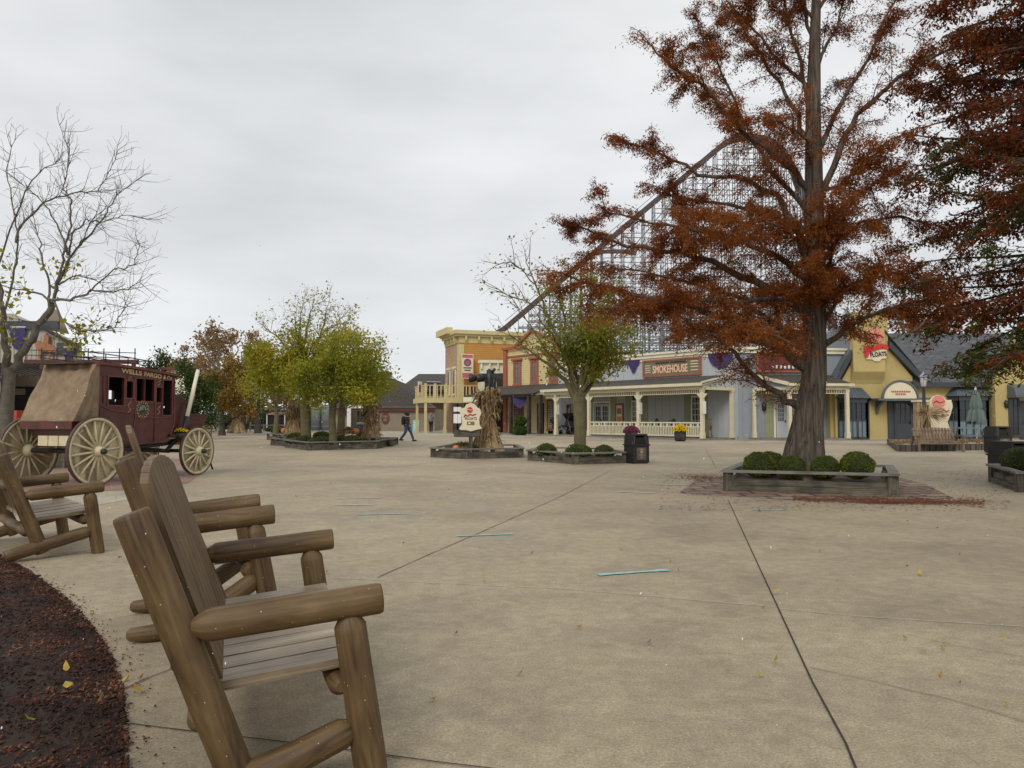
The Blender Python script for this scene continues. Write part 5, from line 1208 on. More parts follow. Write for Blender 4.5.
# lettering follows the curved cornice
word = 'WELLS FARGO & Co'; xs0, xs1 = X(120.5), X(171)
for i, ch in enumerate(word.split(' ')): pass
wi = [('WELLS', .0, .385), ('FARGO', .43, .78), ('&', .815, .875), ('Co', .90, 1.0)]
for w_, a, b in wi:
    xa, xb = xs0+(xs1-xs0)*a, xs0+(xs1-xs0)*b; xm = (xa+xb)/2; sl = math.atan2(zt(xb)-zt(xa), xb-xa)
    t = text_obj(w_, .135, M['gold'], coach, (xm, -yb-.008, zt(xm)-.115), sx=1., ext=.004, bold=.004); wd = max(v.co.x for v in t.data.vertices)-min(v.co.x for v in t.data.vertices)
    k = (xb-xa)/wd
    for v in t.data.vertices: v.co.x *= k
    t.rotation_euler = (R(90), -sl, 0)
# emblem on door
ex, ezc = X(142.6), 1.53; mb = MB(); MX = Matrix.Rotation(R(90), 3, 'X')
mb.lathe([(.10, 0), (.10, .012)], (ex, -yb-.004, ezc), 20, 0, M=MX); em = mb.build('door_emblem', mat('emblem_sky', (.16, .26, .25), .5, .5, 9), coach)
mb = MB(); mb.prism([(ex-.09, ezc-.04), (ex-.04, ezc+.0), (ex, ezc-.01), (ex+.03, ezc+.06), (ex+.06, ezc-.01), (ex+.09, ezc-.03), (ex+.05, ezc-.085), (ex-.05, ezc-.085)], -yb-.022, -yb-.017); mb.build('landscape', mat('emblem_land', (.03, .035, .01), .6), em)
mb = MB()
for k in range(14):
    a = 6.283*k/14; q = Vector((ex+math.cos(a)*.155, -yb-.01, ezc+math.sin(a)*.165)); t_ = Vector((-math.sin(a), 0, math.cos(a))); o_ = Vector((math.cos(a), 0, math.sin(a)))
    mb.tube([q-t_*.03, q-t_*.01+o_*.03, q+t_*.02+o_*.015, q+t_*.02-o_*.02, q-o_*.03], .0085, 4)
mb.build('scrollwork', M['gold'], em)
mb = MB()
for px, z0, z1 in ((129, 2.17, 2.23), (129, 1.45, 1.7), (158.5, 2.08, 2.2), (158.5, 1.42, 1.62)):
    x = X(px); mb.tube([(x-.05, -yb-.01, z0), (x+.04, -yb-.01, (z0*2+z1)/3), (x-.04, -yb-.01, (z0+2*z1)/3), (x+.05, -yb-.01, z1)], .006, 4)
mb.build('panel_scroll', M['gold'], coach)
mb = MB(); 
for s in (-1, 1):
    y = s*.52; pts = [(x, y, zt(x)+.21) for x in (bx0-.25, bx0+.3, bx0+.9, bx0+1.5)]; mb.tube(pts, .012, 5); mb.tube([(p[0], y, p[2]-.11) for p in pts], .01, 5)
    for p in pts: mb.bar((p[0], y, zt(p[0])-.02), (p[0], y, p[2]), .015)
for x in (bx0-.25, bx0+1.5): mb.bar((x, -.52, zt(x)+.21), (x, .52, zt(x)+.21), .02)
mb.b2(bx0-.3, bx0+.1, -.6, .6, 2.44, 2.475)
mb.build('roof_rail', M['darkwood'], coach)
# canvas boot
x_t, x_b = .17, -.36; NX, NZ = 110, 60; mb = MB(); ztop, zbot = 2.44, 1.30
def boot(u, v):  # u across 0..1 near->far, v top->bottom
    y = -yb-.02+u*(2*yb+.04); x = x_t+(x_b-x_t)*v; z = ztop+(zbot-ztop)*v
    diag = u*.75+v*.8; cr = math.exp(-((u)/.55)**2)
    f = .022*math.sin((u*9+v*2.3+1.2*noise.noise(Vector((u*3, v*2, 1))))*3.1)*(1-.55*v)+.02*noise.noise(Vector((u*5, v*2.2, 3)))+.03*cr*math.sin((v*.9+u*2.4)*13+1.5*noise.noise(Vector((u*2, v*2, 7))))*(1-.7*v)*min(1, u*6)
    sag = -.05*math.sin(math.pi*v)
    th = math.atan2(v+.02, u+.02); ds = math.hypot(u, v); f += .017*math.sin(th*19+1.3*noise.noise(Vector((u*3, v*3, 9))))*min(1, ds*3)*max(0, 1.15-ds*.8)+.012*math.sin(u*41+v*6)*(1-v)**2
    return Vector((x-f-.02, y, z))
for j in range(NZ+1):
    for i in range(NX+1): mb.v.append(tuple(boot(i/NX, j/NZ)))
for j in range(NZ):
    for i in range(NX): k = j*(NX+1)+i; mb.face([k, k+1, k+NX+2, k+NX+1], 0, None, True)
for s, uu in ((-1, 0.), (1, 1.)):   # side triangles
    b0 = len(mb.v); nn = 16
    for j in range(NZ+1):
        v = j/NZ; p = boot(uu, v)
        for i in range(nn+1):
            f = i/nn; w_ = .02*math.sin(f*14+v*5)*math.sin(math.pi*f)*v
            mb.v.append((p.x+(bx0+.0-p.x)*f, s*(yb+.02)+w_, p.z))
    for j in range(NZ):
        for i in range(nn): k = b0+j*(nn+1)+i; q = [k, k+1, k+nn+2, k+nn+1]; mb.face(q if s > 0 else q[::-1], 0, None, True)
mb.b2(-.40, bx0, -yb-.03, yb+.03, 1.285, 1.31); mb.build('canvas_cover', M['canvas'], coach)
mb = MB(); mb.b2(-.40, bx0+.05, -yb+.0, yb-.0, 1.13, 1.28); mb.b2(-.2, bx0+.3, -yb+.1, yb-.1, .96, 1.12); mb.build('rear_tray', M['maroon'], coach)
mb = MB()
for y in (-.36, .36): mb.bar((-.1, y, .86), (FXA+.35, y, .82), .1, .12)

for y in (-.36, -.1, .16): mb.b2(-.3, -.12, y-.12, y+.12, .80, 1.0)
mb.bar((.3, -.55, .97), (FXA+.1, -.55, .90), .07, .10); mb.bar((.3, .55, .97), (FXA+.1, .55, .90), .07, .10); mb.bar((FXA, -.6, .78), (FXA, .6, .78), .12, .14); mb.bar((FXA+.28, -.5, .88), (FXA+.28, .5, .88), .1, .1)
mb.build('undercarriage', M['wheelcr'], coach)
mb = MB(); mb.tube([(0, -.8, .69), (0, .8, .69)], .05, 10); mb.tube([(FXA, -.75, .57), (FXA, .75, .57)], .045, 10); mb.tube([(0, -.3, .72), (FXA*.6, 0, .66), (FXA, 0, .56)], .05, 8)
mb.bar((.6, -.5, .6), (1.9, -.5, .78), .05); mb.bar((bx1-.2, -.62, .62), (bx1+.1, -.62, .84), .06); mb.bar((FXA+.55, -.82, .1), (FXA+.35, -.7, .75), .035)
for s in (-1, 1): mb.tube([(bx0+.1, s*.5, .80), (bx0+.9, s*.5, .70), (bx1, s*.5, .76), (FXA-.1, s*.5, 1.0)], .04, 6)
mb.build('axle_gear', M['black'], coach)
# driver box
fx0 = kx(175.5, -.55)
mb = MB(); mb.b2(bx1+.003, 2.86, -.58, .58, 1.12, 1.70); mb.b2(bx1+.003, 2.90, -.60, .60, 1.70, 1.74); mb.b2(2.8, 3.45, -.58, .58, 1.12, 1.2)
mb.prism([(2.86, 1.2), (3.45, 1.2), (3.62, 1.42), (2.86, 1.42)], -.60, -.56); mb.prism([(2.86, 1.2), (3.45, 1.2), (3.62, 1.42), (2.86, 1.42)], .56, .60); mb.bar((3.45, 0, 1.16), (3.66, 0, 1.44), 1.16, .04)
mb.prism([(2.4, 1.12), (3.45, 1.12), (3.3, 1.0), (2.4, .98)], -.56, .56); mb.build('driver_box', M['maroon'], coach)
mb = MB(); mb.b2(2.86, 3.62, -.62, -.55, 1.42, 1.45); mb.b2(2.42, 2.9, -.5, .5, 1.74, 1.90); mb.build('seat_cushion', M['tyre'], coach)
l0 = Vector((2.72, -.72, kz(419, 2.72, -.72))); xl2 = kx(197.5, -.72); l1 = Vector((xl2, -.72, kz(370, xl2, -.72)))
mb = MB(); mb.tube([l0, l1], [.05, .042], 8); mb.build('brake_lever', M['creampale'], coach)
mb = MB(); mb.tube([l0+(l0-l1).normalized()*.5, l0+(l1-l0).normalized()*.06], .052, 8); mb.b2(l0.x-.5, l0.x+.2, -.70, -.60, l0.z-.42, l0.z-.34); mb.build('lever_socket', M['black'], coach)
mp_ = thing('mum_basket', 'small basket of yellow flowers hanging below the stagecoach driver box', 'flower basket', tuple(Rc+cs_*2.62-cn_*.66+Vector((0, 0, .86))))
mb = MB(); mb.lathe([(.1, 0), (.15, .14)], n=10); mb.build('basket', M['darkwood'], mp_); mb = MB()
for i in range(160): v = rnd3(); leafquad(mb, (v.x*.15, v.y*.15, .17+abs(v.z)*.09), .04, .9)
mb.build('flowers', M['mumy'], mp_)
# ================================================================== LOG CHAIRS
def log_chair(label, O, rz, Wd, group='log chairs along the mulch bed', curved=0, nsl=9, r=.06, back=1.02, legz=0.):
    t = thing('log_chair', label, 'chair', O, rz, group)
    def log(mb, a, b, r_=r, ends=(True, True), bend=0.):
        a = Vector(a); b = Vector(b); n = 9; pts = []; rr_ = []
        sd_ = random.random()*9
        for i in range(n+1):
            f = i/n; p = a.lerp(b, f)+Vector((0, 0, bend*math.sin(math.pi*f))); pts.append(p); rr_.append(r_*(1+.05*noise.noise(Vector((f*3, sd_, 0)))))
        L_ = (b-a).length; d = (b-a).normalized(); out = []; ro = []
        if ends[0]: out += [pts[0], pts[0]+d*.003]; ro += [r_*.40, r_*.50]; out.append(pts[0]+d*.05); ro.append(r_*.97)
        else: out += [pts[0], pts[0]+d*.012]; ro += [r_*.93, r_]
        for p, q in zip(pts[1:-1], rr_[1:-1]): out.append(p); ro.append(q)
        if ends[1]: out += [pts[-1]-d*.05, pts[-1]-d*.003, pts[-1]]; ro += [r_*.97, r_*.50, r_*.40]
        else: out += [pts[-1]-d*.012, pts[-1]]; ro += [r_, r_*.93]
        mb.tube(out, ro, 20); return mb
    za = .65
    def tubeN(pts, rr): m = MB(); m.tube(pts, rr, 16); return m
    for y in (0, Wd):
        yi = .02 if y == 0 else Wd-.02
        log(MB(), (-.075, y, za-.03), (.02, y, legz), r*1.02, (True, False)).build('leg', M['log'], t)
        log(MB(), (-.82, yi, back), (-.455, yi, .06), r*1.05, (False, False)).build('back_post', M['log'], t)
        log(MB(), (-.62, y, za-.035), (.05, y, za+.012), r*.96, (True, False)).build('arm', M['log'], t)
        if curved:
            m = MB(); m = tubeN([(-.04, y, .19), (-.09, y, .175), (-.25, y, .115), (-.45, y, .058), (-.74, y, .056), (-.78, y, .057)], [r*.5, r*.92, r*.97, r*.95, r*.9, r*.5]) if curved == 1 else tubeN([(-.04, y, .30), (-.09, y, .27), (-.3, y, .14), (-.5, y, .062), (-.66, y, .045), (-.77, y, .05), (-.79, y, .05)], [r*.5, r*.92, r*.97, r*.95, r*.8, r*.6, r*.3]); m.build('runner', M['log'], t)
        else: log(MB(), (-.04, y+.0, .23), (-.76, y, .055), r*.98, (True, False)).build('runner', M['log'], t)
    log(MB(), (-.09, .04, .33), (-.09, Wd-.04, .33), r*.8, (True, True)).build('seat_rail', M['log'], t)
    log(MB(), (-.585, .04, .26), (-.585, Wd-.04, .26), r*.8, (True, True)).build('seat_rail', M['log'], t)
    log(MB(), (-.735, .04, .70), (-.735, Wd-.04, .70), r*.75, (True, True)).build('back_rail', M['log'], t)
    mb = MB(); nn = max(4, round((Wd-.17)/.145)); sw_ = (Wd-.17)/nn
    for i in range(nn):
        yy = .085+(i+.5)*sw_; Mx = Matrix.Rotation(R(-5), 3, 'Y'); mb.box((-.275+random.uniform(-.006, .006), yy, .392+random.uniform(-.003, .003)), (.56, sw_-.010, .036), 0, Mx)
    mb.build('seat', M['seatwood'], t)
    mb = MB(); x0y, x1y = .115, Wd-.115; ws = (x1y-x0y)/nsl
    for i in range(nsl):
        yc = x0y+(i+.5)*ws; f = (yc-Wd/2)/(Wd/2); ztop = 1.035+.15*math.sqrt(max(0, 1-(f*1.02)**2)); zb = .36
        def bx_at(z): return -.530-(z-.36)*.36+.012
        w2 = ws/2-.006; zl = 1.035+.15*math.sqrt(max(0, 1-min(1, abs((yc-w2-Wd/2)/(Wd/2)))**2)); zr = 1.035+.15*math.sqrt(max(0, 1-min(1, abs((yc+w2-Wd/2)/(Wd/2)))**2))
        b0 = len(mb.v); th = .03; ru = random.random()*9
        prof = [(yc-w2, zb), (yc+w2, zb), (yc+w2, max(zr-.004, 1.0)), (yc+w2*.5, ztop+(zr-ztop)*.42), (yc, ztop), (yc-w2*.5, ztop+(zl-ztop)*.42), (yc-w2, max(zl-.004, 1.0))]
        for dx in (th/2, -th/2):
            for (yy, zz) in prof: mb.v.append((bx_at(zz)+dx, yy, zz))
        m_ = len(prof); uvf = [(yy+ru, zz+ru) for yy, zz in prof]
        mb.face([b0+k for k in range(m_)], 0, uvf); mb.face([b0+m_+k for k in range(m_)][::-1], 0, uvf[::-1])
        for k in range(m_):
            k2 = (k+1) % m_; a, b = prof[k], prof[k2]; mb.face([b0+k, b0+m_+k, b0+m_+k2, b0+k2], 0, [(ru, a[1]), (ru+.03, a[1]), (ru+.03, b[1]), (ru, b[1])])
    mb.build('backrest', M['plank'], t)
    return t
NW = 1.49
log_chair('large two seat brown log chair in the foreground with wide slatted seat', (-.547, 2.87, 0), R(20.5), NW, curved=1)
log_chair('brown log chair partly hidden directly behind the large foreground chair', (-1.59, 4.85, .0), R(25.6), .74, back=1.0, curved=2, nsl=5, legz=.17).scale = (1, 1, 1.1)
log_chair('brown log chair at the left edge in front of the stagecoach rear wheels', (-4.13-.03, 7.52, 0), R(42), 1.56, back=1.0)
# ================================================================== PLANTERS
def planter(label, poly, h=.40, cap=.16, fill='soil', group='timber planters on the plaza'):
    P_ = [Vector((p[0], p[1], 0)) for p in poly]; c = sum(P_, Vector())/len(P_); P_ = [p-c for p in P_]
    t = thing('planter', label, 'planter', tuple(c), 0, group)
    cb = MB(); tm = MB(); n = len(P_)
    inn = [p*(1-.16/p.length) for p in P_]; out = [p*(1+.07/p.length) for p in P_]
    for i in range(n):
        a, b = P_[i], P_[(i+1) % n]; d = (b-a); l = d.length; d.normalize(); nr = Vector((d.y, -d.x, 0))
        ai, bi, ao, bo = inn[i], inn[(i+1) % n], out[i], out[(i+1) % n]
        zc = h
        vs = [ao, bo, bi, ai]; b0 = len(cb.v); ru = random.random()*5
        for z in (zc-.045, zc):
            for q in vs: cb.v.append((q.x, q.y, z))
        uvt = [(ru, 0), (ru, l), (ru+.2, l), (ru+.2, 0)]
        cb.face([b0+4, b0+5, b0+6, b0+7], 0, uvt); cb.face([b0+3, b0+2, b0+1, b0], 0, uvt); cb.face([b0, b0+1, b0+5, b0+4], 0, [(ru, 0), (ru, l), (ru+.05, l), (ru+.05, 0)]); cb.face([b0+2, b0+3, b0+7, b0+6], 0, [(ru, 0), (ru, l), (ru+.05, l), (ru+.05, 0)])
        A_ = a+d*.03-nr*-.0; 
        for k, (z0, z1, off) in enumerate(((0, h*.28, .0), (h*.28+.006, h*.56, .0))):
            o = nr*(-.045-.035*k); tm.bar(a+d*.02+o+Vector((0, 0, (z0+z1)/2)), b-d*.02+o+Vector((0, 0, (z0+z1)/2)), .09, z1-z0)
        m_ = max(2, int(l/1.0)+1)
        for k in range(m_):
            q = a.lerp(b, (k+.06)/(m_-1+.12)); tm.bar(q-nr*.045+Vector((0, 0, .0)), q-nr*.045+Vector((0, 0, h-.046)), .14, .1) if k in (0, m_-1) else tm.bar(q-nr*.11+Vector((0, 0, h*.3)), q-nr*.11+Vector((0, 0, h-.046)), .16, .1)
    tm.build('timber_wall', M['greywood'], t); cb.build('cap_board', M['capwood'], t)
    s = MB(); s.poly([(p.x, p.y, h*.52) for p in inn]); s.build('soil', M['soil'], t); return t
planter('large timber planter around the big rust cypress with four boxwood balls', [(3.93, 13.85), (6.65, 12.95), (7.75, 15.3), (5.0, 16.2)], .39)
gb = lambda px, py: tuple(G(px, py))[:2]
planter('low timber planter around the small gold green tree beside the black litter bin', [gb(528, 460.3), gb(574, 464.6), gb(628, 463), (3.2, 25.2), (1.0, 26.2)], .34)
planter('low timber planter holding the corn stalk bundle and cream plaque sign', [gb(431, 457.2), gb(464, 459), gb(523, 457.6), (.2, 28.6), (-2.4, 29.0)], .34)
planter('low timber planter below the two yellow green trees', [gb(285, 447.4), gb(308, 450.6), gb(377, 448.8), (-5.9, 37.5), (-10.2, 38.5)], .36)
planter('low timber planter set behind and left of the yellow green trees', [gb(271, 445.2), gb(286, 446.4), (-10.8, 38.2), (-12.4, 40)], .36)
planter('far low timber planter with orange pumpkin at its left end', [gb(267, 439.6), gb(284, 441.2), (-13.4, 47), (-15.2, 48)], .4)
planter('short timber planter right of the yellow green trees by the walking person', [gb(377, 446.2), gb(392, 446.6), (-5.9, 38.6), (-7.1, 38.6)], .36)
planter('timber planter at the right edge with a clipped shrub beside the grey bins', [(9.2, 13.62), (12.2, 13.2), (13., 16.2), (10.15, 15.9)], .38)
# boxwood balls
def ball(label, loc, r, squash=.85, n=2600, leaf=.028, mat_='box', group='boxwood balls in the planters', cat='shrub', name='boxwood_shrub', seed=1):
    t = thing(name, label, cat, loc, 0, group); rg = random.Random(seed); sv = Vector((seed*3.1, seed, 0))
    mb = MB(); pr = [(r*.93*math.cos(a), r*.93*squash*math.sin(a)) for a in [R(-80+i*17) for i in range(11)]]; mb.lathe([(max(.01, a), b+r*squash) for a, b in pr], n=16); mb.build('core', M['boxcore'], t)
    mb = MB()
    for i in range(n):
        v = rnd3(); rr_ = r*(.93+.09*noise.noise(v*2.4+sv)+rg.gauss(0, .028)); p = Vector((v.x*rr_, v.y*rr_, v.z*rr_*squash+r*squash)); d = (v+rnd3()*1.0).normalized(); leafquad(mb, p, leaf*rg.uniform(.6, 1.3), .7, d)
    mb.build('foliage', M[mat_], t); return t
b1 = ball('boxwood ball at the left end of the cypress planter', tuple(at(759, 464, 14.35)+Vector((0, 0, -.27))), .30, seed=1, n=6000, leaf=.026)
dup(b1, tuple(at(792, 466.5, 14.0)+Vector((0, 0, -.25))), 1.2, 'boxwood ball second from left in the cypress planter, in front of the trunk', .9)
dup(b1, tuple(at(825, 466, 13.85)+Vector((0, 0, -.25))), 2.6, 'boxwood ball third from left in the cypress planter, right of the trunk base', .88)
dup(b1, tuple(at(857, 465.5, 13.6)+Vector((0, 0, -.26))), 4.0, 'boxwood ball at the right end of the cypress planter', 1.02)
dup(b1, tuple(at(771, 462, 14.9)+Vector((0, 0, -.27))), 5.0, 'boxwood ball tucked behind the leftmost one in the cypress planter', .95)
b2_ = ball('rounded boxwood left of the trunk in the small tree planter', tuple(at(546.5, 449.2, 23.4)+Vector((0, 0, -.3))), .33, .75, n=1400, leaf=.045, seed=4)
dup(b2_, tuple(at(576, 450.3, 22.6)+Vector((0, 0, -.3))), 2, 'rounded boxwood in front of the trunk in the small tree planter', 1.02)
dup(b2_, tuple(at(604, 450, 22.9)+Vector((0, 0, -.3))), 3, 'rounded boxwood right of the trunk in the small tree planter', .95)
dup(b2_, tuple(at(583, 449.5, 23.2)+Vector((0, 0, -.3))), 4, 'rounded boxwood half hidden behind the middle one in the small tree planter', .9)
for i, (px, py, Y, s, lb) in enumerate([(296, 435.5, 38, 1.5, 'low clipped shrub at the left of the yellow green tree planter'), (304, 438.5, 34.5, 1.15, 'low clipped shrub left of the front tree trunk in the yellow green tree planter'), (320, 438.5, 34, 1.7, 'widest low clipped shrub in front of the yellow green trees'),
                             (352, 438.5, 34.6, 1.5, 'low clipped shrub right of the trunks in the yellow green tree planter'), (341, 437.8, 35, .9, 'small clipped shrub tight against the right trunk'), (322, 433.5, 42, 1.6, 'far clipped shrub seen between the two yellow green trunks'),
                             (279, 427.5, 62, 2.2, 'clipped hedge mound far behind the pumpkin planter'), (275, 424, 74, 3.2, 'long clipped hedge mound farthest behind the pumpkin planter')]):
    c = dup(b2_, tuple(at(px, py, Y)+Vector((0, 0, -.25*s))), i*1.3, lb, (s, s, .78*min(s, 1.4)))
b3 = ball('clipped shrub in the planter at the right edge of the plaza', tuple(at(1020, 462, 15)+Vector((0, 0, -.3))), .36, seed=8)
# ================================================================== CORN SHOCKS
def shock(label, loc, h, rb, rw, rt, seed, n=900, crown=True, matk='stalk', wk=1.):
    rg = random.Random(seed); t = thing('corn_shock', label, 'corn shock', loc, 0, 'corn shocks tied round the lamp posts'); mb = MB(); k_ = (h/2)**.5
    def prof(f): return rb*(1-f/.62)**1.15+rw if f < .62 else rw+(rt-rw)*((f-.62)/.38)**1.4
    for i in range(n):
        a = rg.uniform(0, 6.283); tw = rg.gauss(0, .35); top = rg.uniform(.5, 1.0)+(.12 if rg.random() < .08 else 0); q = []; ro = rg.uniform(.72, 1.12)
        m_ = 6
        for j in range(m_+1):
            f = top*j/m_; r_ = prof(min(1, f))*ro; aa = a+tw*j/m_; q.append(Vector((math.cos(aa)*r_+rg.gauss(0, .018), math.sin(aa)*r_+rg.gauss(0, .018), h*f+(rg.uniform(-.02, .04) if j == 0 else 0))))
        w = rg.uniform(.012, .034)*k_*wk
        if i % 2: mb.tube(q, [w]*m_+[w*.4], 4, cap=False)
        else:
            for j in range(m_):
                s_ = Vector((-math.sin(a), math.cos(a), rg.gauss(0, .2)))*w*1.7; mb.poly([q[j]-s_, q[j]+s_, q[j+1]+s_*.9, q[j+1]-s_*.9])
    mb.build('stalks', M[matk], t); mb = MB()
    for i in range(int(n*.8)):   # drooping husk leaves
        a = rg.uniform(0, 6.283); f = rg.uniform(.12, 1.02) if rg.random() < .25 else rg.uniform(.6, 1.05); r_ = prof(min(1, f))*rg.uniform(.9, 1.12); p = Vector((math.cos(a)*r_, math.sin(a)*r_, h*f)); o = Vector((math.cos(a), math.sin(a), 0)); l = rg.uniform(.12, .42)*k_
        s_ = Vector((-math.sin(a), math.cos(a), rg.gauss(0, .5))).normalized()*rg.uniform(.018, .05)*k_*wk; q = p+o*l*rg.uniform(.15, .6)+Vector((rg.gauss(0, .06), rg.gauss(0, .06), l*rg.uniform(-.3, .6))); q2 = q+o*l*rg.uniform(0, .3)+Vector((rg.gauss(0, .03), 0, -l*rg.uniform(.3, .8)))
        mb.poly([p-s_*.6, p+s_*.6, q+s_, q-s_]); mb.poly([q-s_, q+s_, q2+s_*.2, q2-s_*.2])
    mb.build('husk_leaves', [M['stalkdk']], t); return t
sq = Vector((-.87, 26.6, .15))
shock('tall corn shock in the centre of the plaza beside the cream plaque sign', tuple(sq), 2.05, .36, .19, .30, 2, 620)
shock('pale corn shock just left of the left yellow green trunk', tuple(at(295, 434, 40.5)), 1.6, .26, .30, .3, 3, 380, wk=1.3, matk='stalk')
shock('corn shock right of the yellow green trees beside the shelter post', tuple(at(371, 441, 38.5)-Vector((0, 0, .0))), 2.0, .28, .22, .34, 4, 380, wk=1.3)
shock('far corn shock round the distant lamp post beyond the coach', tuple(at(237, 433, 66)), 1.9, .45, .3, .5, 5, 240, wk=1.8)
# post with cross arm and black floodlights
pf = thing('floodlight_post', 'black wrapped post with cross arm and twin floodlights rising from the central corn shock', 'lamp post', tuple(sq+Vector((.05, 0, 0))))
py0 = sq.y; zof = sq.z
mb = MB(); mb.tube([(0, 0, 0), (0, 0, 1.9), (.02, 0, 2.6), (0, 0, at(488, 370, py0).z-zof)], [.11, .11, .14, .09], 10); mb.tube([(-.0, 0, 2.5), (.12, .1, 2.85), (.2, 0, 2.95)], .06, 6); mb.tube([(.12, 0, 1.8), (.16, .05, 2.4), (.22, 0, 2.8)], [.09, .1, .05], 6); mb.lathe([(.03, .42), (.09, .3), (.12, .1), (.13, -.1)], (0, 0, at(488, 372, py0).z-zof-.3), 10); mb.build('post', M['black'], pf)
ax = at(471, 377, py0)-sq; 
mb = MB(); mb.bar((ax.x+.3, 0, ax.z), (.5, 0, ax.z+.06), .12, .16); mb.build('cross_arm', M['black'], pf)
for dx, yy in ((0, 0), (.28, -.06)):
    mb = MB(); mb.lathe([(.14, 0), (.155, .03), (.155, .1), (.11, .24), (.06, .3)], (ax.x+dx-.12, yy, ax.z-.04), 16, M=Matrix.Rotation(R(90), 3, 'Y')); mb.build('floodlight', M['black'], pf)
# far lamp in distant shock
M['lampcap'] = mat('lamp_cap_painted_reflection', (.3, .31, .33), .35, .1, 5)  # colour raised to pale grey to imitate a reflection on the cap
def lamp(label, loc, h, k=1., matk='black'):
    t = thing('street_lamp', label, 'street lamp', loc, 0, 'lantern lamp posts'); mb = MB(); mb.lathe([(.11*k, 0), (.1*k, .3), (.05*k, .5), (.045*k, h-.62)], n=10); mb.build('pole', M[matk], t)
    mb = MB(); mb.lathe([(.06, h-.62), (.10, h-.58), (.17, h-.2), (.17, h-.17)], n=6); l = mb.build('lantern_glass', mat('lamp_glass', (.62, .62, .58), .2), t)
    mb = MB(); mb.lathe([(.2, h-.2), (.19, h-.14), (.1, h-.05), (.03, h), (.03, h+.06), (0, h+.07)], n=6)
    for i in range(6): a = i*math.pi/3; mb.bar((.1*math.cos(a), .1*math.sin(a), h-.6), (.175*math.cos(a), .175*math.sin(a), h-.18), .018)
    mb.build('lantern_cap', M['lampcap'], t); return t
q = at(237, 433, 66.3); lamp('far black lantern lamp above the distant corn shock', (q.x, q.y, 0), at(237, 386, 66.3).z, 1.4)
q = at(925, 440, 33.2); lamp('black lantern lamp post behind the slatted bench in front of the yellow building', (q.x, q.y, 0), at(925, 373, 33.2).z, 1.55)
q = at(373, 440, 39); lamp('dark lamp post rising out of the corn shock by the shelter', (q.x, q.y, 0), at(373, 385, 39).z, 1.2)
q = at(297, 440, 41.5); lamp('dark lamp post behind the pale corn shock between the trees', (q.x, q.y, 0), at(297, 388, 41.5).z, 1.2)
# central plaque sign
SY = 25.6; so_ = at(470, 445, SY); s0 = thing('plaque_sign', 'cream curved plaque sign with red disc on a timber beam by the central corn shock', 'sign', (so_.x, SY, .18), R(-4)); kq = SY/FPX
gx_ = lambda px: (px-470)*kq
gz_ = lambda py: at(470, py, SY).z-.18
mb = MB(); mb.b2(gx_(454), gx_(480), -.08, .08, gz_(437), gz_(430)); mb.build('beam', M['greywood'], s0); mb = MB(); mb.b2(gx_(469), gx_(472.5), -.06, .06, 0, gz_(437)); mb.build('post', M['greywood'], s0)
pts = [(461, 430), (459, 428.5), (462, 424), (461.5, 416), (459, 411), (461, 408.5), (464.5, 407.5), (466, 404.5), (470.5, 403), (475, 404.5), (477, 407.5), (480, 409), (481, 413), (479, 419), (479.5, 425), (482, 428.5), (477, 429.5), (471, 431.2), (466, 430)]
mb = MB(); mb.prism([(gx_(a)+.02, gz_(b)) for a, b in pts], -.16, -.085); mb.build('board', M['signcream'], s0)
mb = MB(); mb.lathe([(.1, 0), (.095, .02)], (gx_(470.3), -.162, gz_(410)), 20, M=Matrix.Rotation(R(90), 3, 'X')); mb.build('red_disc', M['red'], s0)
mb = MB(); mb.tube([(gx_(467.5), -.19, gz_(410.3)), (gx_(469), -.19, gz_(409.3)), (gx_(471), -.19, gz_(410.3)), (gx_(473), -.19, gz_(409.5))], .009, 5); mb.build('disc_script', M['white'], s0)
mb = MB(); mb.tube([(gx_(464.5), -.17, gz_(417)), (gx_(466), -.17, gz_(414.5)), (gx_(468), -.17, gz_(416.2)), (gx_(470), -.17, gz_(414.3)), (gx_(473), -.17, gz_(415.2)), (gx_(476.5), -.17, gz_(414.3))], [.02, .03, .022, .026, .022, .018], 6); mb.build('script_lettering', M['redsign'], s0)
text_obj('FLOATS', .115, M['blackpl'], s0, (gx_(471.5), -.165, gz_(418.7)), ext=.003, bold=.002)
mb = MB(); mb.b2(gx_(467.5), gx_(475), -.168, -.161, gz_(425), gz_(421.5), 0); mb.b2(gx_(471.5), gx_(475), -.171, -.1685, gz_(424), gz_(422), 1); mb.b2(gx_(469), gx_(471), -.171, -.1685, gz_(424), gz_(422.5), 2); mb.build('small_picture', [M['signolive'], M['stalk'], M['white']], s0)
gh = thing('straw_heap', 'low heap of dry straw in the central planter left of the corn shock', 'straw', tuple(at(463, 449, 26.2)+Vector((0, 0, -.05))))
mb = MB()
for i in range(1800): a = random.uniform(0, 6.283); r_ = random.random()**.6*.62; leafquad(mb, (math.cos(a)*r_*1.0, math.sin(a)*r_*.7, .24*(1-(r_/.66)**2)+random.uniform(-.03, .05)), random.uniform(.08, .2), .1)
mb.build('straw', M['grass'], gh)
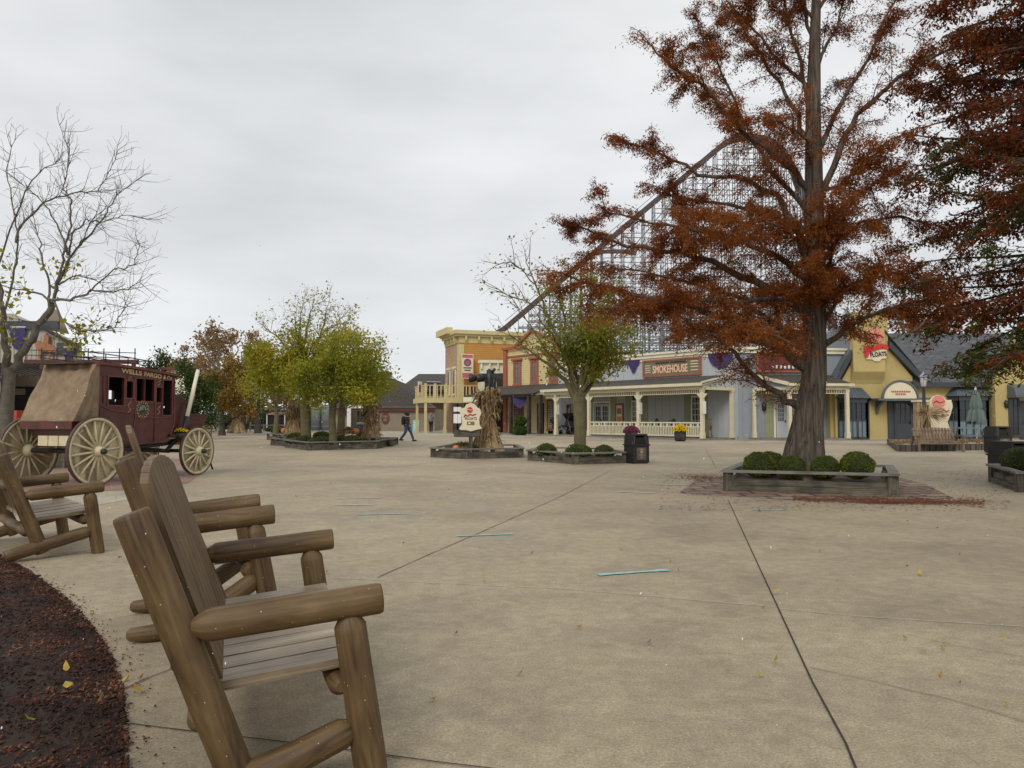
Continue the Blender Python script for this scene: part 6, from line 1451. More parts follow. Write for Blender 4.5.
def pumpkin(label, loc, r):
    t = thing('pumpkin', label, 'pumpkin', loc, 0, 'orange pumpkins in the planters'); mb = MB(); n = 32; m_ = 9
    for j in range(m_+1):
        th = math.pi*j/m_
        for i in range(n): a = 6.283*i/n; rr_ = r*math.sin(th)*(1-.07*abs(math.cos(a*5)))+.001; mb.v.append((rr_*math.cos(a), rr_*math.sin(a), r*.8*(1-math.cos(th))*(1)))
    for j in range(m_):
        for i in range(n): i2 = (i+1) % n; mb.face([j*n+i, j*n+i2, (j+1)*n+i2, (j+1)*n+i], 0, None, True)
    mb.build('flesh', M['pumpkin'], t); s = MB(); s.tube([(0, 0, 1.5*r), (0, .02, 1.75*r), (.04*r, 0, 1.95*r)], [.12*r, .09*r, .1*r], 6); s.build('stem', M['darkwood'], t); return t
pumpkin('small orange pumpkin on the central straw heap', tuple(at(456, 449, 25.4)-Vector((0, 0, .06))), .12)
pumpkin('large orange pumpkin on the far planter left of the yellow green trees', tuple(at(284.5, 433.5, 41)), .2)
pumpkin('orange pumpkin beside the brown mound right of the yellow green trees', tuple(at(355.5, 434.5, 37)), .19)
mm = thing('straw_mound', 'brown straw mound next to the pumpkin under the yellow green trees', 'straw', tuple(at(348, 435, 37)))
mb = MB()
for i in range(900): a = random.uniform(0, 6.283); r_ = random.random()**.6*.5; leafquad(mb, (math.cos(a)*r_, math.sin(a)*r_, .36*(1-(r_/.55)**1.5)+random.uniform(-.03, .04)), random.uniform(.08, .2), .3)
mb.build('straw', M['stalkdk'], mm)
# ================================================================== LITTER BINS
def bin_(label, loc, rz, s=1., emblem=True):
    t = thing('litter_bin', label, 'litter bin', loc, rz, 'square litter bins with hooded tops'); w = .3
    mb = MB(); mb.b2(-w, w, -w, w, .03, .56); mb.b2(-w+.03, w-.03, -w+.03, w-.03, 0, .03); b = mb.build('body', M['blackpl'], t)
    mb = MB(); mb.b2(-w-.03, w+.03, -w-.03, w+.03, .56, .60); mb.build('rim', M['blackpl'], t)
    mb = MB(); wt = w*.88; z0, z1 = .60, .92; c = .06
    for sx_ in (-1, 1):
        for sy in (-1, 1): mb.bar((sx_*(w-.04), sy*(w-.04), z0), (sx_*(wt-.05), sy*(wt-.05), z1-.04), .09)
    mb.b2(-wt, wt, -wt, wt, z1-.05, z1); mb.prismx([(-w, z0), (w, z0), (wt, z1-.05), (-wt, z1-.05)], -w, -w+.04); mb.prismx([(-w, z0), (w, z0), (wt, z1-.05), (-wt, z1-.05)], w-.04, w)
    mb.b2(-w+.04, w-.04, w-.06, w-.02, z0, z1-.05); mb.build('hood', M['blackpl'], t)
    mb = MB(); mb.b2(-w+.05, w-.05, -w+.08, w-.07, z0+.002, z0+.22); mb.build('opening', M['darkrm'], t)
    if emblem:
        mb = MB(); mb.b2(-.18, .18, -w-.012, -w-.001, .12, .50); p = mb.build('emblem_panel', mat('emblem_brown', (.10, .085, .06), .6), b) if False else mb.build('emblem_panel', mat('emblem_brown', (.11, .09, .065), .6, .4, 12), t)
        mb = MB(); c = (0, -w-.02, .36); mb.lathe([(.055, 0), (.055, .006)], (0, -w-.013, .37), 16, M=Matrix.Rotation(R(90), 3, 'X'))
        for i in range(5):
            a = -1.57+(i-2)*.42; mb.bar((.05*math.cos(a), -w-.016, .34+.05*math.sin(a)), (.15*math.cos(a)*1.1, -w-.016, .35+.2*math.sin(a)), .022, .006)
        mb.prism([(-.12, .42), (-.05, .47), (.05, .47), (.12, .42), (.07, .44), (-.07, .44)], -w-.018, -w-.013); mb.build('emblem', mat('emblem_tan', (.36, .29, .2), .6), p)
    return t
q = G(641, 463.8); tb = bin_('black hooded litter bin at the right end of the small tree planter', (q.x-.08, q.y+.3, 0), R(22))
tb.scale = (.9, .9, .95)
q = G(1002, 481); b2b = dup(tb, (11.25, 16.9, 0), R(20), 'dark hooded litter bin close behind the right edge planter'); b2b.scale = (1, 1, .9)
q = at(998, 445, 29); b3b = dup(tb, (q.x, 29, 0), R(10), 'dark hooded litter bin farther back near the picnic table'); b3b.scale = (1.1, 1.1, 1.12)
# ================================================================== RIGHT BACKGROUND FURNITURE
def gbench():
    w = 1.68; t = thing('garden_bench', 'brown slatted wooden bench with open arms in front of the stone sign', 'bench', tuple(G(938, 451.5))[:2]+(0,), R(-6)); h = w/2
    mb = MB()
    for i in range(5): mb.b2(-h, h, -.25+i*.105, -.25+i*.105+.09, .40, .43)
    mb.build('seat', M['benchwood'], t); mb = MB(); n = 13
    for i in range(n): x = -h+.03+i*(w-.06)/n; mb.bar((x+.055, .26, .42), (x+.055, .46, .96-.03*abs(i-6)/6), .095, .025)
    mb.bar((-h, .30, .5), (h, .30, .5), .07, .04); mb.bar((-h, .42, .84), (h, .42, .84), .07, .04); mb.build('backrest', M['benchwood'], t)
    for s in (-1, 1):
        for k, (y0, y1, z) in enumerate(((-.28, -.28, .62), (.40, .28, .6))): mb = MB(); mb.bar((s*h, y0+(.12 if k else 0), 0), (s*h, y1, z), .09, .09); mb.build('leg', M['benchwood'], t)
        mb = MB(); mb.bar((s*h, -.36, .63), (s*h, .36, .60), .12, .035); mb.build('armrest', M['benchwood'], t)
    mb = MB(); mb.b2(-h, h, -.29, -.26, .31, .4); mb.build('apron', M['benchwood'], t); return t
gbench()
ww = thing('stone_wall', 'low dark stacked stone edging wall behind the slatted bench', 'wall', (0, 0, 0)); pA, pB, pC = G(893, 444), G(905, 452), G(1040, 449)
mb = MB(); mb.bar(pA+Vector((0, .3, .12)), pB+Vector((0, .3, .12)), .3, .26); mb.bar(pB+Vector((0, .3, .13)), pC+Vector((0, .3, .13)), .32, .28); mb.build('stones', M['stonedk'], ww)
ol = MB()
for i in range(1500):
    f = random.random(); q = G(906, 450).lerp(G(1000, 448), f)+Vector((0, random.uniform(.4, 1.6), 0)); leafquad(ol, (q.x, q.y, random.uniform(.24, .36)), random.uniform(.06, .14), .6)
tag(ol.build('ground_cover', M['brownleaf']), 'brown fallen leaves and ground cover behind the low stone wall', 'ground cover', kind='stuff')
yS = 34.5; kS = yS/FPX; ss = thing('stone_pier_sign', 'cream scroll sign with red disc standing before a tan stone pier', 'sign', (at(933, 440, yS).x, yS, 0))
sxp = lambda px: (px-933)*kS
szp = lambda py: CAMH+(HOR-py)*kS
mb = MB(); mb.b2(sxp(917), sxp(926), -.15, .25, 0, szp(402)); mb.b2(sxp(926), sxp(948), .05, .25, 0, szp(405)); mb.build('pier', M['stone'], ss)
mb = MB(); mb.b2(sxp(915.5), sxp(950), -.2, .3, szp(402), szp(400)); mb.build('pier_cap', M['signcream'], ss)
pts = [(926, 432), (928, 424), (926, 414), (927, 405), (928, 400), (931, 396.5), (936, 395), (941, 397), (944, 401), (949, 402.5), (949.5, 407), (947, 415), (944, 422), (947, 431), (940, 433), (932, 434)]
mb = MB(); mb.prism([(sxp(a), szp(b)) for a, b in pts[::-1]], -.32, -.22); mb.build('board', M['signcream'], ss)
mb = MB(); mb.lathe([(.3, 0), (.29, .03)], (sxp(935.5), -.325, szp(402)), 22, M=Matrix.Rotation(R(90), 3, 'X')); mb.build('disc', M['pink'], ss)
mb = MB(); mb.tube([(sxp(930), -.37, szp(403)), (sxp(933), -.37, szp(401)), (sxp(936), -.37, szp(403)), (sxp(941), -.37, szp(401.5))], [.015, .03, .022, .012], 6)
mb.tube([(sxp(937), -.34, szp(412)), (sxp(940), -.34, szp(409.5)), (sxp(943), -.34, szp(412)), (sxp(946), -.34, szp(410))], [.025, .035, .03, .02], 6); mb.tube([(sxp(936), -.34, szp(416)), (sxp(939), -.34, szp(415)), (sxp(942), -.34, szp(416)), (sxp(945), -.34, szp(415))], [.02, .03, .02, .02], 6); mb.build('script_lettering', M['redsign'], ss)
# bundle of bare twigs + stalks tied to the lamp
tbn = thing('twig_bundle', 'fan of dry twigs and stalks tied on the lamp post above the slatted bench', 'twig bundle', tuple(at(927, 414, 33.0)))
mb = MB(); rg = random.Random(9)
for i in range(230):
    a = rg.choice((0, math.pi))*1.0+rg.gauss(0, .55) if rg.random() < .75 else rg.uniform(0, 6.28); l = rg.uniform(.3, .82)*(1.1 if math.cos(a) > 0 else .75); d = Vector((math.cos(a)*l, rg.gauss(-.1, .2), math.sin(a)*l*.9)); mb.tube([(-.05, -.05, 0), d*.5+Vector((0, 0, .05)), d], [.014, .012, .005], 4, cap=False)
mb.build('twigs', M['stalk'], tbn)
mb = MB()
for i in range(110): a = rg.uniform(0, 6.28); r_ = rg.uniform(.02, .2); mb.tube([(math.cos(a)*r_, math.sin(a)*r_-.05, -1.1), (0, -.05, 0)], .014, 4, cap=False)
mb.build('stalks', M['stalkdk'], tbn)
uy = 36.; uu = at(980, 440, uy); um = thing('patio_umbrella', 'closed grey green patio umbrella beside the bay window', 'umbrella', (uu.x-.15, uy, 0)); zt0, zt1 = at(980, 390, uy).z, at(980, 423, uy).z
mb = MB(); n = 40; m_ = 14
for j in range(m_+1):
    f = j/m_; z = zt0-(zt0-zt1)*f
    for i in range(n): a = 6.283*i/n; rr_ = (.04+.34*f**.7)*(1+.28*math.cos(a*8+f*2))*(1 if f < .55 or math.cos(a*4) > -.2 else .9)*(1 if f < .97 else .9)*(.72 if .5 < f < .58 else 1); mb.v.append((rr_*math.cos(a), rr_*math.sin(a), z+(.1*math.cos(a*8) if j == m_ else 0)))
for j in range(m_):
    for i in range(n): i2 = (i+1) % n; mb.face([(j+1)*n+i, (j+1)*n+i2, j*n+i2, j*n+i], 0, None, True)
mb.build('canopy', M['umb'], um); mb = MB(); mb.tube([(0, 0, 0), (0, 0, zt0+.05)], .03, 8); mb.lathe([(.0, zt0+.18), (.04, zt0+.1), (.05, zt0), (0, zt0-.02)], n=8); mb.build('pole', M['white'], um)
pt = thing('picnic_table', 'blue grey metal picnic table with benches under the closed umbrella', 'picnic table', (uu.x-.35, uy, 0)); mb = MB(); mb.b2(-.85, .9, -.35, .35, .84, .9); mb.build('table_top', M['bluegrey'], pt)
for y in (-.75, .75): mb = MB(); mb.b2(-.85, .9, y-.13, y+.13, .48, .53); mb.build('bench_seat', M['bluegrey'], pt)
for x in (-.6, .65): mb = MB(); mb.bar((x, -.6, 0), (x, -.15, .84), .05); mb.bar((x, .6, 0), (x, .15, .84), .05); mb.bar((x, -.75, .47), (x, .75, .47), .05); mb.build('leg', M['bluegrey'], pt)
# porch chairs, flower pots
def wicker_chair(label, loc, rz, k=1.):
    t = thing('porch_chair', label, 'chair', loc, rz, 'wooden chairs on the smokehouse porch'); mb = MB(); mb.b2(-.28, .28, -.26, .24, .40, .45); mb.build('seat', M['wicker'], t)
    mb = MB()
    for i in range(7): mb.bar((-.24+i*.08, .22, .45), (-.27+i*.09, .36, 1.08-.02*abs(i-3)), .055, .02)
    mb.bar((-.3, .35, 1.02), (.3, .35, 1.02), .06, .03); mb.build('backrest', M['wicker'], t)
    for s in (-1, 1):
        mb = MB(); mb.b2(s*.32-.04, s*.32+.04, -.3, .3, .64, .67); mb.build('armrest', M['wicker'], t)
        for y in (-.24, .26): mb = MB(); mb.b2(s*.3-.025, s*.3+.025, y-.025, y+.025, .05, .64); mb.build('leg', M['wicker'], t)
        mb = MB(); mb.tube([(s*.3, -.42, .1), (s*.3, -.15, .03), (s*.3, .2, .03), (s*.3, .52, .12)], .022, 6); mb.build('rocker', M['wicker'], t)
    return t
vA = lambda x, y, z=0: tuple(Vector((13.9, 46.64, z))+Vector((.62, -.78, 0))*x+Vector((.78, .62, 0))*y)
wc = wicker_chair('wooden rocking chair right of the yellow flower barrel on the grey porch', vA(-.9, -1.9, .12), A_ANG+R(20)); wc.scale = (1.25, 1.25, 1.15)
dup(wc, vA(axp(651), -1.7, .12), A_ANG+R(-20), 'low wooden chair behind the porch railing nearest the post', 1.05); dup(wc, vA(axp(672)-.3, -1.7, .12), A_ANG+R(15), 'low wooden chair behind the middle of the porch railing', 1.05)
for px, lb in ((646, 'dark folded cushion on the chair nearest the porch post'), (663, 'dark folded cushion on the chair behind the middle of the porch railing')):
    t = thing('seat_cushion', lb, 'cushion', vA(axp(px)-.2, -1.85, .98)); mb = MB(); mb.lathe([(.0, -.1), (.3, -.08), (.32, .05), (.12, .16), (.1, .3), (.0, .36)], n=12); mb.build('cushion', M['blackpl'], t)
def flowers(label, loc, r, pr, ph, mk, pm, n=900):
    t = thing('flower_pot', label, 'flower pot', loc, 0); mb = MB(); mb.lathe([(pr*.8, 0), (pr, ph*.5), (pr*.92, ph)], n=14)
    for z in (.15, .8): mb.lathe([(pr*1.0, ph*z), (pr*1.02, ph*z+.04)], n=14)
    mb.build('barrel', pm, t); mb = MB(); mb.lathe([(r*.75, ph), (r*.8, ph+r*.3), (r*.4, ph+r*.7), (0, ph+r*.8)], n=12); f = mb.build('foliage', M['boxcore'], t); mb = MB()
    for i in range(n): v = rnd3(); v.z = abs(v.z)*.85; leafquad(mb, Vector((v.x*r, v.y*r, ph+.05+v.z*r)), .07, .9)
    mb.build('blooms', M[mk], t); return t
q = G(681.5, 441.5); flowers('dark barrel of bright yellow mums in front of the grey porch railing', (q.x, q.y+.3, 0), .42, .35, .55, 'mumy', M['darkwood'])
q = G(632, 441); flowers('pot of magenta mums behind the black litter bin', (q.x, q.y+.2, 0), .5, .4, .42, 'mump', M['darkwood'])
q = at(520, 434.5, 58.5); tp_ = thing('topiary_shrub', 'bright green two tier clipped shrub at the yellow storefront porch', 'shrub', (q.x, q.y, 0), 0)
for z, r_ in ((-.1, .66), (.62, .5)):
    mb = MB()
    for i in range(900): v = rnd3(); leafquad(mb, (v.x*r_, v.y*r_, z+.5+v.z*.4), .12, .7)
    mb.build('foliage_tier', M['hedge'], tp_)
mb = MB(); mb.lathe([(.4, .1), (.5, .4), (.3, .75), (.35, 1.1), (.1, 1.35)], n=10); mb.build('core', M['boxcore'], tp_)
# strollers parked on the porch
def stroller(label, loc, rz):
    t = thing('stroller', label, 'stroller', loc, rz, 'black strollers parked by the storefront'); mb = MB(); mb.bar((-.25, -.3, .15), (-.25, .35, 1.0), .04); mb.bar((.25, -.3, .15), (.25, .35, 1.0), .04); mb.bar((-.25, .35, 1.0), (.25, .35, 1.0), .05); mb.bar((-.25, .3, .2), (-.25, -.35, .5), .03); mb.bar((.25, .3, .2), (.25, -.35, .5), .03); mb.build('frame', M['galv'], t)
    mb = MB(); mb.prismx([(-.35, .45), (.1, .4), (.3, .95), (.2, 1.0), (0, .55), (-.35, .55)], -.24, .24); mb.build('seat', M['blackpl'], t); mb = MB(); mb.prismx([(.35, .8), (.3, 1.15), (.05, 1.3), (-.25, 1.2), (-.1, 1.15), (.15, .9)], -.26, .26); mb.build('hood', M['blackpl'], t)
    for x in (-.28, .28):
        for y in (-.32, .32): mb = MB(); mb.lathe([(.1, -.02), (.13, -.02), (.13, .02), (.1, .02), (.1, -.02)], (x, y, .13), 12, M=Matrix.Rotation(R(90), 3, 'Y')); mb.build('wheel', M['black'], t)
    return t
q = at(568, 436, 57); st = stroller('black hooded stroller in shade between the porch post and the small tree', (q.x, q.y, .12), R(-40)); st.scale = (1.3, 1.3, 1.25)
q = at(573.5, 436, 56.2); c = dup(st, (q.x, q.y, .12), R(10), 'black stroller half hidden by the small tree trunk'); c.scale = (1.3, 1.3, 1.15)
q = at(555, 436, 58.5); c = dup(st, (q.x, q.y, .12), R(70), 'black stroller left of the cream porch post'); c.scale = (1.1, 1.1, 1.)
aF = thing('sandwich_board', 'teal and white sandwich board beside the balcony posts', 'sign', (at(416, 431, 71.5).x, 71.5, 0)); mb = MB(); mb.bar((0, -.2, 0), (0, 0, 1.15), .6, .04); mb.bar((0, .2, 0), (0, 0, 1.15), .6, .04)
for z in (.25, .45, .65, .85): pass
mb.build('board', M['teal'], aF); mb = MB()
for z in (.3, .5, .7, .9): mb.b2(-.2, .2, -.215+z*.18-.025, -.2+z*.18-.02, z-.04, z+.03)
mb.build('lettering', M['white'], aF)
for i, (px, w_, lb) in enumerate(((455.5, .25, 'dark framed menu panel left of the cream plaque'), (459.5, .22, 'second dark framed menu panel partly behind the cream plaque'))):
    q = at(px, 433, 64.5); t = thing('menu_panel', lb, 'sign', (q.x, q.y, 0)); mb = MB(); mb.b2(-w_, w_, 0, .1, 0, 2.6); mb.build('board', M['darkwood'], t); mb = MB(); mb.b2(-w_*.7, w_*.7, -.03, -.002, .9, 1.7); mb.b2(-w_*.7, w_*.7, -.03, -.002, 1.9, 2.3); mb.build('sheets', M['white'], t)
# ================================================================== PEOPLE
def skinmesh(name, pts, edges, rad, m, par, sub=2):
    me = bpy.data.meshes.new(name); me.from_pydata([tuple(p) for p in pts], edges, []); o = bpy.data.objects.new(name, me); COL.objects.link(o); o.parent = par; CHILD.setdefault(par.name, []).append(o)
    md = o.modifiers.new('skin', 'SKIN'); md.use_smooth_shade = True
    if not me.skin_vertices: 
        bpy.context.view_layer.update()
    for i, r_ in enumerate(rad):
        v = me.skin_vertices[0].data[i]; v.radius = r_ if hasattr(r_, '__len__') else (r_, r_); v.use_root = (i == 0)
    s = o.modifiers.new('sub', 'SUBSURF'); s.levels = sub; s.render_levels = sub; me.materials.append(m); 
    dg = bpy.context.evaluated_depsgraph_get(); bpy.context.view_layer.update(); nm = bpy.data.meshes.new_from_object(o.evaluated_get(dg)); o.modifiers.clear(); o.data = nm
    for p in nm.polygons: p.use_smooth = True
    if not nm.materials: nm.materials.append(m)
    return o
def person(label, loc, rz, walk, top, legs, hood=False, pack=None, hair=None, h=1.74):
    t = thing('person', label, 'person', loc, rz); k = h/1.74  # faces +x
    st_ = .30 if walk else .04; hp = (0, 0, .93)
    P = [(0, 0, .95), (0, 0, 1.15), (.01, 0, 1.38), (.02, 0, 1.48), (.03, 0, 1.56), (.05, 0, 1.66),      # 0-5 spine head
         (.0, .10, .90), (st_*.75, .10, .50), (st_*1.25, .10, .08), (st_*1.25+.16, .10, .04),           # 6-9 left leg forward
         (.0, -.10, .90), (-st_*.25, -.10, .50), (-st_*1.3, -.10, .12), (-st_*1.3+.13, -.10, .04),      # 10-13
         (.0, .19, 1.40), (-.04, .25, 1.14), (.12 if walk else .06, .26, .92), (-.0, -.19, 1.40), (.05, -.25, 1.14), (.24 if walk else .06, -.22, 1.0)]
    E = [(0, 1), (1, 2), (2, 3), (3, 4), (4, 5), (0, 6), (6, 7), (7, 8), (8, 9), (0, 10), (10, 11), (11, 12), (12, 13), (2, 14), (14, 15), (15, 16), (2, 17), (17, 18), (18, 19)]
    Rr = [.13, .12, .13, .06, .07, .10, .085, .058, .042, .035, .085, .058, .042, .035, .055, .04, .032, .055, .04, .032]
    P = [(a*k, b*k, c*k) for a, b, c in P]
    skinmesh('body', P, E, Rr, M['skin'], t)
    e = .03
    skinmesh('jacket', [P[i] for i in (0, 1, 2, 3, 14, 15, 16, 17, 18, 19)], [(0, 1), (1, 2), (2, 3), (2, 4), (4, 5), (5, 6), (2, 7), (7, 8), (8, 9)], [(.155, .18), .16, (.16, .18), .09, .09, .07, .055, .09, .07, .055], top, t)
    skinmesh('trousers', [P[0], P[6], P[7], P[8], P[10], P[11], P[12]], [(0, 1), (1, 2), (2, 3), (0, 4), (4, 5), (5, 6)], [.14, .115, .085, .07, .115, .085, .07], legs, t)
    for i in (8, 12):
        mb = MB(); x, y, z = P[i]; mb.prismx([], 0, 0) if False else mb.box((x+.06, y, max(.05, z-.03)), (.28, .1, .09), 0, None, .8); mb.build('shoe', M['blackpl'], t)
    hx_, hz_ = P[5][0], P[5][2]
    if hood: mb = MB(); mb.lathe([(.10, -.2), (.145, -.1), (.15, .0), (.12, .1), (.05, .15), (0, .155)], (hx_-.03, 0, hz_), 14); mb.build('hood', top, t)
    elif hair: mb = MB(); mb.lathe([(.08, -.12), (.13, -.06), (.14, .03), (.11, .11), (.04, .145), (0, .15)], (hx_-.035, 0, hz_), 14); mb.lathe([(.02, -.12), (.09, -.05), (.08, .06), (.02, .1)], (hx_-.13, 0, hz_+.02), 10); mb.build('hair', M['hair'], t)
    # face
    mb = MB(); mb.lathe([(0, .02), (.018, 0), (.012, -.03), (0, -.04)], (hx_+.115, 0, hz_-.01), 6); mb.b2(hx_+.1, hx_+.112, -.05, -.02, hz_+.02, hz_+.035); mb.b2(hx_+.1, hx_+.112, .02, .05, hz_+.02, hz_+.035); mb.build('face', M['skin'], t)
    for (i, s) in ((16, 1), (19, -1)):
        x, y, z = P[i]; mb = MB()
        mb.box((x+.01, y, z-.05), (.07, .03, .09), 0)
        for f in range(4): mb.tube([(x-.02+f*.02, y, z-.09), (x-.018+f*.02, y, z-.13), (x-.01+f*.02, y-.01*s, z-.16+abs(f-1.5)*.008)], [.009, .008, .006], 5)
        mb.tube([(x+.04, y, z-.04), (x+.065, y, z-.07), (x+.06, y, z-.1)], [.011, .010, .007], 5); mb.build('hand', M['skin'], t)
    if pack: mb = MB(); mb.lathe([(.0, -.26), (.15, -.24), (.18, -.05), (.17, .15), (.09, .24), (0, .25)], (-.22, 0, 1.2), 12, M=Matrix.Diagonal((.7, 1, 1))); mb.build('backpack', pack, t)
    return t
q = G(407, 441.3); person('person walking right in black jacket and blue jeans with a dark backpack', (q.x, q.y, 0), R(-12), True, M['jacketdk'], M['denim'], pack=M['jacketdk'], hair=True, h=1.68)
q = G(431, 431.9); person('person in pale grey hoodie and black trousers seen from behind under the balcony', (q.x, q.y, 0), R(80), False, M['hoodie'], M['blackpl'], hood=True, h=1.78)
# ================================================================== LEFT / FAR BACKGROUND
mb = MB(); ih = thing('iron_fence', 'long low dark iron fence across the far end of the plaza', 'fence', (0, 86, 0)); kf = 86/FPX
fxp = lambda px: (px-512)*kf
mb.b2(fxp(178), fxp(342), -.03, .03, 1.2, 1.28); mb.b2(fxp(178), fxp(342), -.03, .03, .25, .33); x = fxp(178)
while x < fxp(342): mb.b2(x, x+.04, -.02, .02, .1, 1.3); x += .34
mb.build('rails', M['black'], ih)
for i in range(9): x = fxp(178)+i*(fxp(342)-fxp(178))/8; m2 = MB(); m2.b2(x-.1, x+.1, -.1, .1, 0, 1.5); m2.build('fence_post', M['darkwood'], ih)
hd = thing('hedge', 'long dark green hedge behind the far iron fence', 'hedge', (fxp(235), 90, 0)); mb = MB()
for i in range(9000): leafquad(mb, (random.uniform(-9, 13), random.gauss(0, .6), abs(random.gauss(.9, .55))), .3, .7)
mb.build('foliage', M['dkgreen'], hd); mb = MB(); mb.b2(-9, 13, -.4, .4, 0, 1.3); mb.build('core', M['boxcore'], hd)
cbn = thing('far_shed', 'long far dark shed with pale roof band seen between the distant tree trunks', 'building', (at(262, 430, 118).x, 118, 0)); kc = 118/FPX
mb = MB(); mb.b2(-10*kc*3.5, 45*kc*2, 0, 6, 0, 2.6); mb.build('wall', M['darkwood'], cbn); mb = MB(); mb.b2(-6, 15, -.6, 6.2, 2.6, 3.1); mb.build('roof', M['slate'], cbn)
tr_ = thing('kiosk', 'small far kiosk with a dusty pink roof left of the pale corn shock', 'kiosk', (at(276, 430, 84).x, 84, 0)); kt = 84/FPX
mb = MB(); mb.b2(-.95, .95, 0, 1.5, 0, 1.7); mb.build('body', M['darkrm'], tr_); mb = MB(); mb.b2(-1.1, 1.1, -.2, 1.7, 1.7, 2.0); mb.build('roof', mat('dusty_pink', (.33, .18, .16), .7), tr_)
for dx in (-1.0, 1.0): mb = MB(); mb.b2(dx-.05, dx+.05, -.15, -.05, 0, 1.7); mb.build('post', M['white'], tr_)
wg = thing('white_post', 'short white post at the end of the far fence rail', 'post', (at(245, 430, 78).x, 78, 0)); mb = MB(); mb.b2(-.12, .12, -.12, .12, 0, 1.5); mb.b2(-.16, .16, -.16, .16, 1.5, 1.6); mb.build('shaft', M['white'], wg)
gr_ = thing('guard_rail', 'low grey rail right of the white post at the far end of the plaza', 'railing', (at(250, 430, 76).x, 76, 0)); mb = MB(); mb.b2(0, 4.2, -.05, .05, .55, .68); mb.b2(0, 4.2, -.05, .05, .15, .25)
for x in (0, 1.4, 2.8, 4.2): mb.b2(x-.06, x+.06, -.06, .06, 0, .75)
mb.build('rails', M['capwood'], gr_)
for i, (px, lb) in enumerate(((316, 'left of two grey storage tanks behind the yellow green trees'), (326, 'right of two grey storage tanks behind the yellow green trees'))):
    q = at(px, 430, 74); t = thing('storage_tank', lb, 'tank', (q.x, 74, 0), 0, 'grey storage tanks'); top = CAMH+(HOR-(407 if i == 0 else 405))*74/FPX; mb = MB(); mb.lathe([(.47, .1), (.47, top-.1), (.4, top), (0, top)], n=18); mb.build('drum', M['tank'], t); mb = MB()
    for z in (.5, 1.2, 1.9): mb.lathe([(.48, z), (.495, z+.03), (.48, z+.06)], n=18)
    mb.build('hoop', M['slate'], t)
bt = thing('black_bin', 'slim black bin with white top right of the pumpkin mound', 'litter bin', (at(360, 438, 43).x, 43, 0)); mb = MB(); mb.lathe([(.22, 0), (.24, .95)], n=12); mb.build('body', M['blackpl'], bt); mb = MB(); mb.lathe([(.25, .95), (.2, 1.08), (0, 1.12)], n=12); mb.build('lid', M['galv'], bt)
# park benches beside coach
q = G(200, 437); wb = thing('picnic_bench', 'far weathered wooden bench just beyond the stagecoach footboard', 'bench', (q.x, q.y, 0), R(10)); mb = MB(); mb.b2(-.8, .8, -.2, .2, .4, .46); mb.build('seat', M['benchwood'], wb); mb = MB(); mb.b2(-.8, .8, .2, .25, .5, .85); mb.build('backrest', M['benchwood'], wb)
for x in (-.7, .7): mb = MB(); mb.bar((x, -.15, 0), (x, -.15, .4), .07); mb.bar((x, .2, 0), (x, .25, .6), .07); mb.build('leg', M['benchwood'], wb)
pln = planter('grey timber planter seen through the spokes of the stagecoach rear wheels', [gb(18, 470), gb(66, 468), (-11.4, 20.8), (-14, 21.5)], .75)
bu = ball('green shrub behind the stagecoach rear wheel spokes', tuple(G(38, 466)+Vector((.1, .6, .35))), .42, n=900, leaf=.05, seed=11)

# trees ----------------------------------------------------------------
def g2(px, Y): q = at(px, 430, Y); return (q.x, Y, 0)
# bare tree at left
T = Tree(31); Y0 = 20.; base = Vector(at(12, 440, Y0)); base.z = 0
def seg(pp, drift, r0, r1, n=7, jit=.03):
    k = len(pp); P0 = [at(a if a < 50 else 50+(a-50)*.8, b, Y0+drift*i/(k-1)) for i, (a, b) in enumerate(pp)]; out = []
    for i in range(k-1):
        for j in range(4):
            f = j/4; q = P0[i].lerp(P0[i+1], f)
            if i or j: q += Vector((T.r.gauss(0, jit), T.r.gauss(0, jit), T.r.gauss(0, jit)))
            out.append(q)
    out.append(P0[-1]); T.limb(out, r0, r1, n); return out
seg([(4, 470), (5, 430), (7, 400), (9, 368)], 0, .2, .16, 12, .0)
main = [([(8, 372), (5, 345), (3, 310), (-4, 270), (-12, 230)], -.5, .115, .03), ([(9, 374), (24, 350), (40, 325), (50, 308), (54, 300)], .3, .115, .08), ([(3, 420), (-4, 380), (-12, 350), (-22, 300)], -.8, .08, .04)]
for m_ in main: seg(*m_)
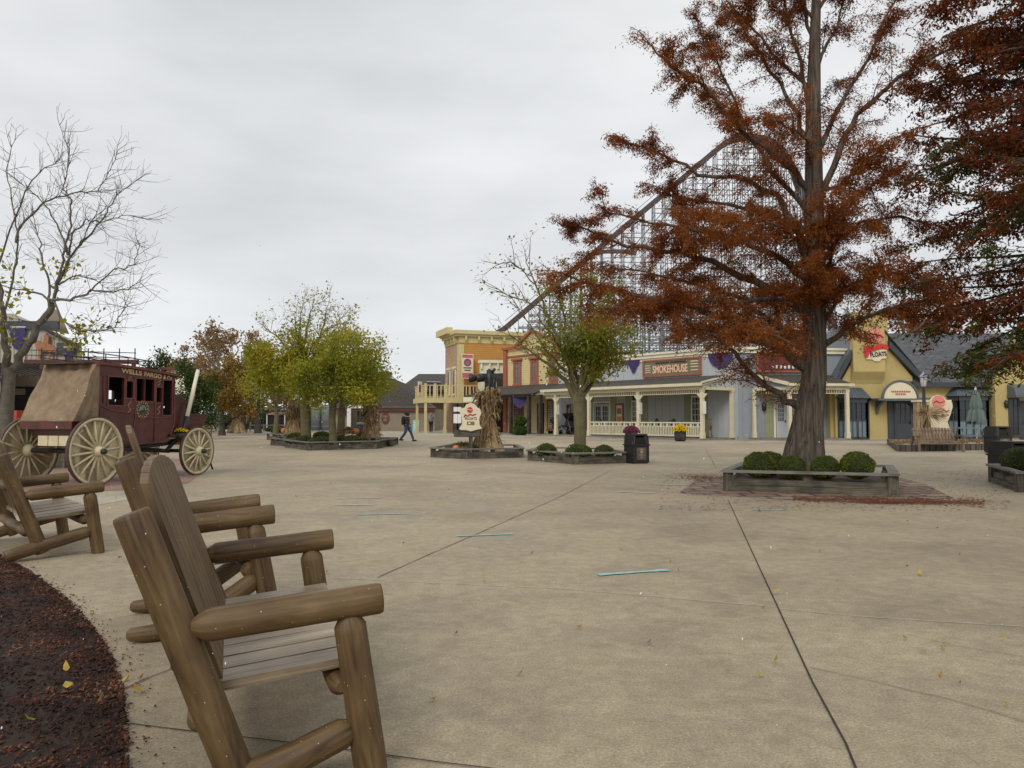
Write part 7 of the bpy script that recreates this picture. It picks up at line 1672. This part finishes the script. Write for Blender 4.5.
subs = [([(52, 303), (60, 285), (72, 262), (88, 245), (108, 228), (124, 208), (136, 194), (158, 180)], .6, .05), ([(54, 300), (75, 299), (100, 292), (130, 291), (150, 288), (162, 282)], -.4, .045), ([(54, 300), (66, 320), (85, 331), (110, 332), (130, 328), (142, 308), (145, 305)], -.9, .03),
        ([(50, 306), (48, 280), (42, 255), (38, 235), (32, 215)], .8, .04), ([(55, 296), (62, 272), (68, 250), (76, 225), (76, 200), (66, 190), (72, 170), (74, 150), (62, 125)], -.3, .04), ([(70, 265), (78, 235), (95, 220), (118, 222), (140, 215), (172, 219)], .4, .03), ([(72, 255), (60, 225), (45, 205), (30, 190), (10, 175)], .9, .03),
        ([(16, 243), (20, 228), (40, 205), (62, 195), (90, 192), (110, 190), (125, 170), (135, 150)], .2, .035), ([(60, 285), (85, 275), (105, 280), (125, 290)], .9, .025), ([(85, 248), (100, 225), (112, 205)], -.8, .02), ([(100, 292), (130, 270), (155, 265), (163, 245), (160, 240)], .8, .025),
        ([(5, 310), (16, 270), (18, 240), (14, 210), (6, 170), (15, 140)], .3, .035), ([(-4, 270), (10, 230), (30, 180), (50, 165), (62, 160)], -.4, .03), ([(54, 300), (30, 290), (10, 288), (-20, 270)], .5, .035), ([(45, 318), (60, 335), (75, 345), (88, 340)], .5, .02), ([(40, 325), (20, 320), (0, 330)], -.5, .025), ([(30, 345), (10, 340), (-20, 350)], .3, .02)]
for pp, dr, r_ in subs:
    pl = seg(pp, dr, r_, .007, 5, .02)
    for i in range(3, len(pl)):
        for _q in range(2 if T.r.random() < .45 else 1):
            t_ = (pl[i]-pl[i-1]).normalized(); o = Vector((T.r.gauss(0, .8), T.r.gauss(0, .8), T.r.gauss(.25, .8))); d = (t_*.9+o*.7).normalized(); T.grow(pl[i], d, T.r.uniform(.3, .75), .0085, 2, 3, .06, .2, .75, (2, 4), 4)
tz_ = [tw for tw in T.tw]
low = [tw for tw in tz_ if tw[0].z < 4.4 and tw[0].x < -10.6 or (tw[0].z < 5.6 and tw[0].x < -12)]
T.tw = low or tz_; T.leaves(420, .16, .12, asp=.55)
for vv in (T.w, T.l): vv.v = [(a-base.x, b-base.y, c) for a, b, c in vv.v]
T.done('bare_tree', 'nearly bare tree with a few yellow green leaves behind the stagecoach at the left', 'tree', base, M['barkgrey'], M['ylw'])
# small gold green tree in planter B, limbs follow the real habit
def traced(name, label, bpx, Y0, trunk, limbs, bark, leaf, nleaf, lsize, seed, dens=None, jit=.14, maxl=3, twl=(.35, .9), asp=.6):
    T = Tree(seed); base = Vector(at(bpx, 440, Y0)); base.z = 0; Rn = T.r
    def run(pp, dr, r0, r1, n, jt):
        k = len(pp); P0 = [at(a, b, Y0+dr*i/(k-1)) for i, (a, b) in enumerate(pp)]; out = []
        for i in range(k-1):
            for j in range(3):
                q = P0[i].lerp(P0[i+1], j/3)
                if i or j: q += Vector((Rn.gauss(0, jt), Rn.gauss(0, jt*1.5), Rn.gauss(0, jt)))
                out.append(q)
        out.append(P0[-1]); T.limb(out, r0, r1, n); return out
    pl = [at(px, py, Y0) for px, py, r_ in trunk]; pl[0].z = -.05; T.w.tube(pl, [r_ for _, _, r_ in trunk], 12, cap=False)
    for pp, dr, r_, den in limbs:
        pl = run(pp, dr, r_, .012, 7, .025)
        for i in range(2, len(pl)):
            for _ in range(2 if Rn.random() < den else 1):
                t_ = (pl[i]-pl[i-1]).normalized(); o = Vector((Rn.gauss(0, .9), Rn.gauss(0, .9), Rn.gauss(.2, .8))); T.grow(pl[i], (t_*.8+o*.7).normalized(), Rn.uniform(*twl), .014, 2, maxl, .05, .26, .8, (2, 4), 4)
    T.leaves(nleaf, lsize, jit, dens=dens, asp=asp)
    for vv in (T.w, T.l): vv.v = [(a-base.x, b-base.y, c) for a, b, c in vv.v]
    return T.done(name, label, 'tree', base, bark, leaf)
traced('ash_tree', 'small leaning gold green tree in the low planter beside the black litter bin', 580, 23.8, [(580, 470, .24), (580, 452, .2), (580, 430, .185), (579, 408, .19), (578, 394, .21)],
  [([(577, 402), (566, 380), (548, 365), (528, 350), (510, 335)], -.6, .1, .6), ([(577, 398), (570, 370), (556, 335), (545, 310), (536, 285), (526, 262)], .5, .10, .6), ([(580, 396), (582, 370), (585, 340), (588, 312), (592, 290)], -.4, .1, .9), ([(582, 398), (594, 378), (603, 366), (612, 352)], .4, .085, 1),
   ([(581, 392), (572, 360), (565, 330), (560, 300), (557, 280)], 1.0, .07, .8), ([(583, 390), (600, 360), (606, 335), (612, 320)], -.8, .07, 1), ([(582, 388), (595, 350), (605, 315), (610, 298)], .9, .06, 1), ([(566, 372), (545, 350), (530, 325), (518, 308)], .9, .05, .5),
   ([(545, 310), (525, 300), (508, 295), (494, 288)], .3, .03, .2), ([(536, 285), (522, 270), (510, 262), (500, 264)], -.2, .022, .2), ([(579, 392), (565, 355), (552, 335), (540, 320)], -1.1, .06, .9), ([(581, 390), (590, 355), (597, 335), (606, 335)], -1.3, .06, 1)],
  M['barkgreen'], M['ash'], 10500, .105, 12, dens=lambda q: min(1, max(.07, .12+.9*(q.x-.75)/1.1))*(1 if q.z < 4.1 else .55)*(1 if q.z > 2.5 else .1))
# yellow green pair
traced('ash_tree', 'tall yellow green tree with thin bare top above the left trunk of the planter', 306, 36.5, [(306, 450, .3), (306, 432, .25), (305, 410, .23), (304, 395, .26)],
  [([(304, 398), (290, 378), (276, 366), (264, 360)], -1, .12, .8), ([(304, 396), (296, 365), (287, 348), (277, 336), (268, 330)], .8, .12, .8), ([(305, 395), (304, 360), (306, 335), (309, 318), (314, 305)], 0, .14, .9), ([(306, 396), (318, 368), (330, 350), (341, 334), (345, 322)], -.8, .12, .9),
   ([(305, 392), (312, 360), (320, 335), (325, 318), (328, 306)], 1.0, .1, .9), ([(304, 392), (298, 350), (297, 332), (294, 315)], -1.2, .1, .9), ([(307, 398), (322, 380), (338, 372), (350, 366)], 1.5, .1, .8), ([(303, 398), (288, 385), (276, 380), (268, 378)], 1.4, .08, .8), ([(306, 360), (300, 335), (300, 318), (303, 304)], .8, .07, .9), ([(310, 350), (325, 330), (336, 325), (341, 318)], .6, .06, .9)],
  M['barkgreen'], M['ylw'], 15000, .14, 21, dens=lambda q: 0 if q.z < 2.4 else (1.0 if q.z < 4.9 else (.3 if q.z < 5.6 else .03)), jit=.2, maxl=4, twl=(.45, 1.0))
traced('ash_tree', 'bushy bright yellow green tree right of the tall one with two pale trunks', 333, 33.8, [(333, 450, .22), (333, 436, .17), (332, 420, .16), (333, 402, .17)],
  [([(333, 406), (322, 390), (310, 382), (298, 378)], -1, .08, 1), ([(333, 404), (328, 380), (324, 366), (321, 352)], .8, .09, 1), ([(333, 402), (338, 375), (344, 360), (349, 346)], 0, .1, 1), ([(334, 404), (350, 388), (360, 382), (370, 380)], -.6, .09, 1), ([(334, 402), (352, 372), (358, 362), (366, 354)], .8, .09, 1),
   ([(333, 403), (345, 392), (356, 392), (366, 390)], 1.2, .07, 1), ([(333, 403), (336, 370), (332, 356), (335, 345)], -1.4, .07, 1), ([(333, 404), (318, 396), (305, 396)], 1.2, .07, 1), ([(333, 403), (350, 380), (355, 366), (358, 354)], -1.5, .07, 1), ([(333, 404), (340, 392), (350, 398), (362, 402)], -1.5, .05, 1)],
  M['barkgreen'], M['ylw'], 17000, .13, 23, dens=lambda q: 0 if q.z < 2.2 else (1.0 if q.z < 4.2 else .35), jit=.22, maxl=4, twl=(.5, 1.0))
bush_tree('ash_tree', 'yellow green tree behind the pair with mossy trunk', g2(341, 38), 5.2, .24, 2.0, 25, M['barkgreen'], M['ylw'], 6000, .14, .5, 3, 8, .1, (3, 5), dens=lambda q: 0 if q.z < 2.3 else (1.0 if q.z < 4.2 else .3), jit=.3)
bush_tree('ash_tree', 'muted olive tree left of the yellow green pair', g2(276, 46), 4.8, .2, 2.2, 27, M['barkgreen'], M['ylw'], 2600, .15, .4, 3, 8, .08, (3, 4), jit=.3, dens=lambda q: 1. if q.z < 4.6 else .3)
# far trees
far = [('sycamore_tree', 'tall pale trunked sycamore with sparse brown leaves beyond the coach', 218, 70, 8.6, .42, 5.4, 41, 'barkpale', 'brownleaf', 3600, .30, .3), ('maple_tree', 'dense dark green tree just right of the stagecoach', 197, 48, 4.3, .2, 1.1, 43, 'barkdark', 'dkgreen', 6000, .17, .2),
       ('sycamore_tree', 'brown leaved sycamore just right of the tallest far one', 243, 76, 8.8, .35, 5.2, 45, 'barkdark', 'brownleaf', 3400, .32, .3), ('sycamore_tree', 'orange brown far tree between the sycamores and yellow green pair', 258, 66, 6.6, .28, 3.3, 47, 'barkdark', 'orangeleaf', 5000, .3, .3),
       ('maple_tree', 'orange brown low far tree right of the dark green tree', 222, 58, 5.0, .24, 2.1, 49, 'barkdark', 'orangeleaf', 6000, .22, .25), ('maple_tree', 'round dark green tree above the stagecoach roof', 153, 60, 5.6, .25, 1.3, 51, 'barkdark', 'dkgreen', 5000, .2, .3),
       ('sycamore_tree', 'sparse brown tree between the round green tree and the sycamores', 182, 82, 8.0, .3, 3.0, 53, 'barkdark', 'brownleaf', 2600, .34, .3), ('sycamore_tree', 'distant brown tree farthest behind the corn shock', 262, 96, 9.5, .35, 4.2, 55, 'barkdark', 'brownleaf', 3800, .4, .2),
       ('sycamore_tree', 'distant grey brown tree behind the storage tanks', 316, 100, 8.5, .3, 4.0, 57, 'barkdark', 'brownleaf', 2600, .36, .2), ('sycamore_tree', 'distant thin tree left of the dark green tree', 168, 100, 7.0, .25, 2.4, 59, 'barkdark', 'brownleaf', 1200, .3, .2),
       ('sycamore_tree', 'distant dark tree beyond the kiosk', 290, 108, 9.0, .35, 4.0, 61, 'barkdark', 'orangeleaf', 4200, .38, .2),
       ('oak_tree', 'bare limbed rust leaved tree behind the yellow restaurant gable', 905, 60, 13.5, .38, 4.2, 63, 'barkgrey', 'rust', 3600, .26, .35), ('oak_tree', 'sparse bare branched tree left of the sign chimney', 838, 64, 12.0, .3, 3.6, 65, 'barkgrey', 'brownleaf', 1500, .28, .3), ('oak_tree', 'tall rust leaved tree behind the main roof of the yellow building', 950, 66, 13.0, .36, 4.6, 67, 'barkgrey', 'rustdark', 5000, .3, .3),
       ('oak_tree', 'thin yellowing tree just behind the annex cornice', 856, 58, 9.0, .2, 2.2, 69, 'barkgrey', 'ylw', 900, .2, .35)]
for nm, lb, px, Y, h, r_, sp_, sd2, bk, lf, nl, ls, fr in far:
    bush_tree(nm, lb, g2(px, Y), h, r_, sp_, sd2, M[bk], M[lf], nl, ls, fr, 3, 8, .14, (2, 4), jit=.3, group=None)
# snow flecks drifting in the air
mb = MB()
for i in range(260):
    Y = random.uniform(1.6, 14)**1.0; px = random.uniform(-20, 1044); py = random.uniform(230, 780); p = at(px, py, Y)
    if p.z < .05: continue
    s_ = random.uniform(.0008, .0019)*(1+Y*.12); d = Vector((random.gauss(0, .5), 0, -1)).normalized()*s_*random.uniform(1, 2.6)
    mb.tube([p-d, p, p+d], [s_*.3, s_, s_*.3], 4)
tag(mb.build('snow_flakes', M['snow']), 'tiny snow flakes drifting in the air over the plaza', 'snow', kind='stuff')
